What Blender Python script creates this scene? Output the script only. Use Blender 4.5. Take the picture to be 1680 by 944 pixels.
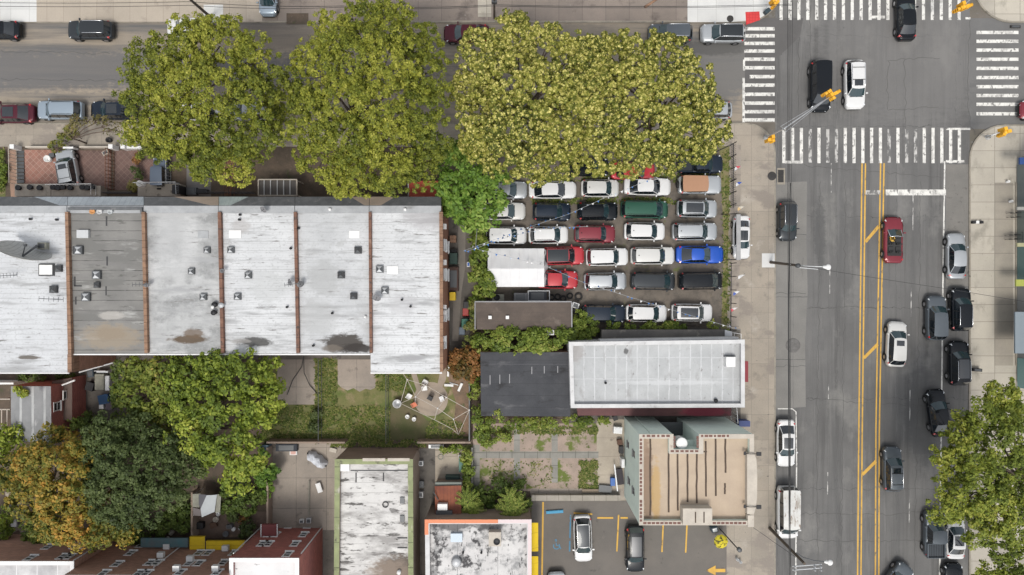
import bpy, bmesh, math, random
import numpy as np
from mathutils import Vector, Matrix
random.seed(7)
R = math.radians
for o in list(bpy.data.objects): bpy.data.objects.remove(o)
SC = bpy.context.scene
COL = SC.collection
# ---------------------------------------------------------------- camera, sky, sun, exposure
S = 16.0      # photo pixels per metre on the ground
H = 70.0      # drone height
CX, CY = 840.0, 472.0
cam = bpy.data.cameras.new("camera"); cam.lens = 24; cam.sensor_width = 36; cam.clip_end = 1000; cam.clip_start = 1
camo = bpy.data.objects.new("camera", cam); camo.location = (0, 0, H); COL.objects.link(camo); SC.camera = camo
SUN_EL, SUN_AZ = 66, 180          # sun stands south (towards the bottom of the picture)
W = bpy.data.worlds.new("World"); SC.world = W; W.use_nodes = True
nt = W.node_tree; bg = nt.nodes["Background"]
sky = nt.nodes.new("ShaderNodeTexSky"); sky.sky_type = 'NISHITA'; sky.sun_disc = False
sky.sun_elevation = R(SUN_EL); sky.sun_rotation = R(SUN_AZ); sky.dust_density = 3.0; sky.air_density = 1.2; sky.ozone_density = 1.0
hs = nt.nodes.new("ShaderNodeHueSaturation"); hs.inputs["Saturation"].default_value = 0.24
nt.links.new(sky.outputs[0], hs.inputs["Color"]); nt.links.new(hs.outputs[0], bg.inputs[0]); bg.inputs[1].default_value = 0.135
sl = bpy.data.lights.new("sun", 'SUN'); sl.energy = 1.35; sl.angle = R(15); sl.color = (1.0, 0.95, 0.87)
so = bpy.data.objects.new("sun", sl); COL.objects.link(so)
sd = Vector((-0.10, -math.cos(R(SUN_EL)), math.sin(R(SUN_EL))))
so.rotation_euler = sd.to_track_quat('Z', 'Y').to_euler(); so.location = (0, -40, 90)
SC.view_settings.view_transform = 'Standard'; SC.view_settings.look = 'None'
SC.view_settings.exposure = 0.42; SC.view_settings.gamma = 1; SC.view_settings.use_curve_mapping = False
SC.render.engine = 'CYCLES'
SC.cycles.max_bounces = 4; SC.cycles.diffuse_bounces = 2; SC.cycles.glossy_bounces = 2; SC.cycles.transmission_bounces = 2
# ---------------------------------------------------------------- helpers
def P(x, y, z=0.0):
    k = (H - z) / H / S
    return Vector(((x - CX) * k, (CY - y) * k, z))
def tag(o, label=None, cat=None, group=None, kind=None):
    if label: o['label'] = label
    if cat: o['category'] = cat
    if group: o['group'] = group
    if kind: o['kind'] = kind
    return o
def thing(name, loc, label, cat, group=None, rz=0):
    o = bpy.data.objects.new(name, None); o.empty_display_size = .3; COL.objects.link(o)
    o.location = loc; o.rotation_euler = (0, 0, rz)
    return tag(o, label, cat, group)
class MB:
    def __init__(s): s.v = []; s.f = []; s.m = []; s.sm = []
    def add(s, vs, fs, m=0, smooth=False):
        n = len(s.v); s.v += [tuple(v) for v in vs]
        for f in fs: s.f.append(tuple(i + n for i in f)); s.m.append(m); s.sm.append(smooth)
        return s
    def box(s, c, sz, rz=0, m=0, ax=None):
        c = Vector(c); x, y, z = [d / 2 for d in sz]
        M = ax if ax is not None else Matrix.Rotation(rz, 3, 'Z')
        vs = [c + M @ Vector(p) for p in ((-x,-y,-z),(x,-y,-z),(x,y,-z),(-x,y,-z),(-x,-y,z),(x,-y,z),(x,y,z),(-x,y,z))]
        return s.add(vs, [(0,3,2,1),(4,5,6,7),(0,1,5,4),(1,2,6,5),(2,3,7,6),(3,0,4,7)], m)
    def prism(s, poly, z0, z1, m=0, top=True, bottom=False, sides=True, mt=None):
        poly = [Vector((p[0], p[1], 0)) for p in poly]
        if sum((poly[i].x*poly[(i+1)%len(poly)].y - poly[(i+1)%len(poly)].x*poly[i].y) for i in range(len(poly))) < 0: poly.reverse()
        n = len(poly); vs = [(p.x, p.y, z0) for p in poly] + [(p.x, p.y, z1) for p in poly]
        fs = [(i, (i+1) % n, n + (i+1) % n, n + i) for i in range(n)] if sides else []
        s.add(vs, fs, m)
        if top: s.add([(p.x, p.y, z1) for p in poly], [tuple(range(n))], m if mt is None else mt)
        if bottom: s.add([(p.x, p.y, z0) for p in poly], [tuple(reversed(range(n)))], m)
        return s
    def sheet(s, pts, m=0): return s.add(pts, [tuple(range(len(pts)))], m)
    def tube(s, pts, r, seg=8, m=0, cap=True, r1=None):
        pts = [Vector(p) for p in pts]; n = len(pts); base = len(s.v); vs = []
        for i, p in enumerate(pts):
            d = (pts[min(i+1, n-1)] - pts[max(i-1, 0)]).normalized()
            a = d.cross(Vector((0, 0, 1))); a = a if a.length > 1e-3 else Vector((1, 0, 0)); a.normalize(); b = d.cross(a)
            rr = r if r1 is None else r + (r1 - r) * i / max(1, n - 1)
            for k in range(seg):
                t = 2 * math.pi * k / seg; vs.append(p + a * (math.cos(t) * rr) + b * (math.sin(t) * rr))
        fs = [(i*seg+k, i*seg+(k+1) % seg, (i+1)*seg+(k+1) % seg, (i+1)*seg+k) for i in range(n-1) for k in range(seg)]
        s.add(vs, fs, m, True)
        if cap: s.add(vs[:seg], [tuple(range(seg))], m); s.add(vs[-seg:], [tuple(reversed(range(seg)))], m)
        return s
    def lathe(s, c, prof, seg=16, m=0, ax=None, smooth=True):
        c = Vector(c); M = ax if ax is not None else Matrix.Identity(3); vs = []
        for r, z in prof:
            for k in range(seg):
                t = 2 * math.pi * k / seg; vs.append(c + M @ Vector((r * math.cos(t), r * math.sin(t), z)))
        fs = [(i*seg+k, i*seg+(k+1) % seg, (i+1)*seg+(k+1) % seg, (i+1)*seg+k) for i in range(len(prof)-1) for k in range(seg)]
        return s.add(vs, fs, m, smooth)
    def mesh(s, name, mats, off=Vector((0, 0, 0))):
        me = bpy.data.meshes.new(name)
        me.from_pydata([(v[0]-off.x, v[1]-off.y, v[2]-off.z) for v in s.v], [], s.f)
        for mt in (mats if isinstance(mats, (list, tuple)) else [mats]): me.materials.append(mt)
        me.polygons.foreach_set('material_index', s.m); me.polygons.foreach_set('use_smooth', s.sm); me.update()
        return me
    def build(s, name, mats, parent=None, label=None, cat=None, group=None, kind=None):
        # vertices are world coordinates; the object sits at its thing's base (or its own)
        if parent is not None:
            r = parent
            off = Vector((0, 0, 0)); q = parent
            while q is not None: off += q.location; q = q.parent
        else:
            a = np.array(s.v); off = Vector(((a[:,0].min()+a[:,0].max())/2, (a[:,1].min()+a[:,1].max())/2, a[:,2].min()))
        me = s.mesh(name, mats, off)
        o = bpy.data.objects.new(name, me); COL.objects.link(o)
        if parent is not None: o.parent = parent
        else: o.location = off
        return tag(o, label, cat, group, kind)
def rect(x0, y0, x1, y1, z=0): return [P(x0, y0, z), P(x1, y0, z), P(x1, y1, z), P(x0, y1, z)]
def inset(poly, d):
    poly = [Vector((p[0], p[1])) for p in poly]
    if sum((poly[i].x*poly[(i+1) % len(poly)].y - poly[(i+1) % len(poly)].x*poly[i].y) for i in range(len(poly))) < 0: poly.reverse()
    out = []; n = len(poly)
    for i in range(n):
        a, b, c = poly[i-1], poly[i], poly[(i+1) % n]
        d1 = (b - a).normalized(); d2 = (c - b).normalized()
        n1 = Vector((-d1.y, d1.x)); n2 = Vector((-d2.y, d2.x)); bis = n1 + n2
        out.append(b + bis * (d / (1 + n1.dot(n2))))
    return out
def ring(mb, outer, inner, z0, z1, m=0):
    # raised band between two polygons of the same orientation and count
    n = len(outer)
    if sum((outer[i][0]*outer[(i+1) % n][1] - outer[(i+1) % n][0]*outer[i][1]) for i in range(n)) < 0: outer = list(reversed(outer))
    vs = [(p[0], p[1], z1) for p in outer] + [(p[0], p[1], z1) for p in inner] + [(p[0], p[1], z0) for p in outer] + [(p[0], p[1], z0) for p in inner]
    fs = []
    for i in range(n):
        j = (i+1) % n
        fs += [(i, j, n+j, n+i), (2*n+i, 2*n+j, j, i), (n+i, n+j, 3*n+j, 3*n+i)]
    mb.add(vs, fs, m)
# ---------------------------------------------------------------- materials
MATS = {}
def lin(c):
    if isinstance(c, (int, float)): c = (c, c, c)
    return (c[0], c[1], c[2], 1)
def pm(name, c1, c2=None, sc=.5, rough=.85, fine=.12, fsc=9, spots=(), brick=None, ell=(), lines=(), metal=0, coat=0, bump=0, spec=.4, trans=None, attr=None, wave=None):
    """procedural principled material in world metres. spots: (colour, scale, lo, hi, (stretch x,y)); ell: (px,py,rx,ry,z,colour,strength)
    lines: (axis, period, phase, width, colour, wobble); brick: (w,h,mortar,colour_mortar,vary,mode)"""
    if name in MATS: return MATS[name]
    mat = bpy.data.materials.new(name); mat.use_nodes = True; MATS[name] = mat
    t = mat.node_tree; N = t.nodes; L = t.links; b = N["Principled BSDF"]
    def nd(k, **kw):
        n = N.new(k)
        for a, v in kw.items(): setattr(n, a, v)
        return n
    def math_(op, a, bb=None, clamp=False):
        n = nd('ShaderNodeMath', operation=op); n.use_clamp = clamp
        for i, x in enumerate((a, bb)):
            if x is None: continue
            if isinstance(x, (int, float)): n.inputs[i].default_value = x
            else: L.new(x, n.inputs[i])
        return n.outputs[0]
    def noise(vec, scale, det=5, rg=.6):
        n = nd('ShaderNodeTexNoise'); n.inputs['Scale'].default_value = scale; n.inputs['Detail'].default_value = det; n.inputs['Roughness'].default_value = rg
        L.new(vec, n.inputs['Vector']); return n.outputs[0]
    def mr(v, lo, hi, a=0., bb=1.):
        n = nd('ShaderNodeMapRange'); L.new(v, n.inputs[0])
        for i, x in enumerate((lo, hi, a, bb)): n.inputs[i+1].default_value = x
        return n.outputs[0]
    def mix(f, a, bb, mode='MIX'):
        n = nd('ShaderNodeMix', data_type='RGBA', blend_type=mode)
        if isinstance(f, (int, float)): n.inputs[0].default_value = f
        else: L.new(f, n.inputs[0])
        for i, x in ((6, a), (7, bb)):
            if isinstance(x, (tuple, int, float)): n.inputs[i].default_value = lin(x)
            else: L.new(x, n.inputs[i])
        return n.outputs[2]
    geo = nd('ShaderNodeNewGeometry'); pos = geo.outputs['Position']
    def mapv(sx, sy, sz=1.):
        n = nd('ShaderNodeMapping'); L.new(pos, n.inputs[0]); n.inputs['Scale'].default_value = (sx, sy, sz); return n.outputs[0]
    if c2 is None: c2 = tuple(x * .8 for x in (lin(c1)[:3]))
    cur = mix(mr(noise(pos, sc), .35, .68), lin(c1)[:3], lin(c2)[:3])
    sp = nd('ShaderNodeSeparateXYZ'); L.new(pos, sp.inputs[0])
    if brick:
        bw, bh, mo, mc, vary, mode = brick
        bt = nd('ShaderNodeTexBrick'); cb = nd('ShaderNodeCombineXYZ')
        if mode == 'wall':
            L.new(math_('ADD', sp.outputs[0], sp.outputs[1]), cb.inputs[0]); L.new(sp.outputs[2], cb.inputs[1]); bt.offset = .5
        elif mode == 'diag':
            L.new(math_('ADD', sp.outputs[0], sp.outputs[1]), cb.inputs[0]); L.new(math_('SUBTRACT', sp.outputs[0], sp.outputs[1]), cb.inputs[1]); bt.offset = 0
        else:
            L.new(sp.outputs[0], cb.inputs[0]); L.new(sp.outputs[1], cb.inputs[1]); bt.offset = 0 if mode == 'slab' else .5
        L.new(cb.outputs[0], bt.inputs['Vector']); bt.inputs['Scale'].default_value = 1; bt.inputs['Brick Width'].default_value = bw; bt.inputs['Row Height'].default_value = bh
        bt.inputs['Mortar Size'].default_value = mo; bt.inputs['Mortar Smooth'].default_value = .2
        bt.inputs['Color1'].default_value = lin(1 - vary); bt.inputs['Color2'].default_value = lin(1 + vary); bt.inputs['Mortar'].default_value = lin(1)
        cur = mix(1., cur, bt.outputs['Color'], 'MULTIPLY'); cur = mix(bt.outputs['Fac'], cur, mc)
    for axis, per, ph, wd, colr, wob in lines:
        v = sp.outputs[axis]
        if wob: v = math_('ADD', v, math_('MULTIPLY', math_('SUBTRACT', noise(pos, .9, 3), .5), wob))
        f = math_('FRACT', math_('DIVIDE', math_('ADD', v, 1000*per+ph), per))
        f = math_('LESS_THAN', f, wd / per); cur = mix(math_('MULTIPLY', f, mr(noise(pos, .7, 4), .3, .6, .35, 1.)), cur, colr)
    for colr, s_, lo, hi, st in spots:
        cur = mix(mr(noise(mapv(st[0], st[1], st[0]), s_, 7, .65), lo, hi), cur, colr)
    for (ex, ey, rx, ry, ez, colr, stg) in ell:
        c = P(ex, ey, ez); k = (H-ez)/H/S
        ax = math_('DIVIDE', math_('SUBTRACT', sp.outputs[0], c.x), rx*k); ay = math_('DIVIDE', math_('SUBTRACT', sp.outputs[1], c.y), ry*k)
        d = math_('SQRT', math_('ADD', math_('MULTIPLY', ax, ax), math_('MULTIPLY', ay, ay)))
        d = math_('ADD', d, math_('MULTIPLY', math_('SUBTRACT', noise(mapv(1, 2), 1.3, 7, .7), .5), 1.6))
        cur = mix(math_('MULTIPLY', mr(d, 1.15, .75), stg), cur, colr)
    if fine: cur = mix(1., cur, mix(noise(pos, fsc, 4, .7), 1-fine*1.6, 1+fine*1.6), 'MULTIPLY')
    L.new(cur, b.inputs['Base Color']); b.inputs['Roughness'].default_value = rough; b.inputs['Metallic'].default_value = metal
    b.inputs['Coat Weight'].default_value = coat; b.inputs['Coat Roughness'].default_value = .08; b.inputs['Specular IOR Level'].default_value = spec
    if bump:
        bp = nd('ShaderNodeBump'); bp.inputs['Strength'].default_value = bump; bp.inputs['Distance'].default_value = .05
        L.new(noise(pos, 5, 6, .7), bp.inputs['Height']); L.new(bp.outputs[0], b.inputs['Normal'])
    return mat
def plain(name, c, rough=.5, metal=0., coat=0., spec=.5, var=.06):
    if name in MATS: return MATS[name]
    mat = bpy.data.materials.new(name); mat.use_nodes = True; MATS[name] = mat
    t = mat.node_tree; b = t.nodes["Principled BSDF"]; c = lin(c)
    n = t.nodes.new('ShaderNodeTexNoise'); n.inputs['Scale'].default_value = 3; n.inputs['Detail'].default_value = 4
    g = t.nodes.new('ShaderNodeNewGeometry'); t.links.new(g.outputs['Position'], n.inputs['Vector'])
    m = t.nodes.new('ShaderNodeMix'); m.data_type = 'RGBA'; m.inputs[6].default_value = tuple(x*(1-var) for x in c[:3]) + (1,); m.inputs[7].default_value = tuple(min(1, x*(1+var)) for x in c[:3]) + (1,)
    t.links.new(n.outputs[0], m.inputs[0]); t.links.new(m.outputs[2], b.inputs['Base Color'])
    b.inputs['Roughness'].default_value = rough; b.inputs['Metallic'].default_value = metal; b.inputs['Coat Weight'].default_value = coat
    b.inputs['Coat Roughness'].default_value = .05; b.inputs['Specular IOR Level'].default_value = spec
    return mat
# ================================================================ SETTING: ground, roads, pavements
ASPH = .125
A_crack = ((.055, .22, .49, .5, (1, .05)),)
m_ground = pm('ground_soil', (.16,.14,.12), (.11,.10,.08), .3, spots=((.2, 1.2, .55, .75, (1,1)),))
m_ave = pm('avenue_asphalt', (.145,.142,.138), (.112,.110,.108), .25, fine=.16, fsc=14,
   spots=(((.088,.086,.084), 1.3, .50, .70, (1,.035)), ((.175,.17,.165), 1.9, .56, .76, (1,.05)), ((.19,.185,.175), .16, .55, .66, (1,.6)), ((.098,.097,.096), .55, .52, .72, (1,.06)), ((.19,.185,.18), .8, .58, .8, (1,.08)), ((.07,.07,.07), 1.1, .66, .74, (1,1))), bump=.15,
   lines=((1, 9.3, 2.1, .05, (.06,.06,.06), 1.2), (0, 6.1, 3.3, .04, (.075,.075,.075), .6)),
   ell=((1500,60,160,160,0,(.165,.16,.155),.5),(1345,385,10,60,0,(.075,.075,.075),.6),(1515,680,30,80,0,(.085,.085,.085),.6)))
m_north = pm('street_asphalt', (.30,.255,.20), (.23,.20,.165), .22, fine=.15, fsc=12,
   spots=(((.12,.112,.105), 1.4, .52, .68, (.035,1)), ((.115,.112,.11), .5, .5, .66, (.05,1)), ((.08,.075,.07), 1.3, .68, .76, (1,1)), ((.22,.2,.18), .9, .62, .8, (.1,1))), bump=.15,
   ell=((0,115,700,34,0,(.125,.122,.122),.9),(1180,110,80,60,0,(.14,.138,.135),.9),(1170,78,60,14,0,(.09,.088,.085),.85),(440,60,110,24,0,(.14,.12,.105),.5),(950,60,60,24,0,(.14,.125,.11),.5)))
m_east = pm('side_street_asphalt', (.15,.148,.145), (.12,.118,.116), .3, fine=.12, fsc=14, spots=(((.1,.1,.1), .6, .55, .7, (.1,1)),), bump=.15)
m_oldconc = pm('parking_lane_concrete', (.205,.198,.185), (.165,.16,.15), .35, fine=.14, spots=(((.1,.1,.095), .9, .62, .75, (1,.3)),), lines=((1, 6.4, 1.0, .06, (.07,.07,.07), .2), (0, 3.3, .9, .04, (.1,.1,.1), .2)), bump=.1)
m_walk = pm('sidewalk_concrete', (.345,.30,.245), (.275,.245,.205), .25, fine=.11, fsc=7, brick=(1.75,2.6,.017,(.20,.175,.15),.08,'slab'),
   spots=(((.19,.17,.145), .7, .55, .74, (1,1)), ((.40,.36,.31), .35, .6, .7, (1,1)), ((.10,.09,.08), 3.4, .655, .70, (1,1)), ((.24,.21,.18), .3, .52, .58, (.6,1))))
m_walk_w = pm('sidewalk_new_concrete', (.62,.62,.60), (.55,.55,.54), .4, fine=.05, brick=(1.9,1.9,.02,(.42,.42,.4),.04,'slab'), spots=(((.38,.36,.33), 1.0, .66, .8, (1,1)),))
m_walk_e = pm('sidewalk_pale_concrete', (.44,.405,.34), (.37,.34,.29), .3, fine=.08, brick=(2.6,1.75,.025,(.2,.18,.15),.09,'slab'),
   spots=(((.27,.25,.21), .5, .55, .68, (1,.6)), ((.12,.11,.1), 3.6, .66, .70, (1,1))))
m_kerb = pm('kerb_stone', (.30,.27,.22), (.22,.20,.17), 1.2, fine=.12, spots=(((.12,.11,.09), 1.4, .58, .7, (1,1)),))
m_conc = pm('yard_concrete', (.33,.285,.24), (.25,.22,.19), .35, fine=.12, spots=(((.12,.105,.09), .8, .58, .75, (1,1)), ((.30,.27,.24), .5, .62, .75, (1,1))), lines=((0, 3.1, .4, .04, (.1,.09,.08), .1), (1, 3.1, .9, .04, (.1,.09,.08), .1)))
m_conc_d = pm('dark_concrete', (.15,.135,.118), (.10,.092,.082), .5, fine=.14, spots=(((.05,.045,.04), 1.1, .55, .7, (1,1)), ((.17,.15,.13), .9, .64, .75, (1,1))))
m_soil = pm('brown_soil', (.115,.085,.062), (.075,.06,.045), 1.2, fine=.2, spots=(((.2,.15,.11), 1.6, .6, .75, (1,1)), ((.06,.075,.025), 1.2, .62, .72, (1,1))))
m_lot = pm('lot_gravel', (.165,.14,.115), (.12,.105,.09), .6, fine=.2, fsc=12, spots=(((.085,.075,.065), .8, .5, .66, (1,1)), ((.21,.17,.12), .9, .6, .75, (1,1)), ((.11,.12,.045), .75, .615, .70, (1,1))), bump=.2)
m_grass = pm('lawn_grass', (.10,.13,.032), (.20,.17,.08), .35, fine=.3, fsc=16, spots=(((.07,.09,.022), .45, .52, .64, (1,1)), ((.27,.205,.125), .6, .55, .68, (1,1))), bump=.4)
m_verge = pm('dry_verge', (.23,.19,.10), (.14,.15,.05), .8, fine=.25, fsc=14, spots=(((.25,.20,.14), .9, .55, .7, (1,1)),), bump=.3)
m_terr = pm('terracotta_tiles', (.33,.165,.125), (.24,.135,.11), .5, fine=.08, brick=(.62,.62,.03,(.36,.25,.2),.13,'diag'), spots=(((.12,.08,.065), .8, .6, .75, (1,1)),))
m_terr2 = pm('worn_terracotta_tiles', (.17,.105,.09), (.12,.08,.07), .5, fine=.1, brick=(.62,.62,.03,(.2,.14,.12),.12,'diag'))
m_pink = pm('pinkish_gravel', (.34,.265,.22), (.26,.21,.17), .8, fine=.18, fsc=14, spots=(((.11,.14,.03), .55, .53, .60, (1,1)), ((.17,.12,.08), 1.6, .6, .7, (1,1)), ((.07,.10,.02), 1.6, .6, .68, (1,1))), bump=.3)
m_path = pm('grey_path_slabs', (.26,.25,.225), (.2,.195,.175), .8, fine=.1, brick=(1.3,1.3,.03,(.11,.11,.09),.06,'slab'))
m_tan = pm('tan_concrete', (.40,.35,.28), (.31,.27,.22), .5, fine=.1, spots=(((.12,.1,.09), .8, .62, .74, (1,1)),), lines=((1, 1.9, .2, .04, (.2,.17,.14), 0),))
m_park = pm('parking_asphalt', (.15,.135,.12), (.12,.11,.10), .35, fine=.13, fsc=12, spots=(((.065,.06,.055), .75, .62, .72, (1,1)), ((.19,.17,.15), .7, .62, .75, (1,1))), bump=.15)
m_white = pm('white_road_paint', (.70,.69,.65), (.58,.57,.54), 1.2, fine=.08, fsc=18, spots=(((.16,.155,.15), 3.6, .54, .62, (1,.6)), ((.42,.41,.39), 1.2, .5, .65, (1,1))))
m_wornw = pm('worn_white_paint', (.52,.51,.49), (.38,.37,.35), 1.2, fine=.1, fsc=18, spots=(((.14,.138,.135), 2.6, .46, .54, (1,.4)),))
m_yel = pm('yellow_road_paint', (.64,.385,.075), (.50,.30,.07), .9, fine=.1, fsc=14, spots=(((.2,.14,.07), 2.6, .57, .66, (1,.5)),))
m_blue = pm('blue_ground_paint', (.07,.20,.33), (.09,.22,.32), 1, fine=.1, fsc=14, spots=(((.13,.12,.11), 3., .57, .64, (1,1)),))
m_redpad = pm('red_tactile_pad', (.62,.05,.05), (.52,.05,.05), 2, fine=.06, brick=(.3,.3,.03,(.45,.04,.04),.05,'slab'))
m_iron = pm('cast_iron', (.07,.062,.055), (.045,.04,.04), 3, rough=.6, brick=(.09,.09,.02,(.02,.02,.02),.1,'slab'))
m_steel = plain('galvanised_steel', (.5,.51,.52), .4, .6)
def struct(name, mb, m): return mb.build(name, m, kind='structure')
NP = 0
def patch(name, poly, m, z, kind='structure'):
    global NP
    NP += 1; z += NP*.0004 if z > .05 else NP*.00002      # every sheet on its own level
    mb = MB(); mb.sheet([(p[0], p[1], z) for p in [P(a, b, z) for a, b in poly]])
    return mb.build(name, m, kind=kind)
def rp(x0, y0, x1, y1): return [(x0,y1),(x1,y1),(x1,y0),(x0,y0)]
far = 3200
patch('ground', rp(-far,-far,far+1680,far+944), m_ground, -.02)
patch('avenue', rp(1272,-far,1591,far), m_ave, 0)
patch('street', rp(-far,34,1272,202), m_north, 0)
patch('side_street', rp(1591,30,far+1680,212), m_east, 0)
patch('parking_lane', [(1272,300),(1324,298),(1323,395),(1325,480),(1321,560),(1322,668),(1272,671)], m_oldconc, .004)
patch('road_patch', [(1240,30),(1318,30),(1312,60),(1290,82),(1274,96),(1272,200),(1222,200),(1222,40)], pm('new_dark_asphalt',(.115,.11,.108),(.095,.092,.09),.5,fine=.13,fsc=14), .004)
patch('gutter_strip', rp(1552,270,1590,470), pm('gutter_asphalt',(.19,.18,.165),(.15,.145,.135),.5,fine=.14,spots=(((.07,.065,.06),1.6,.58,.7,(1,1)),)), .004)
ZK = .13
def arc(cx, cy, r, a0, a1, n=10): return [(cx + r*math.cos(R(a0+(a1-a0)*i/n)), cy - r*math.sin(R(a0+(a1-a0)*i/n))) for i in range(n+1)]
def block(name, poly, m):
    w = [P(a, b) for a, b in poly]
    mb = MB(); inn = inset(w, .16); mb.prism(inn, -.05, ZK, 0, sides=False)
    struct(name, mb, m)
    k = MB(); ring(k, w, inn, -.05, ZK, 0); struct('kerb', k, m_kerb)
block('sidewalk', [(-far,202)]+[(1205,202)]+arc(1222,252,50,90,0,8)[0:]+[(1272,far),(-far,far)], m_walk)
block('sidewalk_north', [(-far,38),(1215,38)]+arc(1222,-22,60,-80,0,8)+[(1283,-far),(-far,-far)], m_walk)
block('sidewalk_east', [(far+1680,205),(1646,205)]+arc(1646,262,57,90,180,8)+[(1588,far),(far+1680,far)], m_walk_e)
block('sidewalk_corner', [(1596,-far)]+arc(1660,-26,64,180,270,8)+[(far+1680,38),(far+1680,-far)], m_walk_e)
def zp(n): return ZK + .004*n
patch('new_pavement', [(1128,0),(1128,36.5),(1200,36.5)]+arc(1222,-22,57.5,-72,-22,6)+[(1270,-6),(1128,-60)], m_walk_w, zp(1))
patch('white_pavement', rp(0,-20,60,36), m_walk_w, zp(1))
patch('pale_pavement', rp(60,-20,430,36), pm('pale_tan_slab',(.42,.365,.30),(.36,.315,.26),.3,fine=.08,brick=(1.7,3.4,.018,(.26,.22,.18),.06,'slab'),spots=(((.27,.23,.19),.5,.58,.7,(1,1)),)), zp(1))
patch('dark_pavement', rp(430,-10,1128,34), pm('dark_slab',(.25,.21,.18),(.2,.17,.15),.3,fine=.1,brick=(2.4,3.2,.02,(.12,.1,.09),.08,'slab'),spots=(((.12,.1,.09),.35,.55,.68,(1,1)),((.36,.33,.29),.3,.64,.68,(1,1)))), zp(1))  # darker brown slabs with dark and pale blotches
patch('tree_pit', rp(470,22,506,39.5), m_soil, zp(2)); patch('pavement_slab', rp(784,-10,806,28), m_walk_e, zp(2)); patch('pavement_slab', rp(334,8,366,37), m_walk_w, zp(2))
patch('tactile_pad', [(1223,20),(1246,19),(1247,33),(1224,41)], m_redpad, zp(3))
patch('pavement_slab', rp(1250,416,1271,439), m_walk_w, zp(1))
patch('pavement_stripe', rp(1632,300,1662,600), pm('worn_slab',(.32,.29,.24),(.26,.235,.2),.4,fine=.09,brick=(1.9,1.75,.025,(.17,.15,.13),.08,'slab')), zp(1))
patch('lot_ground', [(770,240),(1196,240),(1196,545),(770,545)], m_lot, zp(1))
patch('dry_grass_strip', [(1180,240),(1197,240),(1196,545),(1183,545),(1188,400)], m_verge, zp(2))
patch('fence_strip', [(1197,238),(1216,238),(1212,545),(1193,545)], m_conc, zp(3))
patch('front_yard_soil', rp(-80,241,770,345), m_soil, zp(1))
patch('house_ground', rp(-80,345,772,600), m_conc_d, zp(1))
patch('patio', rp(40,246,94,306), m_terr, zp(2)); patch('patio_middle', rp(125,247,182,312), m_terr2, zp(2)); patch('patio_right', rp(188,247,232,312), m_terr2, zp(2)); patch('patio_far_right', rp(232,262,252,304), m_terr2, zp(2))
patch('entry_path', [(12,246),(27,246),(30,325),(18,325)], pm('tan_brick_path',(.34,.22,.16),(.26,.17,.13),.8,fine=.1), zp(2))
patch('driveway', rp(306,262,346,325), pm('driveway_grey',(.19,.18,.175),(.15,.14,.135),.8,fine=.1), zp(2))
patch('grass', rp(-80,246,9,325), m_grass, zp(2))
patch('back_garden_soil', rp(-80,590,440,944), m_soil, zp(1))
patch('dark_yard', rp(118,590,206,720), m_conc_d, zp(2))
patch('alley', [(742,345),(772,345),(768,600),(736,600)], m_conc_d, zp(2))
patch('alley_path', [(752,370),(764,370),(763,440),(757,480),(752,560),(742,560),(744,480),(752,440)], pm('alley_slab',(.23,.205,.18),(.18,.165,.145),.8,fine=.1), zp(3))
patch('lawn', rp(430,590,772,726), m_grass, zp(2))
patch('darker_lawn', [(640,660),(664,645),(700,690),(766,700),(768,724),(640,724)], pm('dark_lawn',(.075,.085,.03),(.12,.10,.055),.5,fine=.3,fsc=16,spots=(((.16,.125,.08),.7,.58,.7,(1,1)),)), zp(3))  # darker green lawn patch with brown dry spots
patch('bare_soil', [(728,600),(772,600),(772,716),(742,716),(748,660)], pm('bare_red_soil',(.22,.145,.095),(.15,.11,.075),1.4,fine=.2,spots=(((.09,.1,.04),.9,.58,.7,(1,1)),)), zp(3))
patch('slab', rp(455,590,517,664), m_conc, zp(3))
patch('slab_middle', [(554,590),(616,590),(616,636),(608,640),(600,638),(590,643),(580,637),(570,641),(560,636),(554,630)], m_conc, zp(3))
patch('round_patio', arc(707,655,28,0,360,28)[:-1], pm('round_slab',(.34,.28,.22),(.26,.22,.18),.6,fine=.1), zp(4))
patch('garden_path', [(674,612),(683,612),(690,636),(684,642)], pm('round_slab',0), zp(5))
patch('path_by_house', [(722,610),(733,604),(732,622),(722,645),(716,640)], pm('round_slab',0), zp(5))
patch('vine_ground', rp(772,540,1010,730), m_soil, zp(1))
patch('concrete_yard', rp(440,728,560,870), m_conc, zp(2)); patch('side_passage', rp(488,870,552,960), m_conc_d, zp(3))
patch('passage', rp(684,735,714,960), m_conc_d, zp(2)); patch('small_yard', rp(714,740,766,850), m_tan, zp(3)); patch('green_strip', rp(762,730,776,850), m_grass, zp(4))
patch('garden_strip', rp(560,722,776,736), m_soil, zp(3))
patch('rear_lot', rp(776,695,982,806), m_pink, zp(3))
patch('slab_path', rp(776,730,787,810), m_path, zp(4)); patch('slab_path_upright', rp(905,695,915,792), m_path, zp(4)); patch('slab_path_upright', rp(843,697,853,800), m_path, zp(4))
patch('slab_path_across', rp(787,741,905,752), m_path, zp(5)); patch('slab_path_across', rp(915,741,982,752), m_path, zp(5))
patch('tan_yard', rp(979,688,1024,812), m_tan, zp(4))
patch('rear_lot_edge', rp(870,802,1024,814), m_conc, zp(5))
patch('shrub_ground', rp(740,806,872,856), m_soil, zp(4))
patch('parking_lot', rp(872,822,1192,1300), m_park, zp(4))
patch('alley_between_shops', rp(935,540,1215,700), m_conc_d, zp(1))
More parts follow.
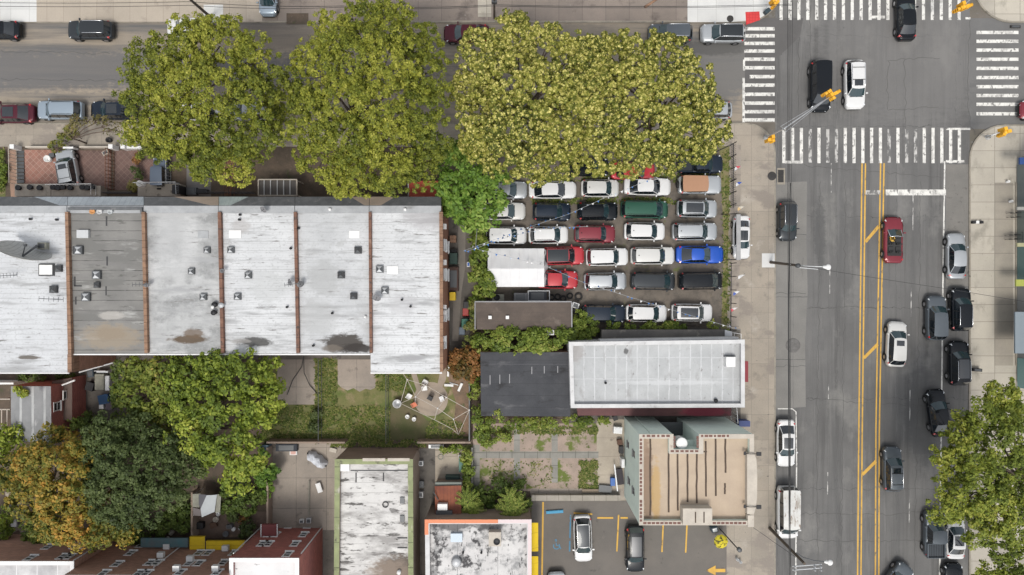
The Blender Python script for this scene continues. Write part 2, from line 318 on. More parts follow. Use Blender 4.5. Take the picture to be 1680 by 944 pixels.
# ---- painted markings
z = .008
def bars(name, rs, m, zz=.008):
    mb = MB()
    for x0, y0, x1, y1 in rs:
        zz += .0002      # bars that cross never share a plane
        mb.sheet([P(x0,y1,zz), P(x1,y1,zz), P(x1,y0,zz), P(x0,y0,zz)])
    return struct(name, mb, m)
w = 2.6
bars('crosswalk', [(x-w,-40,x+w,33) for x in [1281.5+14.6*i for i in range(21) if i not in (13,)]]+[(1428,26,1452,30.5),(1584,28.5,1592,32)], m_white)
bars('crosswalk_south', [(1286+14.4*i-w,210,1286+14.4*i+w,268) for i in range(21) if i not in (3,5,6,12,14,15)]+[(1288,264,1316,268.5),(1552,210,1592,213.5),(1552,263,1582,267)], m_white)
bars('crosswalk_south_worn', [(1286+14.4*i-w,212,1286+14.4*i+w,267) for i in (3,5,6,12,14,15)], m_wornw)
bars('crosswalk_west', [(1221 if i != 6 else 1230,y-2.8,1271,y+2.8) for i, y in enumerate([47.5,59,71.5,84,97.5,111.5,126,140,155,169.5,183.5,197])]+[(1219,98,1222.5,116),(1218,128,1222,201)], m_white)
bars('crosswalk_east', [(1602,y-2.7,1671,y+2.7) for y in [53.5,68,82.5,97.5,112.5,127.5,142.5,157,171.5,187]], m_white)
def strip(mb, pts, wd, zz=.008, closed=False):
    pts = [P(a, b, zz) for a, b in pts]; n = len(pts)
    L_, R_ = [], []
    for i, p in enumerate(pts):
        a = pts[(i-1) % n] if (closed or i > 0) else p; c = pts[(i+1) % n] if (closed or i < n-1) else p
        d = (c - a).normalized(); nn = Vector((-d.y, d.x, 0)) * (wd / 2 / S); L_.append(p + nn); R_.append(p - nn)
    for i in range(n if closed else n-1):
        j = (i+1) % n; mb.sheet([R_[i], R_[j], L_[j], L_[i]])
mb = MB()
for dx in (0, 5.6):
    strip(mb, [(1414.3+dx,268),(1409+dx,708),(1406.5+dx,1000)], 2.3); strip(mb, [(1444.8+dx,268),(1437+dx,708),(1436+dx,1000)], 2.3)
for (a, b, c, d) in ((1420,397,1442,371),(1417,588,1440,565),(1415,779,1437,757)): strip(mb, [(a,b),(c,d)], 5, .012)
struct('centre_line', mb, m_yel)
mb = MB(); strip(mb, [(1550,265),(1547,470),(1545,640),(1541,1000)], 2.4); strip(mb, [(1307,760),(1305,1000)], 2.0); strip(mb, [(1276,671),(1300,671),(1306,676),(1307,760)], 1.6)
strip(mb, [(1453,316),(1552,316)], 9.5, .012); struct('edge_line', mb, m_white)
mb = MB()
for (x, a, b) in ((1364,268,316),(1361.5,440,482),(1359.5,630,655),(1358,775,812),(1498,320,378),(1495,472,520),(1493,640,690),(1492,815,858)): strip(mb, [(x,a),(x-.3,b)], 1.5)
strip(mb, [(1420,316),(1444,316)], 7, .012); struct('lane_line', mb, m_wornw)
ZL = .19
mb = MB()
for pts, wd in (([(891,824),(889,960)],2.6),([(962,845),(960,905)],2.4),([(1015,845),(1012,905)],2.4),([(1088,862),(1086,906)],2.4),([(1127,862),(1125,907)],2.4),([(941,842),(972,844)],2.8),([(980,850),(1006,850)],2.8),([(1018,850),(1030,850)],2.8)): strip(mb, pts, wd, ZL)
mb.sheet([P(a,b,ZL+.004) for a, b in ((1190,933.5),(1174,933.5),(1174,928),(1158,936.5),(1174,944),(1174,939),(1190,939))])
struct('parking_lines', mb, m_yel)
mb = MB(); strip(mb, [(936,845),(934.5,905)], 2.4, ZL, )
strip(mb, arc(913,896,5,150,400,14), 1.6, ZL); strip(mb, [(912,888),(913,895),(918,896),(920,901)], 1.6, ZL+.004); strip(mb, arc(912,886.5,1.2,0,360,8)[:-1], 1.4, ZL, True)
struct('accessible_bay_symbol', mb, m_blue)
# sealed cracks and repairs in the roadway
cr_ = random.Random(5); mb = MB()
def crack(pts, w=.7, amp=2.2):
    out = []
    for a, b in zip(pts, pts[1:]):
        n = max(2, int(math.hypot(b[0]-a[0], b[1]-a[1])/7))
        out += [(a[0]+(b[0]-a[0])*i/n+cr_.uniform(-amp,amp)*(.3+cr_.random()), a[1]+(b[1]-a[1])*i/n+cr_.uniform(-amp,amp)) for i in range(n)]
    out.append(pts[-1]); strip(mb, out, w, .0065)
for p_ in ([(1458,98),(1542,96)],[(1458,98),(1456,180)],[(1456,180),(1540,176)],[(1484,98),(1486,240)],[(1591,30),(1588,120),(1590,200),(1600,222)],[(1320,272),(1545,292)],[(1325,655),(1540,668)],[(1308,843),(1440,845),(1545,838)],[(1325,505),(1450,504)],[(1345,300),(1343,520),(1340,760),(1342,944)],[(1387,300),(1384,600),(1380,944)],[(1510,300),(1508,520),(1500,944)],[(1308,887),(1545,888)],[(1310,60),(1310,200)],[(1330,8),(1328,205)],[(0,84),(180,88)],[(0,130),(190,132)],[(1270,600),(1322,601)],[(1272,480),(1322,482)]): crack(p_)
struct('road_cracks', mb, pm('crack_sealant',(.072,.07,.067),(.105,.103,.1),1,fine=.1))
pm('repair_asphalt',(.138,.136,.133),(.116,.114,.112),.6,fine=.15,fsc=14)
patch('road_patch', rp(1332,540,1352,575), pm('repair_asphalt',0), .0035); patch('road_patch', rp(1498,700,1530,745), pm('repair_asphalt_b',(.10,.099,.098),(.085,.084,.083),.6,fine=.15,fsc=14), .0035)
# manholes, drains
def disc(name, x, y, r, z, m, label, cat):
    mb = MB(); c = P(x, y, z); mb.lathe(c, [(0,.012),(r*.9,.012),(r,.004),(r,-.01)], 20); return mb.build(name, m, label=label, cat=cat)
disc('manhole_cover', 1266.5, 289, .45, ZK+.004, m_iron, 'brown round manhole cover in the pavement by the storm drain', 'manhole')
disc('manhole_cover', 1198, 31, .35, ZK+.01, m_iron, 'small round cover in the white pavement beside the silver wagon', 'manhole')
disc('manhole_cover', 1301, 567, .75, .01, pm('worn_iron',(.15,.145,.14),(.11,.105,.1),3,fine=.1), 'large worn round cover sunk in the concrete parking lane', 'manhole')
d = thing('storm_drain', P(1280.5,289,0), 'rectangular storm drain grate in the gutter near the crosswalk', 'drain')
MB().prism(rect(1275,276,1288,303),-.01,.014).build('drain_apron', m_kerb, d)
mb = MB()
for i in range(8): mb.box(P(1281,280.5+i*2.4,.03),(.6,.06,.03))
mb.prism(rect(1276.5,279,1285.5,299.5),.0,.018); mb.build('grate', m_iron, d)
# ================================================================ CARS
def paint(name, c, metal=.25, rough=.32): return plain(name, c, rough, metal, .5 if max(c) > .15 else .22, .4 if max(c) > .15 else .25, .03)
PAINT = dict(
 white=paint('white_paint',(.62,.62,.615),0,.3), pearl=paint('pearl_paint',(.56,.555,.535),.1), silver=paint('silver_paint',(.42,.44,.455),.5,.35), bluesilver=paint('blue_silver_paint',(.30,.36,.42),.45,.35),
 grey=paint('grey_paint',(.10,.115,.13),.35), dgrey=paint('dark_grey_paint',(.035,.04,.045),.3), black=paint('black_paint',(.006,.008,.011),.1,.25), navy=paint('navy_paint',(.012,.02,.034),.2),
 red=paint('red_paint',(.42,.03,.04),.1), dred=paint('dark_red_paint',(.19,.02,.032),.2), maroon=paint('maroon_paint',(.075,.012,.022),.2), green=paint('dark_green_paint',(.03,.095,.065),.3), blue=paint('bright_blue_paint',(.008,.075,.42),.2), tan=plain('brown_soft_top',(.36,.20,.12),.8),
 bgrey=paint('blue_grey_paint',(.10,.125,.165),.4))
PAINT['stained'] = pm('stained_van_roof',(.60,.60,.58),(.52,.51,.48),1.2,rough=.45,fine=.06,spots=(((.20,.14,.10),2.6,.56,.62,(1,.4)),((.36,.33,.29),1.5,.52,.62,(1,.3))))
m_glass = plain('car_glass', (.018,.04,.047), .06, 0, .7, .6, .0)
m_glass_d = plain('dark_car_glass', (.010,.014,.018), .05, 0, 1, .7, .0)
m_trim = plain('black_trim', .016, .6); m_tyre = plain('tyre_rubber', .018, .85); m_rim = plain('alloy_rim', (.5,.5,.52), .3, .8)
m_lamp = plain('headlight_glass', (.75,.78,.8), .15, 0, 1); m_tail = plain('tail_light_red', (.42,.01,.01), .2, 0, 1); m_chrome = plain('chrome_trim', (.75,.76,.78), .2, .9); m_seat = plain('black_leather', .02, .6); m_inner = plain('cabin_interior', .03, .7)
#          zb   zr    RB    RT    FT    FB   wr   hood front  deck
CT = dict(
 sedan  =(.92,1.42,-1.72,-1.02, .42,1.12,.66, .90,.72, .98, .16),
 suv    =(1.06,1.68,-2.12,-1.82, .52,1.18,.70,1.06,.88,1.04, .10),
 wagon  =(1.02,1.60,-2.08,-1.72, .55,1.22,.68,1.0,.82,1.0, .12),
 hatch  =(.98,1.52,-2.02,-1.60, .60,1.30,.66,.98,.80,.98, .15),
 minivan=(1.02,1.74,-2.18,-1.98, .92,1.66,.74,1.0,.78,1.0, .12),
 van    =(1.12,1.98,-2.26,-2.18,1.12,1.74,.82,1.08,.86,1.1, .08),
 pickup =(1.08,1.78,-.72,-.58, .58,1.14,.72,1.1,.95,.98, .07),
 coupe  =(.90,1.36,-1.80,-.86, .22, .92,.62,.93,.76,.98, .12),
 convertible=(.88,1.30,-1.45,-1.1,.30,.98,.62,.88,.70,.93,.14),
 jeep   =(1.12,1.80,-2.05,-1.98, .62,.78,.84,1.12,1.02,1.1,.05))
CM = {}
def car_parts(tp):
    if tp in CM: return CM[tp]
    zb, zr, RB, RT, FT, FB, wr, hood, front, deck, rnd = CT[tp]
    L2, W2 = 2.3, .925
    out = {}
    xs = [-2.3,-2.27,-2.2,-2.08,-1.9,-1.6,-1.2,-.7,-.2,.3,.8,1.15,1.4,1.7,1.95,2.1,2.2,2.27,2.3]
    def hw(x):
        t = abs(x)/L2; p = 1 - (rnd*1.0 if x > 0 else rnd*.7)*t**5
        e = max(0, (t-.80)/.20); return W2*p*(1-(.26 if x > 0 else .20)*e**2.6)
    def zt(x):
        if x > FB-.1:
            u = (x-FB+.1)/(L2-FB+.1); return hood+(front-hood)*(u**2.2) - (.16 if x > 2.26 else .05 if x > 2.18 else 0)
        if x < RB+.05:
            return deck - .02 - (.14 if x < -2.28 else .04 if x < -2.24 else 0)
        return zb-.02
    rows = []
    for x in xs:
        w_ = hw(x); t_ = zt(x); zl = .30 if abs(x) < 2.25 else .38
        half = [(w_*.90, zl), (w_*.985, .48), (w_, .66), (w_*.985, t_-.13), (w_*.93, t_-.035), (w_*.80, t_), (w_*.45, t_+.022), (0, t_+.03)]
        rows.append([(x, y, z) for y, z in half] + [(x, -y, z) for y, z in reversed(half[:-1])])
    n = len(rows[0]); b = MB()
    vs = [p for r in rows for p in r]
    fs = [(i*n+j, (i+1)*n+j, (i+1)*n+j+1, i*n+j+1) for i in range(len(rows)-1) for j in range(n-1)]
    b.add(vs, fs, 0, True)
    b.add(rows[0], [tuple(range(n))], 0); b.add(rows[-1], [tuple(reversed(range(n)))], 0)
    b.add([rows[i][0] for i in range(len(rows))]+[rows[i][-1] for i in range(len(rows))], [(i, i+len(rows), i+1+len(rows), i+1) for i in range(len(rows)-1)], 1)
    # black lower bumper grille, wheel arches
    b.box((2.285,0,.46),(.05,1.2,.2),m=1); b.box((-2.285,0,.42),(.05,1.3,.14),m=1)
    for x in (-1.38,1.42):
        for s in (-1,1):
            M = Matrix.Rotation(R(90),3,'X'); hh = hw(x)
            b.lathe((x,s*(hh-.09),.36),[(.42,-.1),(.42,.1),(0,.1)] if s < 0 else [(0,-.1),(.42,-.1),(.42,.1)],20,1,M)
    # cowl and shut lines
    b.box((FB+.03,0,zt(FB+.1)+.012),(.07,1.25,.03),m=1)
    out['body'] = b
    wb = hw((RB+FB)/2)*.90
    if tp in ('convertible',):
        g = MB(); pts = []
        g.add([(FB,-.62,zb+.02),(FB+.12,0,zb+.02),(FB,.62,zb+.02),(FT,.56,zr),(FT+.06,0,zr+.02),(FT,-.56,zr)],[(0,1,4,5),(1,2,3,4)]); out['windshield'] = g
        f = MB(); f.tube([(FB,-.66,zb),(FT,-.6,zr+.01),(FT+.06,0,zr+.03),(FT,.6,zr+.01),(FB,.66,zb)],.035,6); out['windshield_frame'] = f
        c = MB(); c.box((-.42,0,zb+.002),(1.72,1.36,.03)); out['cabin'] = c
        for nm, x, y in (('seat',-.15,.36),('seat',-.15,-.36),('seat',-.95,.34),('seat',-.95,-.34)):
            s_ = MB(); s_.box((x,y,zb+.05),(.5,.5,.12)); s_.box((x-.27,y,zb+.17),(.14,.46,.32)); s_.box((x-.28,y,zb+.38),(.1,.22,.14)); out.setdefault('seats',[]).append(s_)
        d = MB(); d.box((.42,0,zb+.04),(.3,1.3,.1)); d.lathe((.12,.36,zb+.2),[(.17,0),(.19,.02),(.17,.04)],14,0,Matrix.Rotation(R(65),3,'Y')); out['dashboard'] = d
        c = MB(); c.box((-1.42,0,zb+.03),(.34,1.34,.1)); out['folded_top'] = c
    else:
        cr = .035
        # columns across (fraction) and rows along
        col = [-1,-.93,-.5,0,.5,.93,1]
        def row(x, w_, z, bow): return [(x + bow*(1-c*c), c*w_, z + cr*(1-c*c)) for c in col]
        wrr = W2*wr*1.06; wrf = W2*wr
        RBr = row(RB, wb*.90, zb+.0, -.10); RTr = row(RT, wrr*.94, zr-.05, -.06); FTr = row(FT, wrf*.97, zr-.06, .10); FBr = row(FB-.14, wb*.97, zb-.0, .22)
        mids = [row(RT+(FT-RT)*u, wrr+(wrf-wrr)*u, zr-.05*abs(2*u-1)**3, -.06*(1-u)**3+.10*u**3) for u in (.06,.3,.55,.8,.95)]
        allr = [RBr, RTr] + mids + [FTr, FBr]
        def grid(rws, c0, c1, mb, dz=0):
            k = c1-c0+1; vs = [(p[0],p[1],p[2]+dz) for r in rws for p in r[c0:c1+1]]
            mb.add(vs, [(i*k+j, (i+1)*k+j, (i+1)*k+j+1, i*k+j+1) for i in range(len(rws)-1) for j in range(k-1)], 0, True)
        rf = MB(); grid([RTr]+mids+[FTr],0,6,rf)
        for rr in ([RBr,RTr],[FTr,FBr]): grid(rr,0,1,rf); grid(rr,5,6,rf)
        # pillars between windows and belt rail
        def belt(x, s): 
            u = (x-RB)/(FB-.14-RB); return (x, s*wb*(.90+.10*min(1,u*4) - .03*max(0,(u-.75)*4)), zb)
        for s, ci in ((-1,0),(1,6)):
            for xx in ((RT+.12),( RT+(FT-RT)*.34),(RT+(FT-RT)*.70)):
                q = min([RTr]+mids+[FTr], key=lambda r: abs(r[ci][0]-xx))[ci]
                a = Vector((xx, q[1]*1.004, q[2]-.01)); bb = Vector(belt(xx+.05, s)); bb.y *= 1.004
                rf.add([a+Vector((-.04,s*.006,0)),a+Vector((.04,s*.006,0)),bb+Vector((.05,s*.006,0)),bb+Vector((-.05,s*.006,0))],[(0,1,2,3)],1)
        out['roof'] = rf
        g = MB(); grid([FTr,FBr],1,5,g); out['windshield'] = g
        g = MB(); grid([RBr,RTr],1,5,g); out['rear_window'] = g
        for s, ci in ((-1,0),(1,6)):
            g = MB(); top = [r[ci] for r in allr]; bot = [belt(p[0], s) for p in top]
            vs = top+bot; k = len(top)
            g.add(vs, [(i, i+1, k+i+1, k+i) for i in range(k-1)], 0); out.setdefault('side_windows',[]).append(g)
        def zroof(x, y): return zr - .05*abs(2*(x-RT)/(FT-RT)-1)**3 + cr*(1-(y/wrf)**2)
        def rsheet(x0, x1, w_, dz):
            g = MB(); nx, ny = 6, 6; vs = [(x0+(x1-x0)*i/nx, -w_+2*w_*j/ny, zroof(x0+(x1-x0)*i/nx, -w_+2*w_*j/ny)+dz) for i in range(nx+1) for j in range(ny+1)]
            g.add(vs, [(i*7+j, (i+1)*7+j, (i+1)*7+j+1, i*7+j+1) for i in range(nx) for j in range(ny)], 0, True)
            g.add([vs[0],vs[6],vs[48],vs[42]],[(0,1,2,3)]) if 0 else None
            return g
        out['sunroof'] = rsheet(FT-.72, FT-.18, wrf*.62, .012)
        out['panorama_roof'] = rsheet(RT+.34, FT-.06, wrf*.76, .012)
        out['black_roof'] = rsheet(RT+.03, FT-.01, wrf*.96, .012)
        out['rails'] = []
        for s in (-1,1):
            g = MB(); y = s*wrf*.93
            g.tube([(RT+.12,y,zroof(RT+.12,y)),(RT+.25,y,zroof(RT+.3,y)+.06),(FT-.35,y,zroof(FT-.35,y)+.06),(FT-.2,y,zroof(FT-.2,y))],.024,6); out['rails'].append(g)
        g = MB()
        for xx in (RT+.45, FT-.75): g.tube([(xx,-wrf*.93,zroof(xx,wrf*.93)+.05),(xx,wrf*.93,zroof(xx,wrf*.93)+.05)],.03,6)
        out['roof_rack'] = g
        g = MB(); g.lathe((RT+.25,.0,zroof(RT+.25,0)),[(.06,0),(.05,.05),(.01,.09),(0,.09)],8); out['antenna'] = g
    if tp == 'pickup':
        g = MB(); x0, x1 = -2.2, -.86
        g.box(((x0+x1)/2,0,.985+.012),(x1-x0,1.5,.012)); out['bed_floor'] = g
        g = MB(); 
        for s in (-1,1): g.box(((x0+x1)/2,s*.81,1.08),(x1-x0,.1,.2))
        for k in range(-4,5): g.box(((x0+x1)/2,k*.16,1.0),(x1-x0,.03,.02))
        g.box((x0-.02,0,1.08),(.07,1.7,.2)); g.box((x1+.03,0,1.08),(.06,1.7,.2)); out['bed_walls'] = g
    if tp == 'jeep':
        g = MB(); g.lathe((-2.42,0,.98),[(.0,-.1),(.36,-.1),(.36,.1),(0,.1)],18,0,Matrix.Rotation(R(90),3,'Y')); out['spare_wheel'] = g
    out['wheels'] = []
    for x in (-1.38,1.42):
        for s in (-1,1):
            M = Matrix.Rotation(R(90),3,'X'); y = s*(hw(x)-.075)
            a = MB(); a.lathe((x,y,.335),[(.21,-.11),(.32,-.11),(.335,-.08),(.335,.08),(.32,.11),(.21,.11)],18,0,M)
            q = MB(); q.lathe((x,y+s*.09,.335),[(0,-.02),(.06,-.025),(.2,-.012),(.225,.012)] if s > 0 else [(0,.02),(.06,.025),(.2,.012),(.225,-.012)],18,0,M)
            out['wheels'].append((a, q))
    def lamp(xc, s, rear):
        g = MB(); y = s*hw(xc)*.76; z_ = zt(xc*.97)-.10
        sx = -1 if rear else 1
        pts = []
        for i in range(5):
            u = i/4; x = sx*(L2-.015) - sx*.36*u**1.6; yy = s*(hw(x)*(.62+.375*u)); 
            pts.append((x, yy))
        top = [(x+sx*.012, yy+s*.012, zt(x)-.04-.03*(1-i/4)) for i, (x, yy) in enumerate(pts)]; bot = [(x+sx*.02, yy+s*.018, zt(x)-.22) for x, yy in pts]; inn = [(x-sx*.10, yy-s*.10, zt(x)+.012) for x, yy in pts]
        g.add(top+bot, [(i,i+1,i+6,i+5) for i in range(4)], 0, True); g.add(inn+top, [(i,i+1,i+6,i+5) for i in range(4)], 0, True); return g
    out['headlights'] = [lamp(2.3,-1,0), lamp(2.3,1,0)]; out['tails'] = [lamp(-2.3,-1,1), lamp(-2.3,1,1)]
    out['mirrors'] = []
    for s in (-1,1):
        g = MB(); mx = FB-.28; g.box((mx,s*1.0,zb+.02),(.12,.2,.13)); g.box((mx+.01,s*.91,zb-.03),(.05,.1,.05),m=1); out['mirrors'].append(g)
    # to meshes
    def mk(nm, mb, mats): return mb.mesh('car_'+nm, mats)
    res = {}
    for k_, v_ in out.items(): res[k_] = v_
    CM[tp] = {'mb': res, 'me': {}}
    return CM[tp]
def car(px, py, ang, Lpx, tp, col, label, opts='', group=None, cat=None, wpx=None, top=None, name=None, z0=0.0):
    """px,py: where the car's middle shows; ang: compass of its nose, 0 = right, 90 = up; Lpx its length in the photo"""
    cp = car_parts(tp); mb, me = cp['mb'], cp['me']
    k = (H-.9)/H
    nm = name or {'suv':'suv','wagon':'suv','sedan':'sedan','hatch':'hatchback_car','minivan':'minivan','van':'white_van','pickup':'pickup_truck','coupe':'coupe_car','convertible':'convertible_car','jeep':'open_jeep'}[tp]
    loc = P(px, py, .8); loc.z = z0
    t = thing(nm, loc, label, cat or {'suv':'suv','wagon':'suv','sedan':'car','hatch':'car','minivan':'minivan','van':'van','pickup':'pickup truck','coupe':'car','convertible':'convertible','jeep':'jeep'}[tp], group, R(ang))
    Lm = Lpx*k/S; Wm = (wpx*k/S) if wpx else 1.86*max(.93, min(1.06, Lm/4.6)); t.scale = (Lm/4.6, Wm/1.85, {True:1.0}.get(True))
    body = PAINT[col]; roofm = PAINT[top] if top else body
    gl = m_glass if 'tg' not in opts else m_glass_d
    def put(part, key, m, idx=None, parent=None, second=m_trim):
        src = mb[key] if idx is None else mb[key][idx]
        ck = (key, idx, part)
        if ck not in me:
            s_ = src[0 if part == 'wheel' else 1] if isinstance(src, tuple) else src
            me[ck] = s_.mesh(part, [m_trim, m_trim])
        o = bpy.data.objects.new(part, me[ck]); COL.objects.link(o); o.parent = parent or t
        o.material_slots[0].link = 'OBJECT'; o.material_slots[0].material = m
        o.material_slots[1].link = 'OBJECT'; o.material_slots[1].material = second
        return o
    put('body','body',body)
    if tp == 'convertible':
        put('windshield','windshield',m_glass); put('windshield_frame','windshield_frame',m_chrome); put('cabin','cabin',m_inner)
        for i in range(4): put('seat','seats',m_seat,i)
        put('dashboard','dashboard',m_inner); put('folded_top','folded_top',m_trim)
    else:
        put('roof','roof',roofm); put('windshield','windshield',gl); put('rear_window','rear_window',m_glass_d)
        for i in (0,1): put('side_window','side_windows',m_glass_d,i)
        if 'sun' in opts: put('sunroof','sunroof',m_glass_d)
        if 'pano' in opts: put('panoramic_roof','panorama_roof',m_glass_d)
        if 'broof' in opts: put('roof_panel','black_roof',PAINT['dgrey'])
        if 'rail' in opts:
            for i in (0,1): put('roof_rail','rails',m_chrome if 'crail' in opts else m_trim,i)
        if 'rack' in opts: put('roof_rack','roof_rack',m_trim)
        if 'ant' in opts: put('antenna','antenna',m_trim)
    if tp == 'pickup': put('bed_floor','bed_floor',PAINT['dgrey']); put('bed_wall','bed_walls',body)
    if tp == 'jeep': put('spare_wheel','spare_wheel',m_tyre)
    for i in range(4):
        w_ = put('wheel','wheels',m_tyre,i); put('rim','wheels',m_rim,i,w_)
    for i in (0,1):
        put('headlight','headlights',m_lamp,i); put('tail_light','tails',m_tail,i)
    for i in (0,1): put('mirror','mirrors',body if 'bm' not in opts else m_trim,i)
    return t
GK, GL, GD = 'cars parked along the kerb', 'cars parked in the sales lot', 'cars driving on the avenue'
Z1 = zp(2)+.004
# side street
car(-4,49,180,74,'sedan','black','black sedan cut off by the left edge beside the white pavement','',GK)
car(148,49.5,180,74,'suv','dgrey','charcoal wagon with pale roof rails parked alone on the far kerb','rail crail',GK)
car(310,46,180,72,'suv','white','white car almost hidden under the top of the leftmost tall tree','',GK)
car(440,-9,-90,72,'hatch','bluesilver','pale blue-grey car nosing down the driveway at the top edge','',None,z0=ZK+.006)
car(765,54.5,180,74,'sedan','maroon','maroon sedan on the far kerb partly under the yellow-green tree','',GK)
car(1100,54.5,180,72,'suv','grey','grey hatchback wagon parked on the far kerb behind the silver one','rail crail',GK)
car(1186,55,180,73,'suv','silver','silver wagon with black glass roof at the kerb beside the crosswalk','broof rail crail',GK)
car(17,186,180,80,'sedan','maroon','dark maroon sedan parked at the near kerb by the left edge','pano tg',GK)
car(98.5,181,180,75,'suv','bluesilver','silver-blue wagon parked between the maroon and navy cars','rail',GK)
car(186,181,180,76,'sedan','navy','navy sedan half covered by the leftmost tree crown','pano',GK)
car(325,183,180,74,'sedan','white','white car glimpsed through the leaves of the leftmost tree','',GK)
car(412,183,180,74,'suv','silver','silver car glimpsed under the gap between the two left trees','',GK)
car(1165,181,180,72,'hatch','silver','silver car with only its tail showing beside the yellow-green tree','',GK)
car(1712,180,180,76,'sedan','dred','dark red car entering at the right edge below the crosswalk','',None)
# crossing
car(1487,27,91,78,'sedan','black','black sedan driving up over the top crosswalk','',GD,wpx=31)
car(1346,141,-90,85,'minivan','black','black minivan crossing towards the lower crosswalk, signal head over its nose','tg',GD,wpx=33)
car(1402,139,-89,80,'suv','white','white wagon with small sunroof crossing next to the black minivan','sun rail rack crail',GD,wpx=32)
# avenue
car(1292,363,-90,65,'suv','dgrey','dark grey small wagon parked alone at the left kerb of the avenue','rail crail',GK,wpx=29)
car(1216,390,-90,71,'sedan','white','white sedan parked on the pavement under the white banner rail','pano',None,wpx=28,z0=ZK+.02)
cv = car(1466.5,394,89.5,76,'convertible','dred','red convertible with its top down waiting below the stop line','',GD,wpx=31)
car(1569.5,420,90,76,'sedan','silver','silver grey sedan parked at the right kerb below the bare stretch','',GK,wpx=30)
car(1536,522,90,73,'suv','grey','blue-grey boxy wagon double parked beside the black one','',GK,wpx=31)
car(1576,508,90,71,'suv','black','black wagon with pale rail at the kerb beside the double parked one','rail crail',GK,wpx=31)
car(1471,565,87.5,74,'hatch','pearl','white hatchback with small sunroof driving up the middle of the avenue','sun',GD,wpx=31)
car(1573,596,90.5,73,'suv','black','black car parked at the right kerb between the black wagon and the tree','rail crail pano',GK,wpx=31)
bs = car(1540,678,98,77,'sedan','black','black sedan stopped askew with open doors on its kerb side','',GK,wpx=31)
car(1464,770,90.5,73,'suv','grey','grey wagon with sunroof and roof bars driving up near the lower yellow hatch line','sun rack rail crail',GD,wpx=29)
car(1290,728,-90,78,'sedan','white','white sedan with black glass roof parked in the marked box left of the avenue','pano',GK,wpx=30)
car(1292,841,-90,86,'van','white','white work van with stained roof parked below the white sedan','',GK,wpx=33,top='stained')
car(1533,877,90,76,'pickup','grey','grey pickup truck double parked under the edge of the right tree','',GK,wpx=32)
car(1568,882,89,70,'sedan','white','white sedan with dark glass roof beside the grey pickup','pano',GK,wpx=30)
car(1466,958,52,76,'suv','grey','grey wagon turning out at the bottom edge of the avenue','rail crail',GD,wpx=31)
car(1565,962,90,74,'sedan','black','black car at the bottom edge below the white sedan','',GK,wpx=31)
# front yards
car(112.5,277,101,62,'suv','silver','silver wagon with small sunroof parked askew on the tiled patio','sun rack rail',None,wpx=30,z0=Z1)
car(265,284,90,52,'jeep','bgrey','faded blue-grey open jeep in the front yard beside the leftmost tree','',None,wpx=22,z0=Z1)
# sales lot
ZL_ = ZK+.01
lot = [
 (963,275,72,'suv','black','black car peeking from under the yellow-green tree, left of the red one','ant'),
 (1038,281,72,'sedan','red','bright red car almost hidden by the yellow-green tree in the top lot row',''),
 (1148,270,74,'pickup','navy','dark pickup truck under the right end of the yellow-green tree',''),
 (829,312,72,'sedan','silver','pale silver car half under the bright green tree, second lot row',''),
 (906.5,312,78,'sedan','white','white sedan with dark rear window touching the yellow-green tree, left of the small wagon','tg'),
 (984,309.5,62,'hatch','pearl','small cream-white hatchback between the two white sedans','ant'),
 (1062,306.5,77,'sedan','white','long white sedan left of the silver car with the brown top','tg'),
 (826,347,72,'sedan','pearl','white car half hidden by the bright green tree, beside the black wagon',''),
 (905,348,62,'suv','navy','very dark blue wagon left of the black one, third lot row','rail'),
 (980,347,66,'suv','black','black wagon between the dark blue wagon and the green minivan','rail ant'),
 (1057,344,78,'minivan','green','dark green minivan, the only green vehicle in the lot','ant rail'),
 (1143,343,66,'suv','silver','silver wagon with black glass roof next to the green minivan','pano rail'),
 (830.5,387,66,'suv','white','white wagon just above the white tent','ant'),
 (899.5,386,65,'hatch','white','white hatchback left of the dark red wagon','rail'),
 (975.5,384,67,'suv','dred','dark red wagon in the middle of the lot','rail ant'),
 (1057,380,67,'hatch','white','white hatchback right of the dark red wagon','ant'),
 (1139,380.5,74,'suv','silver','silver white wagon just above the bright blue coupe','ant rail'),
 (995.5,422,69,'suv','white','white wagon with plain roof between the red car and the white wagon with a sunroof','ant'),
 (1070,420,72,'suv','pearl','white wagon with dark sunroof left of the bright blue coupe','ant'),
 (1147.5,418,78,'coupe','blue','bright blue muscle coupe at the right side of the lot',''),
 (992.5,462,70,'wagon','silver','silver hatchback with dark roof right of the second red car','rail'),
 (1071,461.5,73,'minivan','dgrey','charcoal minivan in the middle of the fifth lot row','rail'),
 (1149,461,72,'minivan','black','black minivan below the bright blue coupe','rail'),
 (990,514.5,72,'suv','navy','dark navy wagon beside the green hedge at the bottom lot row','ant'),
 (1060,514,67,'hatch','white','white hatchback with plain roof in the bottom lot row','ant'),
 (1134.5,513,67,'suv','white','white wagon with black glass roof in the bottom lot row','pano'),
]
for (x,y,L_,tp,c,lb,op) in lot:
    t_ = car(x,y,random.uniform(-1.2,1.2),L_,tp,c,lb,op,GL,z0=ZL_,wpx=29)
car(924,420,1,68,'suv','red','red wagon with black roof beside the white tent corner','broof tg',GL,wpx=30,z0=ZL_)
car(914,459,-1,68,'sedan','red','all red sedan below the one with the black roof','',GL,wpx=30,z0=ZL_)
car(1147,304,0,70,'jeep','silver','silver off-roader with a brown soft top in the lot','',GL,wpx=30,z0=ZL_,top='tan')
# customer car park
car(956,883,-88,76,'hatch','white','white car with black roof parked in the yellow-lined bay','broof',None,wpx=30,z0=.178)
car(1041.5,899.5,-90,76,'suv','black','black wagon parked against the pale green building','pano rail',None,wpx=30,z0=.178)
car(914,976,93,76,'sedan','silver','silver car with only its nose showing at the bottom of the car park','',None,wpx=30,z0=.178)
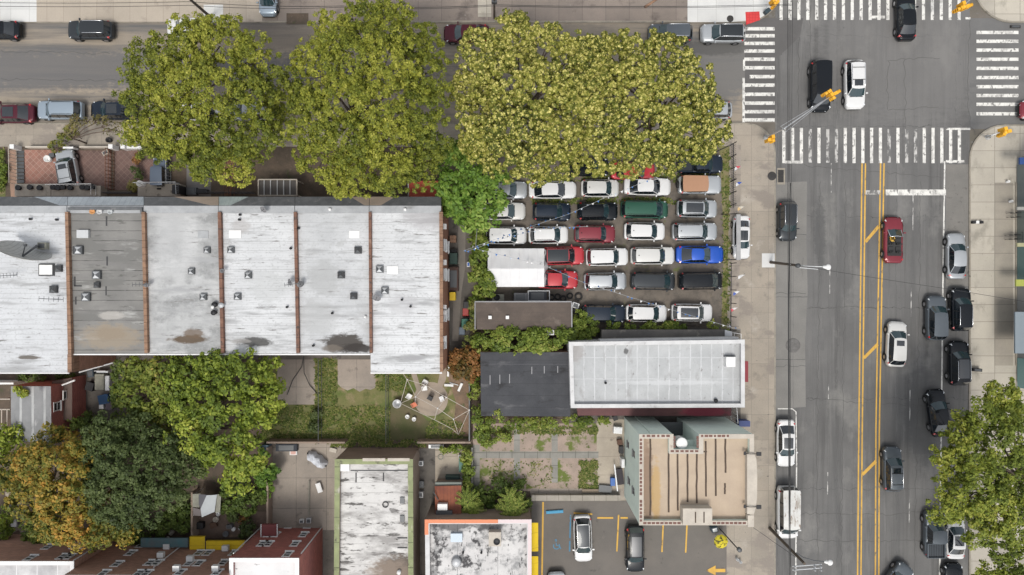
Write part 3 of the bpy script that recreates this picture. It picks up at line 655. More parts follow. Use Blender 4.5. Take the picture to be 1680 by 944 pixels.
# the driver of the convertible
def person(root, joints, rad, m, name='body'):
    me = bpy.data.meshes.new(name); vs = [j[0] for j in joints]; es = [(i, j[1]) for i, j in enumerate(joints) if j[1] is not None]
    me.from_pydata(vs, es, []); o = bpy.data.objects.new(name, me); COL.objects.link(o); o.parent = root
    sk = o.modifiers.new('skin','SKIN'); su = o.modifiers.new('sub','SUBSURF'); su.levels = 1; su.render_levels = 1
    for i, v in enumerate(me.skin_vertices[0].data): v.radius = (joints[i][2],)*2; v.use_root = (i == 0)
    me.materials.append(m); return o
m_skin = plain('skin', (.38,.22,.15), .6); m_yshirt = plain('yellow_shirt', (.62,.38,.06), .8); m_hair = plain('dark_hair', (.02,.015,.012), .7)
pr = thing('person', cv.location+Vector((-.34,-.12,.82)), 'driver in a yellow shirt sitting in the red open car', 'person')
# heading up: local +y forward
J = [((0,0,.12),None,.15),((0,.0,.35),0,.17),((0,.02,.52),1,.15),((0,.03,.62),2,.06),((0,.05,.72),3,.09),((0,.05,.82),4,.085),
     ((.19,.04,.52),2,.06),((.23,.2,.36),6,.045),((.14,.42,.36),7,.035),((-.19,.04,.52),2,.06),((-.23,.2,.36),9,.045),((-.14,.42,.36),10,.035),
     ((.1,.2,.12),0,.085),((.12,.5,.12),12,.07),((-.1,.2,.12),0,.085),((-.12,.5,.12),14,.07)]
person(pr, J, None, m_yshirt)
hm = MB(); c_ = pr.location
hm.lathe(c_+Vector((0,.05,.70)),[(0,-.02),(.06,0),(.085,.06),(.09,.11),(.07,.17),(0,.2)],12,0); hm.build('head', m_skin, pr)
hm = MB(); hm.lathe(c_+Vector((0,.035,.75)),[(.095,.03),(.1,.09),(.078,.15),(0,.18)],12,0); hm.build('hair', m_hair, pr)
# open doors of the askew black sedan
for dx, aa in ((.35,-38),(-.75,-62)):
    mb_ = MB(); a_ = R(98); c0 = bs.location; fx = Vector((math.cos(a_),math.sin(a_),0)); rt = Vector((math.sin(a_),-math.cos(a_),0))
    h0 = fx*dx*1 + rt*.9; dr = (Matrix.Rotation(R(aa+0),3,'Z') @ (-fx)) 
    dr = (rt*math.sin(R(60)) - fx*math.cos(R(60)))
    q0 = c0+h0; q1 = q0+dr*1.05
    for zz0, zz1 in ((.35,.95),):
        n_ = Vector((-dr.y,dr.x,0))*.035
        mb_.prism([q0-n_,q1-n_,q1+n_,q0+n_],zz0,zz1,bottom=True)
    # local coordinates of the rotated, scaled root
    me_ = mb_.mesh('door',[PAINT['black']]); inv = (Matrix.Translation(bs.location) @ Matrix.Rotation(a_,4,'Z') @ Matrix.Diagonal((bs.scale.x,bs.scale.y,bs.scale.z,1))).inverted()
    me_.transform(inv); o_ = bpy.data.objects.new('door', me_); COL.objects.link(o_); o_.parent = bs; o_['label'] = 'open black door'
# ================================================================ BUILDINGS
m_brick = pm('brown_brick', (.45,.25,.18), (.37,.21,.155), .6, fine=.1, brick=(.42,.16,.012,(.26,.2,.16),.16,'wall'), rough=.9)
m_brick_r = pm('red_brick', (.42,.145,.12), (.34,.13,.11), .6, fine=.1, brick=(.42,.16,.012,(.2,.12,.1),.14,'wall'), rough=.9)
m_brick_o = pm('orange_brick', (.34,.15,.09), (.27,.125,.08), .6, fine=.1, brick=(.42,.16,.012,(.28,.2,.15),.16,'wall'), rough=.9)
m_cope = pm('terracotta_coping', (.30,.18,.115), (.18,.11,.075), 1.6, fine=.2, lines=((1,.62,.1,.06,(.13,.07,.045),0),), spots=(((.13,.08,.06),1.3,.6,.72,(1,1)),))
m_cope_r = pm('red_coping', (.21,.11,.075), (.14,.075,.055), 1.6, fine=.2, lines=((1,.9,.1,.07,(.08,.045,.035),0),), spots=(((.07,.055,.05),1.8,.55,.64,(1,1)),((.30,.2,.15),1.1,.58,.7,(1,1))))
def roofm(name, c1, c2, lines, spots, ell=(), **k):
    return pm(name, c1, c2, .35, fine=.06, fsc=8, lines=lines, spots=spots, ell=ell, **k)
WL = ((1,.86,.1,.05,(.36,.365,.37),.10),(1,.43,.27,.04,(.44,.445,.45),.14))
SQ = ((.20,.195,.19),3.6,.60,.66,(.12,1)); SM = ((.36,.365,.37),4.5,.55,.70,(1,1))
SP = ((.33,.335,.34),1.3,.53,.66,(.14,1))
SD = lambda lo: ((.12,.115,.11), 2.0, lo-.045, lo+.0, (.2,1))
ZR = 7.5
m_rA = roofm('roof_white_wrinkled',(.56,.575,.59),(.48,.49,.505),((1,.47,.1,.05,(.40,.41,.42),.16),),(SM,SP,SQ,SD(.70)),ell=((48,587,22,3,ZR,(.1,.085,.07),.9),(70,620,18,8,ZR,(.4,.4,.4),.5)))
m_rB = roofm('roof_grey_felt',(.225,.22,.208),(.165,.162,.155),((1,.91,.3,.07,(.07,.068,.065),.04),(0,4.9,1.15,.05,(.2,.195,.19),0)),(((.18,.175,.17),.8,.55,.7,(.15,1)),((.40,.40,.385),1.1,.58,.72,(.2,1)),((.12,.118,.11),2.2,.59,.66,(.25,1)),((.16,.158,.15),.5,.56,.6,(.2,1))),ell=((182,548,26,10,ZR,(.15,.105,.07),.85),(180,553,52,22,ZR,(.27,.225,.17),.8),(183,518,20,7,ZR,(.42,.40,.37),.6)))
m_rC = roofm('roof_patchy_white',(.50,.505,.505),(.31,.315,.315),((1,.9,.5,.04,(.42,.42,.42),.1),),(((.25,.255,.255),.5,.50,.62,(.7,1)),SM,SP,SQ,SD(.69)),ell=((312,557,32,7,ZR,(.10,.07,.045),.95),(318,548,18,8,ZR,(.13,.09,.06),.8),(285,400,34,50,ZR,(.43,.435,.44),.5),(290,350,60,7,ZR,(.40,.40,.40),.7)))
m_rD = roofm('roof_bright_white',(.58,.59,.60),(.50,.51,.52),WL,(SM,SP,SQ,SD(.68)),ell=((395,372,16,12,ZR,(.34,.32,.31),.5),(440,470,30,30,ZR,(.40,.41,.41),.5),(418,562,26,8,ZR,(.05,.048,.045),.9),(395,560,16,4,ZR,(.3,.29,.28),.7)))
m_rE = roofm('roof_weathered_white',(.54,.55,.56),(.42,.43,.44),WL,(((.40,.405,.405),.55,.56,.68,(.6,1)),SM,SP,SQ,SD(.69)),ell=((530,455,26,30,ZR,(.34,.345,.345),.6),(520,520,34,30,ZR,(.38,.385,.385),.6),(565,564,34,16,ZR,(.05,.042,.035),.95),(585,572,28,8,ZR,(.035,.03,.027),.95),(545,572,18,6,ZR,(.14,.12,.1),.8)))
m_rF = roofm('roof_clean_white',(.60,.61,.62),(.52,.53,.54),WL,(SM,SP,SQ,SD(.70)),ell=((700,352,40,26,ZR,(.36,.35,.36),.6),(660,500,24,18,ZR,(.42,.42,.43),.6),(678,588,16,4,ZR,(.3,.3,.31),.8)))
m_band = pm('roof_edge_membrane', (.38,.39,.40), (.30,.31,.32), 1, fine=.1, spots=(((.25,.25,.25),1.2,.58,.72,(.4,1)),))
m_slate = pm('grey_shingle', (.13,.135,.14), (.09,.095,.1), 1.4, fine=.15, spots=(((.2,.2,.2),1.6,.58,.74,(1,1)),))
m_metal_b = pm('pale_blue_metal', (.36,.40,.43), (.27,.30,.33), 1.2, fine=.08, lines=((0,.5,.1,.03,(.2,.22,.24),0),))
m_metal_g = pm('pale_green_metal', (.36,.42,.41), (.28,.33,.33), 1.2, fine=.08, lines=((0,.35,.1,.03,(.22,.26,.26),0),))
m_peach = pm('peach_flashing', (.36,.29,.235), (.30,.25,.2), 1.2, fine=.08)
m_gutter = plain('white_gutter', (.68,.68,.68), .5)
m_dark = plain('dark_bitumen', (.05,.05,.052), .8); m_dkgrey = plain('dark_grey_metal', (.09,.095,.1), .5, .3)
m_lite = plain('pale_metal', (.52,.53,.54), .45, .3); m_wht = plain('white_plastic', (.72,.72,.71), .5); m_black = plain('black_plastic', (.015,.015,.017), .6)
m_pane = plain('window_pane', (.012,.016,.02), .12, 0, .2, .3); m_pane.node_tree
def slab(mb, poly, z0, z1, m=0): mb.prism(poly, z0, z1, m)
def win(root, c, ax, w, h, fm=None, deep=.08):
    """window standing in a wall; ax = +1/-1 along x ('x') or y ('y') is the outward direction"""
    c = Vector(c); a, s = ax
    def B(mb, du, dv, wu, hv, d):
        off = Vector((0, du, dv)) if a == 'x' else Vector((du, 0, dv)); out = Vector((s,0,0)) if a == 'x' else Vector((0,s,0))
        sz = (d, wu, hv) if a == 'x' else (wu, d, hv); mb.box(c+off+out*d/2, sz)
    f = MB(); t = .09
    B(f, 0, h/2, w+.16, t, deep); B(f, 0, -h/2, w+.26, t, deep+.08); B(f, -w/2, 0, t, h, deep); B(f, w/2, 0, t, h, deep); B(f, 0, 0, w, .05, deep*.8)
    fo = f.build('window', fm or m_wht, root); p = MB(); B(p, 0, 0, w-.02, h-.02, .03); p.build('pane', m_pane, fo)
def vent(root, px, py, z, s=.62, light=True):
    c = P(px, py, z); b = MB()
    b.box(c+Vector((0,0,.14)), (s,s,.28)); o = b.build('vent_curb', m_dkgrey if light else m_dark, root)
    q = MB(); h_ = s*.40; zt_ = .30; vs = [c+Vector((a*h_,b_*h_,zt_)) for a, b_ in ((-1,-1),(1,-1),(1,1),(-1,1))]+[c+Vector((0,0,zt_+.16))]
    q.add(vs, [(0,1,4),(2,3,4)], 0); q.add(vs, [(1,2,4),(3,0,4)], 1); q.build('vent_cap', [m_lite if light else m_dkgrey, m_dkgrey if light else m_dark], o)
def hatch(root, px0, py0, px1, py1, z, m, hh=.1, nm='roof_hatch', rim=None):
    b = MB(); b.prism(rect(px0,py0,px1,py1,z), z, z+hh); o = b.build(nm, m, root)
    if rim:
        r_ = MB(); ou = [Vector((p[0],p[1])) for p in rect(px0-2,py0-2,px1+2,py1+2,z)]; ring(r_, ou, inset(ou,.13), z, z+hh*.7); r_.build('hatch_curb', rim, o)
    return o
# ---- the terrace of row houses
def row_house(lbl, xa, xb, xa2, xb2, y1, rm, mans, cop, copm=None, vents=(), hatches=()):
    """xa..xb at the north end, xa2..xb2 at the south end (photo px at roof height)"""
    base = P((xa+xb)/2, 460, ZR); base.z = ZK
    t = thing('row_house', base, lbl, 'house', 'row houses of the terrace')
    body = [P(xa,337.5,ZR),P(xb,337.5,ZR),P(xb2,y1,ZR),P(xa2,y1,ZR)]
    ins = inset(body, .012)
    b = MB(); b.prism(ins, .1, ZR-.05, top=False); b.build('wall', m_brick_o if 'right end' in lbl else m_brick, t)
    r_ = MB(); r_.prism(ins, ZR-.05, ZR); r_.build('roof', rm, t)
    r_ = MB(); r_.prism([P(xa+.6,338,ZR),P(xb-.6,338,ZR),P(xb-.6,350,ZR),P(xa+.6,350,ZR)], ZR+.004, ZR+.10); r_.build('roof_edge', m_band, t)
    # sloped front canopy (mansard)
    x0, x1 = xa+.3, xb-.3
    a, b_, ma, mb_ = mans
    def front(x): return P(x, 323, ZR-.7)
    def back(x): return P(x, 337.2, ZR+.06)
    if a is None:
        q = MB(); q.add([front(x0),front(x1),back(x1),back(x0)],[(0,1,2,3)]); q.build('porch_roof', ma, t)
    else:       # a diagonal hip between two finishes: a at the front, b at the back
        q = MB(); q.add([front(x0),front(a),back(b_),back(x0)],[(0,1,2,3)]); q.build('porch_roof', ma, t)
        q = MB(); q.add([front(a),front(x1),back(x1),back(b_)],[(0,1,2,3)]); q.build('porch_roof', mb_, t)
    q = MB(); q.prism([front(x0),front(x1),front(x1)+Vector((0,-.9,0)),front(x0)+Vector((0,-.9,0))], ZR-1.0, ZR-.73, bottom=True); q.build('cornice', m_slate, t)
    if cop:
        cm_ = copm or m_cope; q = MB(); c0, c1, c2, c3 = cop; c0 += .7; c2 += .7; c1 -= .5; c3 -= .5
        q.prism([P(c0,348,ZR+.35),P(c1,348,ZR+.35),P(c3,y1-1,ZR+.35),P(c2,y1-1,ZR+.35)], ZR+.002, ZR+.38); q.build('party_wall', cm_, t)
    q = MB(); a_ = P(xa2,y1+1.2,ZR); c_ = P(xb2,y1+1.2,ZR); q.box(((a_.x+c_.x)/2,a_.y,ZR+.0),(c_.x-a_.x-.02,.12,.14)); q.build('gutter', m_gutter, t)
    for v in vents: vent(t, v[0], v[1], ZR, *(v[2:] if len(v) > 2 else ()))
    for h_ in hatches: hatch(t, *h_[:4], ZR, *h_[4:])
    return t
rA = row_house('leftmost row house with wrinkled white roof and the big mesh dish', -70, 111, -70, 114, 611, m_rA, (55,98,m_slate,m_metal_b), (106,112.5,111.5,118.5), vents=((98,441,.6,False),(90,475,.65,False)), hatches=((67,435,88,451,m_wht,.22,'roof_hatch',m_dark),))
rB = row_house('row house with the dark grey felt roof, second from the left', 111, 236, 117, 241, 580.5, m_rB, (None,0,m_metal_b,None), (231.5,238,236.5,243), vents=((131,411,.75),(160.5,451.5,.75),(143,487.5,.75),(161,468,.5,False)), hatches=((129,378,148,391,m_lite,.3),))
rC = row_house('row house with patchy grey and white roof and a brown stain', 236, 359, 241, 365, 580.5, m_rC, (285,345,m_slate,m_peach), (356.5,363,361.5,368), m_cope_r, vents=((341,411,.55),(315.5,445.5,.55),(335,487.5,.6)), hatches=((325,379,342,391,m_band,.06),))
rD = row_house('row house with bright white roof and tan frame on its front edge', 359, 484, 365, 488, 580.5, m_rD, (408,378,m_metal_g,m_slate), (481,487,485.5,491.5), m_cope_r, vents=((380,410.5,.58),(408.5,452,.6),(391,487,.6)), hatches=((376,378,396,391,m_wht,.06),))
rE = row_house('row house with weathered white roof and black blot at the lower edge', 484, 606, 488, 608, 580.5, m_rE, (575,598,m_slate,m_peach), (604,609.5,605.5,611), m_cope_r, vents=((588,411,.62,False),(560.5,451.5,.62,False),(581,486,.6,False)), hatches=((573,379,590,391,m_wht,.06),))
rF = row_house('right end row house with clean white roof and brick side wall', 606, 724, 608, 725.5, 611, m_rF, (648,625,m_peach,m_slate), (720,727,721,727.5), m_cope, vents=((623.5,442,.65),(632,477,.65)), hatches=((635,437,653,450,m_wht,.08),))
# dark upstand round the felt roof, chimney pots, patches
q = MB(); zz = ZR
for r_ in ((112,340.5,233,344.5),): q.prism(rect(*r_, zz+.3), zz+.1, zz+.35)
q.prism([P(229,344,zz+.3),P(233,344,zz+.3),P(234,352,zz+.3),P(231,352,zz+.3)], zz+.1, zz+.3); q.build('parapet', m_slate, rB)
for (a,b_,c,d) in ((173.5,355,176,371),(174.5,421,177,436),(119.5,404,122,417),(121,454,124,470),(122,468,134,470.5),(173,470,175,485),(123,487,125.5,500)): q = MB(); q.prism(rect(a,b_,c,d,zz+.01), zz+.003, zz+.02); q.build('roof_patch', m_dark, rB)
def pot(root, px, py, z, r=.16, h=.5, m=None):
    q = MB(); q.lathe(P(px,py,z), [(r,0),(r,h),(r*1.25,h),(r*1.25,h+.08),(0,h+.12)], 12); q.build('vent_pipe', m or m_dkgrey, root)
for a in ((354,500),(353,513)): pot(rC,*a,ZR,.2,.3,m_black)
pot(rC,352,504,ZR,.12,.4,m_wht); pot(rD,366,501,ZR,.2,.4,m_lite)
for root, ax, ay in ((rE,515,567),(rD,472,504),(rE,600,520),(rF,660,492),(rE,491,375),(rE,478,408),(rA,52,360),(rA,95,361),(rD,395,353),(rD,394,361),(rE,546,514),(rF,674,503)): pot(root,ax,ay,ZR,.09,.2,m_black if ay!=520 else m_wht)
for (x,y),rr_ in (((542,344),rE),((665,344),rF)): q = MB(); q.lathe(P(x,y,ZR), [(.14,.1),(.14,.3),(0,.34)], 10); q.build('vent_pipe', m_wht, rr_)
for x_, c_ in ((153,(.55,.27,.10)),(182,(.42,.44,.45)),(165,(.5,.5,.5))): q = MB(); q.lathe(P(x_,347.5,ZR+.1),[(.2,0),(.26,.2),(.2,.2),(.15,.05),(0,.05)],14); q.build('roof_basin', plain('basin_%d'%x_,c_,.6), rB)
# brick return wall between the end houses
b = MB(); b.prism([P(114.6,581,ZR),P(118.5,581,ZR),P(119,611,ZR),P(115,611,ZR)], ZR-1, ZR+.36); b.build('party_wall', m_cope, rA)
# side things on the right wall of the terrace
for y in (372,431,505,512,556): 
    q = MB(); q.box(P(729.5,y,ZR-1.5),(.35,.5,.3)); q.build('wall_unit', m_wht, rF)
for y,z in ((400,2.2),(400,5),(450,2.2),(450,5),(520,2.2),(520,5),(566,5)): 
    c = Vector((P(724.6,y,ZR).x, P(724.6,y,ZR).y, z)); win(rF, c, ('x',1), 1.0, 1.4)
# ---- generic flat-roofed building
def flat(name, lbl, poly, h, wm, rm, par=.45, pt=.28, cm=None, cat='building', group=None, z0=.1):
    w = [P(x,y,h) for x, y in poly]; cx_ = sum(p.x for p in w)/len(w); cy_ = sum(p.y for p in w)/len(w)
    t = thing(name, (cx_,cy_,ZK), lbl, cat, group)
    b = MB(); b.prism(w, z0, h-par, top=False); b.build('wall', wm, t)
    inn = inset(w, pt)
    r_ = MB(); r_.prism(inset(w,.01), h-par-.06, h-par-.004, sides=False); r_.build('roof', rm, t)
    if par > .05:
        q = MB(); ring(q, w, inn, h-par, h); q.build('parapet', wm, t)
        q = MB(); ou = inset(w,-.04); ring(q, ou, inset(w, pt+.03), h+.003, h+.06); q.build('coping', cm or wm, t)
    return t
def wallN(px, py, Y): 
    z_ = H - (-Y*S*H)/(py-CY); return Vector(((px-CX)/S*(H-z_)/H, Y, z_))
def wallE(px, py, X):
    z_ = H - (X*S*H)/(px-CX); return Vector((X, (CY-py)/S*(H-z_)/H, z_))
m_stucco = pm('pale_green_stucco', (.66,.76,.69), (.60,.69,.63), .8, fine=.04, spots=(((.36,.42,.38),.9,.62,.75,(1,1)),))
m_tanroof = pm('tan_roof_felt', (.45,.36,.27), (.385,.305,.23), .5, fine=.06, spots=(((.36,.28,.21),.9,.6,.75,(.3,1)),), lines=((0,.95,.2,.035,(.40,.32,.25),.05),), ell=((1063,800,9,75,8,(.22,.155,.11),.9),(1076,810,8,55,8,(.42,.28,.12),.8),(1058,760,7,60,8,(.26,.18,.13),.7)))
m_beige = pm('beige_coping', (.50,.455,.39), (.41,.37,.32), 1, fine=.07, spots=(((.3,.24,.2),1.5,.63,.74,(1,1)),))
m_bstone = plain('brown_coping_stone', (.16,.085,.07), .9, var=.3)
# pale green building with the light well
HO = 8.5
gO = flat('flat_roofed_building', 'pale green three storey building with tan roof and dark tar stripes', [(1049,713),(1104,713),(1104,738),(1147,738),(1147,713),(1236,713),(1236,861),(1049,861)], HO, m_stucco, m_tanroof, .5, .34, m_beige)
zr = HO-.5
q = MB()
for x, a, b_ in ((1097,716,841),(1112,741,838),(1128,741,824),(1143,741,826),(1158,724,815),(1174,716,814),(1190,716,776),(1189.5,793,811),(1067,716,846)):
    pts = [(x+random.uniform(-.5,.5), a+(b_-a)*i/6) for i in range(7)]; w_ = 3.0
    P3 = [P(u,v,zr+.012) for u,v in pts]
    q = MB()
    for i in range(6): q.sheet([P3[i]+Vector((-w_/36,0,0)),P3[i+1]+Vector((-w_/36,0,0)),P3[i+1]+Vector((w_/36,0,0)),P3[i]+Vector((w_/36,0,0))])
    q.build('tar_stripe', pm('tar_seam',(.06,.045,.035),(.1,.07,.05),1.5,fine=.1), gO)
q = MB()
for r_ in ((1157,716,1178,718.5),(1057,716,1084,718),(1152,740,1160,742.5)): q = MB(); q.prism(rect(*r_,zr), zr+.004, zr+.009); q.build('tar_stripe', pm('tar_seam',0), gO)
q = MB(); zc = HO+.062
for i in range(22):
    if i in (7,15): continue
    q.box(P(1051.5, 722+6.3*i, zc), (.22,.26 if i % 3 else .2,.02))
for x in list(range(1056,1104,8))+list(range(1152,1200,7)): q.box(P(x,715.5,zc),(.32 if x%3 else .2,.2,.02))
for y in range(718,736,5): q.box(P(1106.5,y,zc),(.18,.22,.02)); q.box(P(1144.5,y,zc),(.2,.24,.02))
for x in range(1103,1148,8): q.box(P(x,740.5,zc),(.3,.18,.02))
for x in list(range(1058,1120,7))+list(range(1172,1226,7)): q.box(P(x,858.5,zc),(.3,.2,.02))
q.build('coping_stones', m_bstone, gO)
q = MB(); q.prism([P(1235,742,HO-.2),P(1239,752,HO-.2),P(1240.5,780,HO-.2),P(1240,815,HO-.2),P(1238,832,HO-.2),P(1235,842,HO-.2),P(1224,842,HO-.2),P(1224,742,HO-.2)], HO-.9, HO+.1, bottom=True); q.build('facade_cornice', m_beige, gO)
q = MB(); q.prism(rect(1226,845,1236,864,HO), HO-.4, HO+.14); q.build('corner_pier', m_beige, gO)
q = MB(); q.prism(rect(1120,834,1168,861,HO+.5), HO-.48, HO+.6); o_ = q.build('roof_bulkhead', m_beige, gO)
for x in (1141,1155): q = MB(); q.prism(rect(x-1,840,x+1,858,HO+.6), HO+.604, HO+.615); q.build('tar_stripe', MATS['tar_seam'], o_)
q = MB(); q.prism(rect(1104,714,1147,737,HO), 2.6, 2.64); q.build('light_well_roof', m_dkgrey, gO)
q = MB(); q.lathe(P(1118,727,HO-.5),[(.44,-1.1),(.44,0),(.52,0),(.52,.12),(.44,.14),(0,.2)],20); o_ = q.build('round_tank', m_wht, gO)
q = MB(); q.prism(rect(1108,722,1147,738,HO-1.6), HO-1.75, HO-1.6, bottom=True); q.build('well_landing', m_stucco, gO)
for y in (745,832):
    q = MB(); q.tube([P(1222,y-1,HO),P(1230,y,HO+.3),P(1241,y,HO+.2)],.035); q.box(P(1245,y,HO+.18),(.42,.34,.12)); q.box(P(1222,y-1,HO+.05),(.2,.3,.1)); q.build('floodlight', m_black, gO)
Xw = P(1049,0,HO).x
for (y, z_) in ((745,5.8),(790,3.2),(806,5.6),(730,2.6)): c = P(1040,y,z_); c.x = Xw; win(gO, c, ('x',-1), .5, .9, m_dkgrey, .03)
Yn = P(0,713,HO).y
q = MB(); q.tube([(P(1069,0,HO).x, Yn+.05, .3),(P(1069,0,HO).x, Yn+.05, HO-.5)],.05); q.build('downpipe', m_stucco, gO)
# white commercial roof
m_comm = pm('commercial_white_roof', (.45,.46,.465), (.37,.38,.385), .5, fine=.07, lines=((0,1.02,.3,.11,(.53,.54,.55),.2),(1,2.05,.6,.08,(.50,.51,.52),.15)), spots=(((.33,.33,.33),1.1,.58,.70,(1,.5)),((.24,.235,.23),3.5,.62,.68,(1,.6))),
   ell=((945,580,14,16,4.6,(.3,.28,.27),.6),(1027,577,4,6,4.6,(.1,.1,.1),.9),(1100,628,90,4,4.6,(.55,.56,.57),.6),(1205,600,14,40,4.6,(.33,.33,.33),.4),(1060,660,120,5,4.6,(.36,.37,.39),.5)))
m_grwhite = pm('grey_white_coping', (.60,.60,.60), (.5,.5,.5), 1, fine=.06, spots=(((.33,.32,.32),1.3,.6,.72,(1,1)),))
gL = flat('shop_building', 'long one storey shop with white panelled roof and pale parapet', [(934,562),(1221,558),(1221,668),(937,669)], 5, m_grwhite, m_comm, .4, .3, m_grwhite)
q = MB(); q.prism(rect(1191,586,1206,602,5.2), 4.6, 5.3); o_ = q.build('roof_unit', m_wht, gL); q = MB(); q.prism(rect(1189,584,1208,586,5), 4.62, 4.8); q.build('unit_base', m_dkgrey, o_)
pot(gL,993,628,4.6,.1,.2,m_black); pot(gL,1173.5,657,4.6,.15,.2,m_black)
q = MB(); q.prism([P(945,660,2.6),P(1200,658,2.6),P(1200,683,2.6),P(948,682,2.6)], 2.3, 2.6); q.build('side_canopy', pm('maroon_canopy',(.13,.06,.06),(.10,.05,.05),.8,fine=.1,ell=((1155,676,40,8,2.6,(.22,.04,.06),.9),)), gL)
q = MB(); q.prism([P(1220,593,2.8),P(1227,593,2.5),P(1227,627,2.5),P(1220,627,2.8)], 2.3, 2.6, bottom=True); q.build('awning', plain('maroon_awning',(.22,.03,.04),.7), gL)
q = MB(); q.prism(rect(988,542,1192,558,3.0), .1, 2.6); q.build('side_annex', pm('dark_annex_roof',(.14,.13,.12),(.1,.095,.09),.6,fine=.1,spots=(((.22,.2,.18),1,.6,.7,(1,1)),)), gL)
q = MB(); q.prism([P(1192,542,3.2),P(1204,545,3.2),P(1204,556,3.2),P(1192,556,3.2)], 2.4, 2.7, bottom=True); q.build('door_canopy', m_lite, gL)
q = MB(); q.prism([P(985,558,5),P(1215,554,5),P(1215,557.5,5),P(985,561.5,5)], 3.2, 4.4, bottom=True); q.build('roof_ledge', m_grwhite, gL)
# black flat roof, brown shed roof
m_acl = plain('dull_grey_clip',(.26,.26,.27),.7)
m_blk = pm('black_roof_felt', (.062,.064,.070), (.042,.044,.05), .45, fine=.18, spots=(((.11,.11,.115),.9,.58,.7,(.4,1)),((.028,.028,.03),.7,.56,.66,(.5,1))), lines=((1,1.15,.2,.04,(.035,.036,.04),.03),(1,5.3,2.2,.05,(.10,.10,.11),.05)))
gM = flat('garage_building', 'low square building with plain black felt roof', [(788,578),(936,578),(936,684),(789,683)], 3.5, m_brick, m_blk, .03, .2, m_dark)
for x, a, b_ in ((804,616,631),(820,615,630),(836,614,629),(872.5,602,614),(893,601,613),(915,601,612)): q = MB(); q.prism(rect(x-.7,a,x+.7,b_,3.5), 3.47, 3.5); q.build('roof_clip', m_acl, gM)
m_brn = pm('brown_shingle_roof', (.115,.09,.075), (.085,.068,.058), .6, fine=.14, lines=((1,.45,.2,.03,(.08,.07,.06),.02),), spots=(((.16,.13,.11),.8,.58,.72,(1,1)),))
gN = flat('lot_office', 'long low office with brown shingle roof beside the lot', [(780,496),(937,496),(938,541),(782,541)], 3.2, m_grwhite, m_brn, .03, .2, m_lite, cat='office')
for x in (804,832.5): q = MB(); q.box(P(x,521,3.3),(.32,.32,.3)); q.build('roof_vent', m_wht, gN)
q = MB(); q.prism(rect(779,494.3,938,496.2,3.2),3.12,3.24); q.prism(rect(937,496.4,939,541,3.2),3.12,3.24); q.prism(rect(778.6,496.4,780.2,541,3.2),3.12,3.24); q.build('roof_trim', m_acl, gN)
# long white roof with green parapet
m_dirty = pm('grimy_white_roof', (.60,.59,.57), (.48,.47,.46), .5, fine=.08, lines=((1,.98,.1,.05,(.35,.34,.33),.1),),
   spots=(((.10,.095,.09),1.7,.56,.62,(.28,1)),((.30,.29,.28),.8,.50,.64,(.4,1)),((.06,.056,.05),3.2,.61,.66,(.35,1))), ell=((655,935,38,26,4.6,(.10,.08,.065),.95),(640,950,44,34,4.6,(.25,.2,.16),.7)))
m_gpar = pm('green_parapet', (.27,.30,.155), (.20,.22,.12), .8, fine=.08, lines=((1,2.4,.3,.07,(.05,.06,.03),0),), spots=(((.10,.095,.07),1.5,.56,.68,(1,1)),((.4,.38,.32),1.2,.6,.7,(1,.5))))
m_bwall = pm('brown_plaster', (.30,.235,.185), (.24,.185,.15), .6, fine=.12, spots=(((.1,.075,.06),.9,.58,.72,(1,1)),))
gJ = flat('warehouse_building', 'long building with grimy white roof and green parapets', [(550,754),(677,754),(678,1060),(548,1060)], 5, m_bwall, m_dirty, .45, .42, m_gpar)
q = MB(); q.prism(rect(557,759,573,773,4.8), 4.55, 4.85); q.build('roof_hatch', m_wht, gJ)
q = MB(); q.prism(rect(595,752,632,757,5.1), 5.062, 5.12); q.prism(rect(636,752,672,757,5.1), 5.062, 5.12); q.build('parapet_panel', m_beige, gJ)
for (x,y) in ((660,821),(660,851)): q = MB(); q.box(P(x,y,4.6),(.42,.6,.2)); q.build('skylight', m_dkgrey, gJ)
q = MB(); q.lathe(P(632.5,828,4.56),[(.3,0),(.3,.1),(.22,.1),(.22,0)],20); q.build('pipe_collar', m_dark, gJ)
q = MB(); q.lathe(P(655,938,4.56),[(.2,0),(.2,.3),(0,.36)],14); q.build('vent_pipe', m_wht, gJ)
for a,b_,c,d in ((583,776,585,792),(628,776,630,790),(575,771.5,672,773),(652,898,668,900),(652,882,668,884)): q = MB(); q.prism(rect(a,b_,c,d,4.6),4.555,4.575); q.build('roof_patch', m_dark, gJ)
# stained roof with orange parapet
m_stain = pm('stained_white_roof', (.58,.57,.56), (.46,.45,.445), .5, fine=.08, spots=(((.06,.058,.06),.85,.535,.61,(1,1)),((.27,.27,.27),1.3,.50,.64,(1,1)),((.08,.08,.08),2.8,.59,.64,(1,.35))), lines=((0,3.9,1.4,.05,(.2,.2,.2),.1),), ell=((740,862,40,9,4,(.05,.05,.055),.8),(800,862,26,8,4,(.1,.1,.1),.7)))
gK = flat('corner_shop', 'shop with black-stained white roof and orange parapet edge', [(698,853),(871,853),(871,1060),(700,1060)], 4.5, m_bwall, m_stain, .4, .36, m_grwhite)
m_oran = plain('orange_parapet_paint', (.62,.22,.11), .7); m_pinkp = plain('pale_pink_paint', (.62,.52,.52), .7)
q = MB(); q.prism(rect(697,852,817,858,4.5),4.562,4.62); q.prism(rect(697,858.1,703,877,4.5),4.562,4.62); q.build('orange_edge', m_oran, gK)
q = MB(); q.prism(rect(817.2,852,872,858,4.5),4.562,4.61); q.prism(rect(866,858.1,872,1040,4.5),4.562,4.61); q.build('pink_edge', m_pinkp, gK)
q = MB(); q.prism(rect(739,877,758,891,4.7),4.1,4.5); q.build('skylight', plain('pale_blue_panel',(.36,.44,.52),.4), gK)
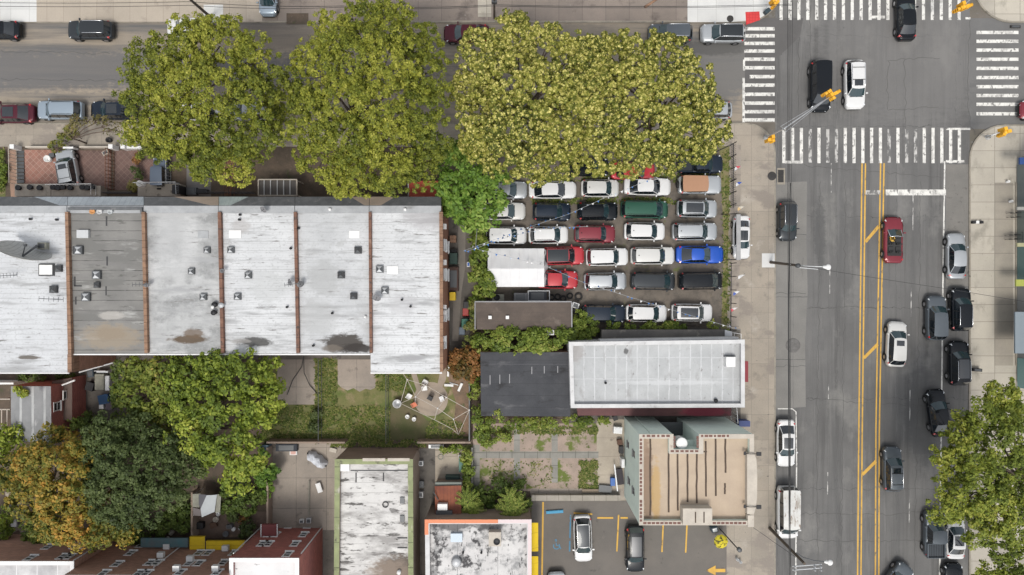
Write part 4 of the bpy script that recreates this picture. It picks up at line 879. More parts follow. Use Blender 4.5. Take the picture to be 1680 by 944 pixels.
q = MB(); q.prism(rect(802,873,822,896,4.9),4.1,5.0); o_ = q.build('air_conditioner', m_beige, gK)
q = MB(); q.lathe(P(815,889,5.0),[(.32,.004),(.32,.05),(.27,.06),(.25,.01),(0,.012)],18); q.build('fan_grille', m_black, o_)
q = MB(); q.lathe(P(749,921,4.1),[(.45,0),(.45,.3),(.5,.32),(.36,.42),(.3,.5),(0,.52)],20); q.build('roof_turbine', m_lite, gK)
for a in (760,790): pot(gK,a,905,4.1,.09,.3,m_black)
m_yaw = pm('yellow_awning_cloth', (.72,.50,.02), (.62,.43,.02), 1.3, fine=.05, lines=((1,1.5,.1,.04,(.45,.3,.02),0),))
def awning(x0,y0,x1,y1,za,zb_,lbl,dirn, root=None):
    # slopes from the wall side (za) to the free edge (zb_)
    q = MB()
    if dirn == 'E': a=[P(x0,y0,za),P(x0,y1,za)]; b_=[P(x1,y1,zb_),P(x1,y0,zb_)]
    else: a=[P(x0,y1,za),P(x1,y1,za)]; b_=[P(x1,y0,zb_),P(x0,y0,zb_)]
    top = a+b_; n = len(top); vs = top+[v-Vector((0,0,.05)) for v in top]+[b_[0]-Vector((0,0,.3)),b_[1]-Vector((0,0,.3))]
    q.add(vs, [(0,1,2,3),(7,6,5,4),(0,4,5,1),(1,5,6,2),(3,7,4,0),(2,3,9,8)]); 
    f = MB(); f.tube([vs[4],vs[7]],.03); f.tube([vs[5],vs[6]],.03)
    cc = (a[0]+a[1])/2; t = thing('awning', (cc.x,cc.y,min(za,zb_)-.3), lbl, 'awning'); q.build('cloth', m_yaw, t); f.build('frame', m_dkgrey, t); return t
awning(871.6,858,883,905,3.2,2.8,'upper yellow awning on the side of the stained white roof shop','E')
awning(871.6,913,883,962,3.2,2.8,'lower yellow awning on the side of the stained white roof shop','E')
# brick houses at the bottom left
m_gr = pm('grey_white_felt', (.62,.62,.62), (.3,.3,.31), .35, fine=.08, lines=((0,1.9,.3,.06,(.7,.7,.7),.05),))
def brick_house(lbl, x0, x1, Y, h, wm, rm):
    w = [Vector((x0,Y,0)),Vector((x1,Y,0)),Vector((x1,Y-14,0)),Vector((x0,Y-14,0))]
    t = thing('brick_house', ((x0+x1)/2,Y-7,ZK), lbl, 'house', 'brick houses with upstairs windows')
    b = MB(); b.prism(w,.1,h-.3,top=False); b.build('wall', wm, t); r_ = MB(); r_.prism(inset(w,.01),h-.5,h-.31,sides=False); r_.build('roof', rm, t)
    q = MB(); ring(q, w, inset(w,.3), h-.3, h); q.build('parapet', wm, t); q = MB(); ring(q, inset(w,-.05), inset(w,.32), h+.003, h+.06); q.build('coping', m_gutter, t)
    return t
gG = brick_house('brick house at the bottom left corner with grey-white roof', P(-90,0).x, P(194,0).x, -25.25, 7.1, m_brick, m_gr)
gH1 = brick_house('brick house between the corner house and the white drainpipe, its roof out of view', P(194.2,0).x, P(312,0).x, -25.9, 8.6, m_brick, m_gr)
gH2 = brick_house('brick house behind the two yellow awnings, its roof out of view', P(312.2,0).x, P(430,0).x, -25.95, 8.6, m_brick, m_gr)
gI = brick_house('dark red brick house with white roof at the bottom beside the warehouse', P(430.2,0).x, P(530,0).x, -24.6, 8.0, m_brick_r, pm('white_flat_roof',(.68,.68,.68),(.6,.6,.6),.5,fine=.05,spots=(((.1,.1,.1),2.2,.62,.67,(.3,1)),)))
for t_, Y, L_ in ((gG,-25.25,((79,898),(125,897),(134,897),(50,916),(103,914),(113,914),(103,882))),(gH1,-25.9,((214,908),(192,926),(246,924),(258,924),(170,941),(228,941),(240,941),(232,895),(284,895))),(gH2,-25.95,((326,908),(341,908),(310,925),(326,925),(384,908),(366,924),(295,940),(356,940))),(gI,-24.6,((441,878),(451,878),(498,878),(430,893),(440,893),(484,893),(472,910),(475,864),(506,864)))):
    for (x,y) in L_: win(t_, wallN(x,y,Y)+Vector((0,.003,0)), ('y',1), .62, 1.15)
for t_, L_ in ((gH1,((264,915),(274,901))),(gH2,((312,921),(290,937),(370,904),(354,937)))):
    for (x,y) in L_: q = MB(); q.box(wallN(x,y,-25.9)+Vector((0,.28,0)),(.6,.5,.42)); q.build('window_air_conditioner', m_wht, t_)
for t_, x_, Y in ((gH1,312,-25.9),(gI,430,-24.6),(gI,530,-24.6),(gG,194,-25.25)):
    x = P(x_,0).x-.08; q = MB(); q.tube([(x,Y+.07,.3),(x,Y+.07,7.0)],.06); q.build('drainpipe', m_gutter, t_)
awning(311,881,336,902,2.5,2.2,'short square yellow awning behind the brick houses','N')
awning(338,888,401,903,2.5,2.2,'long yellow awning behind the brick houses','N')
# porch boxes on the red house
q = MB(); q.prism([wallN(438,872,-24.6),wallN(463,872,-24.6),wallN(463,872,-24.6)+Vector((0,1.2,0)),wallN(438,872,-24.6)+Vector((0,1.2,0))],2.3,2.6,bottom=True); q.build('porch_roof', plain('dark_red_metal',(.17,.04,.04),.6), gI)
q = MB(); 
for x in (437.5,463.5): c = wallN(x,872,-24.6); q.box((c.x,c.y+.6,2.66),(.08,1.3,.1))
q.build('porch_rail', m_gutter, gI)
q = MB(); c = wallN(415,911,-24.6); q.box((P(402,0,5).x-.0,-25.4,6.3),(1.5,.8,.5)); q.build('bay_hood', plain('faded_red_metal',(.30,.07,.06),.6), gH2)
# low building with the striped grey roof
m_stripe = pm('striped_grey_roof', (.25,.255,.26), (.19,.195,.2), .6, fine=.08, lines=((0,1.15,.35,.22,(.42,.43,.43),.1),), spots=(((.5,.5,.5),.7,.6,.72,(1,.4)),((.13,.13,.14),.6,.6,.7,(1,.5))))
gP = flat('garage_building', 'small brick outbuilding with striped grey roof at the left edge', [(17,634),(83,634),(84,726),(17,726)], 4.2, m_brick_r, m_stripe, .05, .2, m_grwhite)
Xe = P(83,0,4.2).x
for x,y in ((93,667),): win(gP, wallE(x,y,Xe)+Vector((.003,0,0)), ('x',1), .8, 1.0)
gP2 = flat('garden_shed', 'low brick lean-to against the striped roof outbuilding', [(84.6,626),(118,620),(118,690),(84.6,690)], 2.4, m_brick_r, pm('shed_roof_felt',(.14,.1,.085),(.1,.075,.065),1,fine=.1), .04, .2, m_grwhite, cat='shed')
win(gP2, P(108,648,2.4)+Vector((0,0,.0)), ('x',1), .8, .9)
q = MB(); q.tube([P(102,632,2.9),P(123,624,2.9)],.09); q.build('gutter', m_gutter, gP2)
# small red roofed shed
m_redtin = pm('rusty_red_tin', (.25,.085,.045), (.15,.05,.035), .8, fine=.12, lines=((0,.35,.1,.03,(.1,.035,.025),0),), spots=(((.3,.28,.26),.9,.64,.74,(1,.4)),))
gS = flat('garden_shed', 'small shed with rusty red tin roof and an air conditioner on it', [(713,798),(757,797),(757,848),(714,848)], 2.8, m_bwall, m_redtin, .03, .2, m_lite, cat='shed')
q = MB(); q.prism(rect(718,827,734,837,3.2),2.82,3.3); q.build('air_conditioner', m_wht, gS)
q = MB(); q.prism(rect(715,838,742,846,3),2.82,3.05); q.tube([P(711,807,3.2),P(719,820,2.9)],.05); q.build('rack', m_dkgrey, gS)
q = MB(); q.prism(rect(714,792,757,797.6,2.6),2.2,2.55,bottom=True); q.build('eave', plain('grey_tin',(.16,.18,.16),.6), gS)
# right edge shops
gQ = flat('shop_row', 'shopfronts cut off by the right edge with dark glass and canopies', [(1744,240),(1900,240),(1900,640),(1744,640)], 6, pm('shop_wall',(.25,.26,.26),(.2,.21,.21),.6), m_stain, .4, .3, m_grwhite)
Xq = P(1744,0,6).x
for y0, y1, c in ((266,340,(.12,.15,.16)),(345,398,(.14,.17,.16)),(404,462,(.10,.19,.19)),(470,510,(.24,.25,.25)),(590,640,(.14,.28,.29))):
    a = P(0,y0,2).y; b_ = P(0,y1,2).y; q = MB(); q.box((Xq-.04,(a+b_)/2,1.7),(.06,abs(a-b_),2.8)); q.build('shop_window', plain('shop_glass_%d'%y0, c, .12, 0, .6), gQ)
for y0, y1, px_, z_, c in ((259,270,1672,3.0,(.02,.06,.2)),(512,580,1664.5,3.4,(.20,.24,.27)),(399,405,1668,2.8,(.35,.34,.2)),(459,470,1666,2.8,(.35,.38,.08)),(340,345,1668,2.8,(.3,.3,.28))):
    x0 = P(px_,0,z_).x; a = P(0,y0,z_).y; b_ = P(0,y1,z_).y; q = MB(); q.box(((x0+Xq)/2,(a+b_)/2,z_),(Xq-x0,abs(a-b_),.18)); q.build('canopy', plain('canopy_%d'%y0, c, .6), gQ)
q = MB(); q.prism([(P(1666,0,.2).x,P(0,300,.2).y),(P(1671,0,.2).x,P(0,300,.2).y),(P(1671,0,.2).x,P(0,600,.2).y),(P(1666,0,.2).x,P(0,600,.2).y)],.13,.24); q.build('step', m_kerb, gQ)
# street faces that the camera does not see but a step to the side would
xe = P(1236,0,HO).x
for y in (735,765,795,825):
    for z_ in (4.2,6.9): c = P(1236,y,HO); win(gO, (xe,c.y,z_), ('x',1), 1.1, 1.3, m_dkgrey)
for y in (740,785): c = P(1236,y,HO); win(gO, (xe,c.y,1.7), ('x',1), 2.6, 2.2, m_dkgrey)
ys = P(0,861,HO).y
for x in (1075,1110,1200): 
    for z_ in (4.0,6.7): win(gO, (P(x,0,HO).x,ys,z_), ('y',-1), .9, 1.2, m_dkgrey)
for y in (585,640): c = P(1221,y,5); win(gL, (P(1220.6,0,5).x,c.y,1.7), ('x',1), 2.4, 2.1, m_dkgrey)
for t_, xs_, y_ in ((rB,(140,175,212),582),(rC,(265,300,340),582),(rD,(390,425,462),582),(rE,(512,548,582),582)):
    for x in xs_:
        for z_ in (2.3,5.3): win(t_, (P(x,0,ZR).x,P(0,580.5,ZR).y+.012,z_), ('y',-1), 1.0, 1.4)
for x in (632,668,700):
    for z_ in (2.3,5.3): win(rF, (P(x,0,ZR).x,P(0,611,ZR).y+.012,z_), ('y',-1), 1.0, 1.4)
# ---- porches in front of the terrace
def terrace_porch(x0,y0,x1,y1,h,m,lbl):
    q = MB(); q.prism(rect(x0,y0,x1,y1,h),.12,h); return q.build('porch', m, label=lbl, cat='porch')
m_porch = pm('pale_stone_porch',(.40,.36,.30),(.3,.27,.23),1,fine=.1,spots=(((.08,.07,.06),1.2,.58,.7,(1,1)),))
terrace_porch(24,302,83,322,1.3,m_porch,'pale stone porch below the tiled patio at the left')
terrace_porch(84,305,165,322,1.3,m_porch,'stone porch with railing behind the silver wagon in the yard')
terrace_porch(226,302,296,322,1.3,m_porch,'stone porch behind the faded blue open jeep')
def rail(pts, z, h, lbl, m, nm='railing', cat='railing', step=.35):
    w = [P(a,b,z) for a,b in pts]; t = thing(nm, (w[0].x,w[0].y,z), lbl, cat)
    q = MB(); q.tube([p+Vector((0,0,h)) for p in w],.035,6); q.tube([p+Vector((0,0,.12)) for p in w],.025,6); q.build('rail', m, t)
    q = MB()
    for a, b in zip(w, w[1:]):
        n = max(1,int((b-a).length/step))
        for i in range(n+1): p = a.lerp(b,i/n); q.box(p+Vector((0,0,h/2)),(.04,.04,h))
    q.build('bars', m, t); return t
rail([(84,305),(158,304),(158,321)],1.3,.9,'white railing on the porch behind the silver yard wagon',m_wht)
rail([(226,302),(295,301),(296,321)],1.3,.9,'pale railing on the porch behind the open jeep',m_lite)
rail([(28,244),(29,303)],.14,1.2,'pale fence along the sunken steps beside the tan path',m_beige,'fence','fence')
rail([(183,247),(183,312)],.14,1.1,'rust brown ladder-like fence between two tiled patios',plain('rusty_iron',(.17,.07,.04),.8),'fence','fence')
rail([(188,247),(188,312)],.14,1.1,'rust brown fence right beside its twin between two patios',MATS['rusty_iron'],'fence','fence')
rail([(281,262),(281,302)],.14,1.1,'thin wire fence beside the open jeep',m_lite,'fence','fence')
rail([(170,318),(225,318)],.14,1.1,'dark railing in front of the grey felt roof house',m_dkgrey)
rail([(346,318),(420,318)],.14,1.1,'dark railing beside the tan frame',m_dkgrey)
q = MB(); q.prism(rect(4,242,27,250,1.2),.12,1.2); 
def wallthing(x0,y0,x1,y1,h,m,lbl,nm='garden_wall',cat='wall'):
    q = MB(); q.prism(rect(x0,y0,x1,y1,h),.11,h); return q.build(nm,m,label=lbl,cat=cat)
for x in (19,181,201): wallthing(x-3.5,237,x+3.5,244,1.3,m_wht,{19:'white gate post at the head of the tan path',181:'white gate post left of the gap at the tiled patios',201:'white gate post joined to the short white wall'}[x],'gate_post','post')
wallthing(205,240,232,244,1.0,m_wht,'short white garden wall running under the left tree')
wallthing(103,241,120,244,1.0,m_wht,'short white wall at the nose of the silver yard wagon')
wallthing(41,240,80,242.5,.9,m_beige,'beige wall at the head of the tiled patio')
wallthing(130,240,178,242.5,.9,m_beige,'beige wall at the head of the worn tiled patio')
# sunken steps
q = MB()
for i in range(9): q.box(P(34,250+i*6,.16+.02*i),(.7,.3,.06))
q.build('steps', m_dkgrey, label='dark metal steps between the tan path and the tiled patio', cat='steps')
# tan frame pergola and red porch canopy
t = thing('pergola', P(456,309,0), 'tan slatted canopy frame on the front of the terrace', 'pergola'); t.location.z = ZK
q = MB(); a,b_ = P(424,295,2.6), P(487,321,2.6)
q.box(((a.x+b_.x)/2,a.y,2.6),(b_.x-a.x,.12,.12)); q.box(((a.x+b_.x)/2,b_.y,2.6),(b_.x-a.x,.12,.12)); q.box((a.x,(a.y+b_.y)/2,2.6),(.12,a.y-b_.y,.1)); q.box((b_.x,(a.y+b_.y)/2,2.6),(.12,a.y-b_.y,.1)); q.build('frame', m_beige, t)
q = MB()
for x in (433.5,444,455,465.5,476): c = P(x,308,2.62); q.box(c,(.08,a.y-b_.y-.1,.08))
q.build('slats', m_lite, t)
q = MB(); q.prism(rect(425.5,297,485.5,320.5,2.5),2.5,2.53); q.build('canopy_sheet', plain('grey_polycarbonate',(.10,.09,.085),.5), t)
for x,y in ((425,296),(486,296),(425,320),(486,320)): q = MB(); c = P(x,y,2.5); q.box((c.x,c.y,1.3),(.1,.1,2.4)); q.build('post', m_beige, t)
t = thing('porch_canopy', P(694,310,0), 'orange-red porch canopy at the right end of the terrace', 'canopy'); t.location.z = ZK
q = MB(); v = [P(671,297,2.5),P(719,297,2.5),P(719,323,3.0),P(671,323,3.0)]; q.add(v+[p-Vector((0,0,.07)) for p in v],[(3,2,1,0),(4,5,6,7),(0,1,5,4),(1,2,6,5),(3,0,4,7)]); q.build('canopy', pm('orange_red_tin',(.50,.10,.06),(.42,.085,.055),.8,fine=.06,lines=((1,.3,.1,.02,(.3,.06,.04),0),)), t)
q = MB(); c = P(670,310,2.7); q.box((c.x,c.y,2.7),(.09,1.6,.14)); q.build('side_rail', m_wht, t)
for x in (672,718): q = MB(); c = P(x,298,2.4); q.box((c.x,c.y,1.25),(.1,.1,2.4)); q.build('post', m_wht, t)
# ================================================================ TREES AND PLANTS
def leafmat(name, ramp, rough=.6, tr=.25):
    if name in MATS: return MATS[name]
    mat = bpy.data.materials.new(name); mat.use_nodes = True; MATS[name] = mat; t = mat.node_tree; N = t.nodes; L = t.links
    b = N["Principled BSDF"]; at = N.new('ShaderNodeAttribute'); at.attribute_name = 'tint'; cr = N.new('ShaderNodeValToRGB')
    el = cr.color_ramp.elements; el[0].position = 0; el[0].color = lin(ramp[0]); el[1].position = 1; el[1].color = lin(ramp[-1])
    for i, c in enumerate(ramp[1:-1]): e = el.new((i+1)/(len(ramp)-1)); e.color = lin(c)
    L.new(at.outputs['Fac'], cr.inputs[0]); L.new(cr.outputs[0], b.inputs['Base Color']); b.inputs['Roughness'].default_value = rough; b.inputs['Specular IOR Level'].default_value = .35
    tl = N.new('ShaderNodeBsdfTranslucent'); L.new(cr.outputs[0], tl.inputs[0]); mx = N.new('ShaderNodeMixShader'); mx.inputs[0].default_value = tr
    L.new(b.outputs[0], mx.inputs[1]); L.new(tl.outputs[0], mx.inputs[2]); L.new(mx.outputs[0], N['Material Output'].inputs[0]); return mat
RNG = np.random.default_rng(11)
def leaf_mesh(name, lobes, mat, size=.24, clump=.75, per=34, dens=1.0, up=-.15, spread=1.0, off=(0,0,0), jitter=.18, aspect=.62, tuft=False, bias=0., inner=1.6, pale_top=0., cleft=.45):
    """lobes: array of (x,y,z,rx,ry,rz) ellipsoids in metres; leaves sit in clumps over their surface, with sparser ones inside"""
    lob = np.array(lobes, float); C_, Dn, T = [], [], []
    for i, (cx,cy,cz,rx,ry,rz) in enumerate(lob):
        area = 2*math.pi*((rx*ry)**.8+(rx*rz)**.8+(ry*rz)**.8)/3*1.6
        n = max(4, int(area/(clump**2)*.85*dens))
        d = RNG.normal(size=(n*2,3)); d /= np.linalg.norm(d,axis=1)[:,None]; d = d[d[:,2] > up][:n]
        rad = 1 + RNG.normal(size=len(d))*jitter*.5; rad = np.where(RNG.random(len(d)) < .16, rad*.72, rad)
        p = np.array([cx,cy,cz]) + d*np.array([rx,ry,rz])*rad[:,None]
        keep = np.ones(len(p), bool)
        for j, o in enumerate(lob):
            if j == i: continue
            q = (p-o[:3])/o[3:]; keep &= (np.linalg.norm(q,axis=1) > .80)
        if cleft: keep &= (np.sin(p[:,0]*1.35+1.7*np.sin(p[:,1]*.9)+i)+np.sin(p[:,1]*1.6+1.3*np.sin(p[:,0]*1.1+2))+RNG.normal(size=len(p))*.25) > -1.35+cleft
        C_.append(p[keep]); Dn.append(d[keep])
    for (cx,cy,cz,rx,ry,rz) in lob:      # sparser inner foliage behind the outer clumps
        n = max(3, int(rx*ry*inner/(clump**2))); d = RNG.normal(size=(n*2,3)); d /= np.linalg.norm(d,axis=1)[:,None]; d = d[d[:,2] > -.2][:n]
        C_.append(np.array([cx,cy,cz]) + d*np.array([rx,ry,rz])*(.45+.3*RNG.random(len(d)))[:,None]); Dn.append(d)
    C_ = np.concatenate(C_); Dn = np.concatenate(Dn); nc = len(C_)
    ct = RNG.random(nc)
    big = np.array([np.linalg.norm(C_-l[:3],axis=1) for l in lob]).argmin(0); lt = RNG.random(len(lob))[big]
    m = RNG.integers(int(per*.6), int(per*1.4)+1, nc); idx = np.repeat(np.arange(nc), m); M_ = len(idx)
    u = RNG.normal(size=(M_,3)); u /= np.linalg.norm(u,axis=1)[:,None]; u = u + Dn[idx]*.55 + np.array([0,0,.35]); u /= np.linalg.norm(u,axis=1)[:,None]
    cr = clump*(.55+.6*RNG.random(nc))[idx]*spread
    rr = cr*(RNG.random(M_)**.45)
    pos = C_[idx] + u*rr[:,None]*np.array([1,1,.75])
    nrm = u*.8 + np.array([0,0,.55]) + RNG.normal(size=(M_,3))*.42; nrm /= np.linalg.norm(nrm,axis=1)[:,None]
    a = np.cross(nrm, RNG.normal(size=(M_,3))); a /= np.linalg.norm(a,axis=1)[:,None]; b = np.cross(nrm, a)
    s = size*(.6+.8*RNG.random(M_))[:,None]*.5
    tip = a*s*1.25; side = b*s*aspect*1.25
    V = np.stack([pos-tip, pos-side*.9+nrm*s*.12, pos+tip-nrm*s*.15, pos+side*.9+nrm*s*.12], 1).reshape(-1,3) - np.array(off)
    V = V.reshape(-1,3); n4 = len(V)//4
    me = bpy.data.meshes.new(name); me.vertices.add(len(V)); me.vertices.foreach_set('co', V.astype(np.float32).ravel())
    me.loops.add(len(V)); me.loops.foreach_set('vertex_index', np.arange(len(V), dtype=np.int32)); me.polygons.add(n4)
    me.polygons.foreach_set('loop_start', np.arange(0, len(V), 4, dtype=np.int32)); me.update(calc_edges=True)
    tint = np.clip(bias + .22*lt[idx//1 if False else idx]*0 + .30*lt[idx] + .28*ct[idx] + .42*RNG.random(M_), 0, 1)
    if pale_top:     # pale flower tint on upward leaves, rest darkened: tuft shading put into the colour
        bl = (u[:,2] > .62) & (RNG.random(M_) < pale_top); tint = np.where(bl, .62+.34*RNG.random(M_), tint*.72)
    at = me.attributes.new('tint','FLOAT','FACE'); at.data.foreach_set('value', tint.astype(np.float32)); me.materials.append(mat); return me
m_bark = pm('bark', (.14,.105,.08), (.08,.06,.05), 2.5, fine=.2)
def tree(name, lbl, base, lobes, mat, ztop, group=None, flat_=.62, trunk_r=.32, cat='tree', **k):
    """lobes in photo px: (px, py, radius px, z of the lobe's middle)"""
    zc = [l[3] for l in lobes]
    W_ = []
    for x, y, r, z_ in lobes:
        z_ += random.uniform(-.55,.55); r *= random.uniform(.9,1.1); c = P(x,y,z_); kk = (H-z_)/H/S; W_.append((c.x,c.y,z_,r*kk,r*kk,r*kk*flat_))
    b0 = P(base[0],base[1],0); t = thing(name, (b0.x,b0.y,ZK), lbl, cat, group)
    me = leaf_mesh('crown', W_, mat, off=(b0.x,b0.y,ZK), **k); o = bpy.data.objects.new('crown', me); COL.objects.link(o); o.parent = t
    q = MB(); zt_ = min(zc)*.62; b0.z = .1; top = b0+Vector((0,0,zt_)); q.tube([b0, b0+Vector((.05,.03,zt_*.5)), top], trunk_r, 10, r1=trunk_r*.7)
    for x,y,z_,rx,ry,rz in W_:
        e = Vector((x,y,z_-rz*.1)); mid = top.lerp(e,.5)+Vector((0,0,.3)); q.tube([top-Vector((0,0,.3)), mid, e], trunk_r*.42, 7, r1=.05)
        for s_ in range(3):
            d = Vector((random.uniform(-1,1),random.uniform(-1,1),random.uniform(.1,.7))); q.tube([mid.lerp(e,.6), e+Vector((d.x*rx*.7,d.y*ry*.7,d.z*rz*.8))], .06, 5, r1=.02)
    q.build('trunk', m_bark, t); return t
L_olive = leafmat('olive_leaves', [(.03,.05,.008),(.125,.155,.018),(.28,.295,.035),(.54,.51,.10)])
L_yellow = leafmat('yellow_green_leaves', [(.04,.055,.010),(.14,.165,.022),(.37,.355,.065),(.80,.72,.26)])
L_mid = leafmat('mid_green_leaves', [(.035,.06,.01),(.11,.16,.018),(.25,.31,.035),(.50,.50,.09)])
L_bright = leafmat('bright_green_leaves', [(.025,.055,.01),(.07,.14,.018),(.16,.27,.035),(.40,.47,.12)])
L_dark = leafmat('dark_green_leaves', [(.018,.03,.008),(.05,.075,.018),(.10,.135,.04),(.22,.25,.10)])
L_orange = leafmat('orange_green_leaves', [(.04,.06,.012),(.12,.145,.022),(.33,.235,.035),(.70,.34,.07)])
L_right = leafmat('green_olive_leaves', [(.03,.05,.008),(.11,.15,.018),(.24,.28,.035),(.48,.45,.09)])
L_rust = leafmat('rust_leaves', [(.05,.05,.015),(.13,.09,.02),(.28,.13,.04),(.42,.2,.08)])
L_gr = leafmat('garden_green_leaves', [(.04,.065,.012),(.10,.15,.02),(.22,.28,.045),(.44,.42,.12)])
L_grass = leafmat('grass_blades', [(.05,.08,.015),(.11,.16,.03),(.19,.22,.05),(.32,.27,.12)])
G1 = 'street trees along the front of the terrace'
tree('street_tree','leftmost tall olive green tree over the parked cars',(330,215),
 [(300,78,45,11),(360,75,42,11.4),(415,95,40,11),(445,130,38,10.5),(245,110,36,10.3),(235,165,38,10.2),(290,140,46,12.6),(350,150,50,13.2),(405,165,46,12.6),(250,215,40,10.8),(305,215,46,12),(360,230,44,11.8),(415,225,40,11),(385,265,34,10),(330,262,30,9.6),(270,245,28,9.4),(455,190,24,9.6),(330,50,20,10)],
 L_olive, 14, G1, per=40, clump=.42, size=.155, dens=.86, jitter=.28, aspect=.7, cleft=.28)
tree('street_tree','middle tall green tree between the olive and the yellow ones',(600,215),
 [(600,38,36,10.4),(645,42,34,10.6),(545,62,40,10.6),(685,72,36,10.4),(520,108,40,10.6),(580,100,48,12.4),(640,105,50,13),(700,120,38,11),(560,165,50,12.8),(625,175,54,13.6),(690,180,44,12),(510,200,40,11),(570,230,48,12.2),(640,240,48,12.2),(700,235,38,10.8),(530,262,40,10.4),(585,285,36,10),(640,285,34,9.8),(690,275,28,9.4),(500,160,30,10.2),(560,300,22,9)],
 L_olive, 14, G1, per=40, clump=.42, size=.155, dens=.86, jitter=.28, aspect=.7, cleft=.28)
kw = dict(cleft=.2, per=40, clump=.33, size=.150, jitter=.16, dens=.74, aspect=.9, inner=1.0, pale_top=.6)
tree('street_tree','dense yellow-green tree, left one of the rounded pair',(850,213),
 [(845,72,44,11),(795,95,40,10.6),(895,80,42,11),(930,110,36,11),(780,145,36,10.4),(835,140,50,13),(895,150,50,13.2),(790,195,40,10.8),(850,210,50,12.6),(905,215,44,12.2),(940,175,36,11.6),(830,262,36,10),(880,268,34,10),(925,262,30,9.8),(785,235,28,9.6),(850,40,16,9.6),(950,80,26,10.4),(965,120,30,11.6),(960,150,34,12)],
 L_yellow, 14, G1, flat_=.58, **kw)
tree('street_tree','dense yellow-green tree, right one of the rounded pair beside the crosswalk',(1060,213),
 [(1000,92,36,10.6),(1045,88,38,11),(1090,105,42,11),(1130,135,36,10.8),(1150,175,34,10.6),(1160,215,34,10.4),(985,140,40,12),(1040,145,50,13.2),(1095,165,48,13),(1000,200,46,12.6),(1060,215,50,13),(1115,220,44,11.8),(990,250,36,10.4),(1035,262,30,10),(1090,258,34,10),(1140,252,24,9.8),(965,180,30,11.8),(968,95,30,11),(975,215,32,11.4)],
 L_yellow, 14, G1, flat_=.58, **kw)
tree('broadleaf_tree','small vivid green tree at the corner of the terrace and the lot',(775,330),
 [(770,272,34,7),(745,262,26,6.8),(800,290,28,6.6),(760,310,34,7),(800,325,28,6.4),(735,300,22,6),(760,345,26,6),(790,352,22,5.8),(742,335,20,5.8),(775,368,12,5.2),(820,345,12,5.2)],
 L_bright, 8, per=34, clump=.7, size=.32, trunk_r=.2)
GB = 'trees in the back gardens'
tree('broadleaf_tree','spreading mid green tree behind the felt roof and white roof houses',(365,690),
 [(310,625,36,7.5),(355,615,34,7.6),(400,620,36,7.6),(435,618,28,7),(330,665,40,8.6),(380,660,42,9),(425,655,34,8),(310,710,36,8),(360,705,44,9),(410,700,38,8.4),(345,745,30,7.4),(395,745,36,8),(395,780,26,7.2),(430,690,24,7.6),(440,640,24,7)],
 L_mid, 9, GB, per=34, clump=.66, size=.28)
tree('broadleaf_tree','orange tinged tree beside the crowded dark yard',(248,650),
 [(230,612,26,6),(265,605,26,6.2),(222,645,26,6),(255,645,34,7.2),(285,640,28,7),(240,680,26,6),(275,675,28,6.4),(290,700,20,6)],
 leafmat('tinged_leaves',[(.045,.07,.012),(.11,.15,.02),(.22,.25,.04),(.48,.32,.08)]), 8, GB, per=32, clump=.7, size=.30, trunk_r=.2)
tree('broadleaf_tree','large tree turning orange at the lower left',(110,790),
 [(92,736,30,7),(126,728,28,7),(58,768,32,7),(95,770,46,8.6),(135,760,34,8),(60,810,38,7.6),(110,820,44,8.4),(150,815,30,7.6),(85,855,32,7),(130,860,34,7.2),(170,868,26,6.4),(24,775,26,6),(165,890,16,5.8),(200,870,20,5.6)],
 L_orange, 9, GB, per=36, clump=.62, size=.25)
tree('broadleaf_tree','dark green rounded tree beside the orange one',(225,780),
 [(180,720,34,8),(225,715,32,8),(270,735,36,8.4),(300,765,26,7.6),(170,765,32,8),(215,765,46,9.8),(262,785,40,9.2),(190,810,40,8.8),(235,825,36,8.4),(280,815,28,7.6),(165,830,22,7),(205,845,24,7)],
 L_dark, 10, GB, per=44, clump=.55, size=.21, flat_=.6)
tree('street_tree','olive green tree over the pavement at the lower right',(1612,760),
 [(1640,650,30,9),(1665,680,30,9),(1610,690,34,10),(1580,710,30,9.4),(1640,730,40,11),(1600,745,40,11),(1560,770,32,9.6),(1545,755,18,9),(1615,790,42,11),(1660,780,36,10.6),(1575,815,34,10),(1630,840,38,10.2),(1665,850,36,10),(1550,830,22,9),(1600,865,26,9)],
 L_right, 12, per=36, clump=.55, size=.21, cleft=.15, dens=1.05)
tree('street_tree','second olive green tree at the bottom right corner',(1650,950),
 [(1650,915,26,8),(1672,925,30,8.4),(1630,940,26,8),(1660,960,34,9),(1610,955,16,7)],
 L_right, 9, per=32, clump=.58, size=.23, trunk_r=.2)
tree('broadleaf_tree','green and rust bush-like tree at the left edge below the striped roof',(8,745), [(8,730,24,4.5),(-8,760,26,5),(20,712,14,4)], L_mid, 5, GB, per=30, clump=.7, size=.28, trunk_r=.15)
# sparse half-bare tree by the parked silver-blue car
t = tree('sparse_tree','half bare thin tree leaning over the silver-blue parked car',(143,236),
 [(128,205,9,4.6),(148,196,8,5),(165,198,9,5),(180,205,12,4.8),(118,195,7,5),(192,213,10,4.2),(112,218,7,4)],
 leafmat('brownish_leaves',[(.05,.055,.02),(.13,.12,.04),(.20,.17,.07),(.30,.24,.12)]), 6, per=8, clump=.5, size=.2, trunk_r=.10, dens=.8)
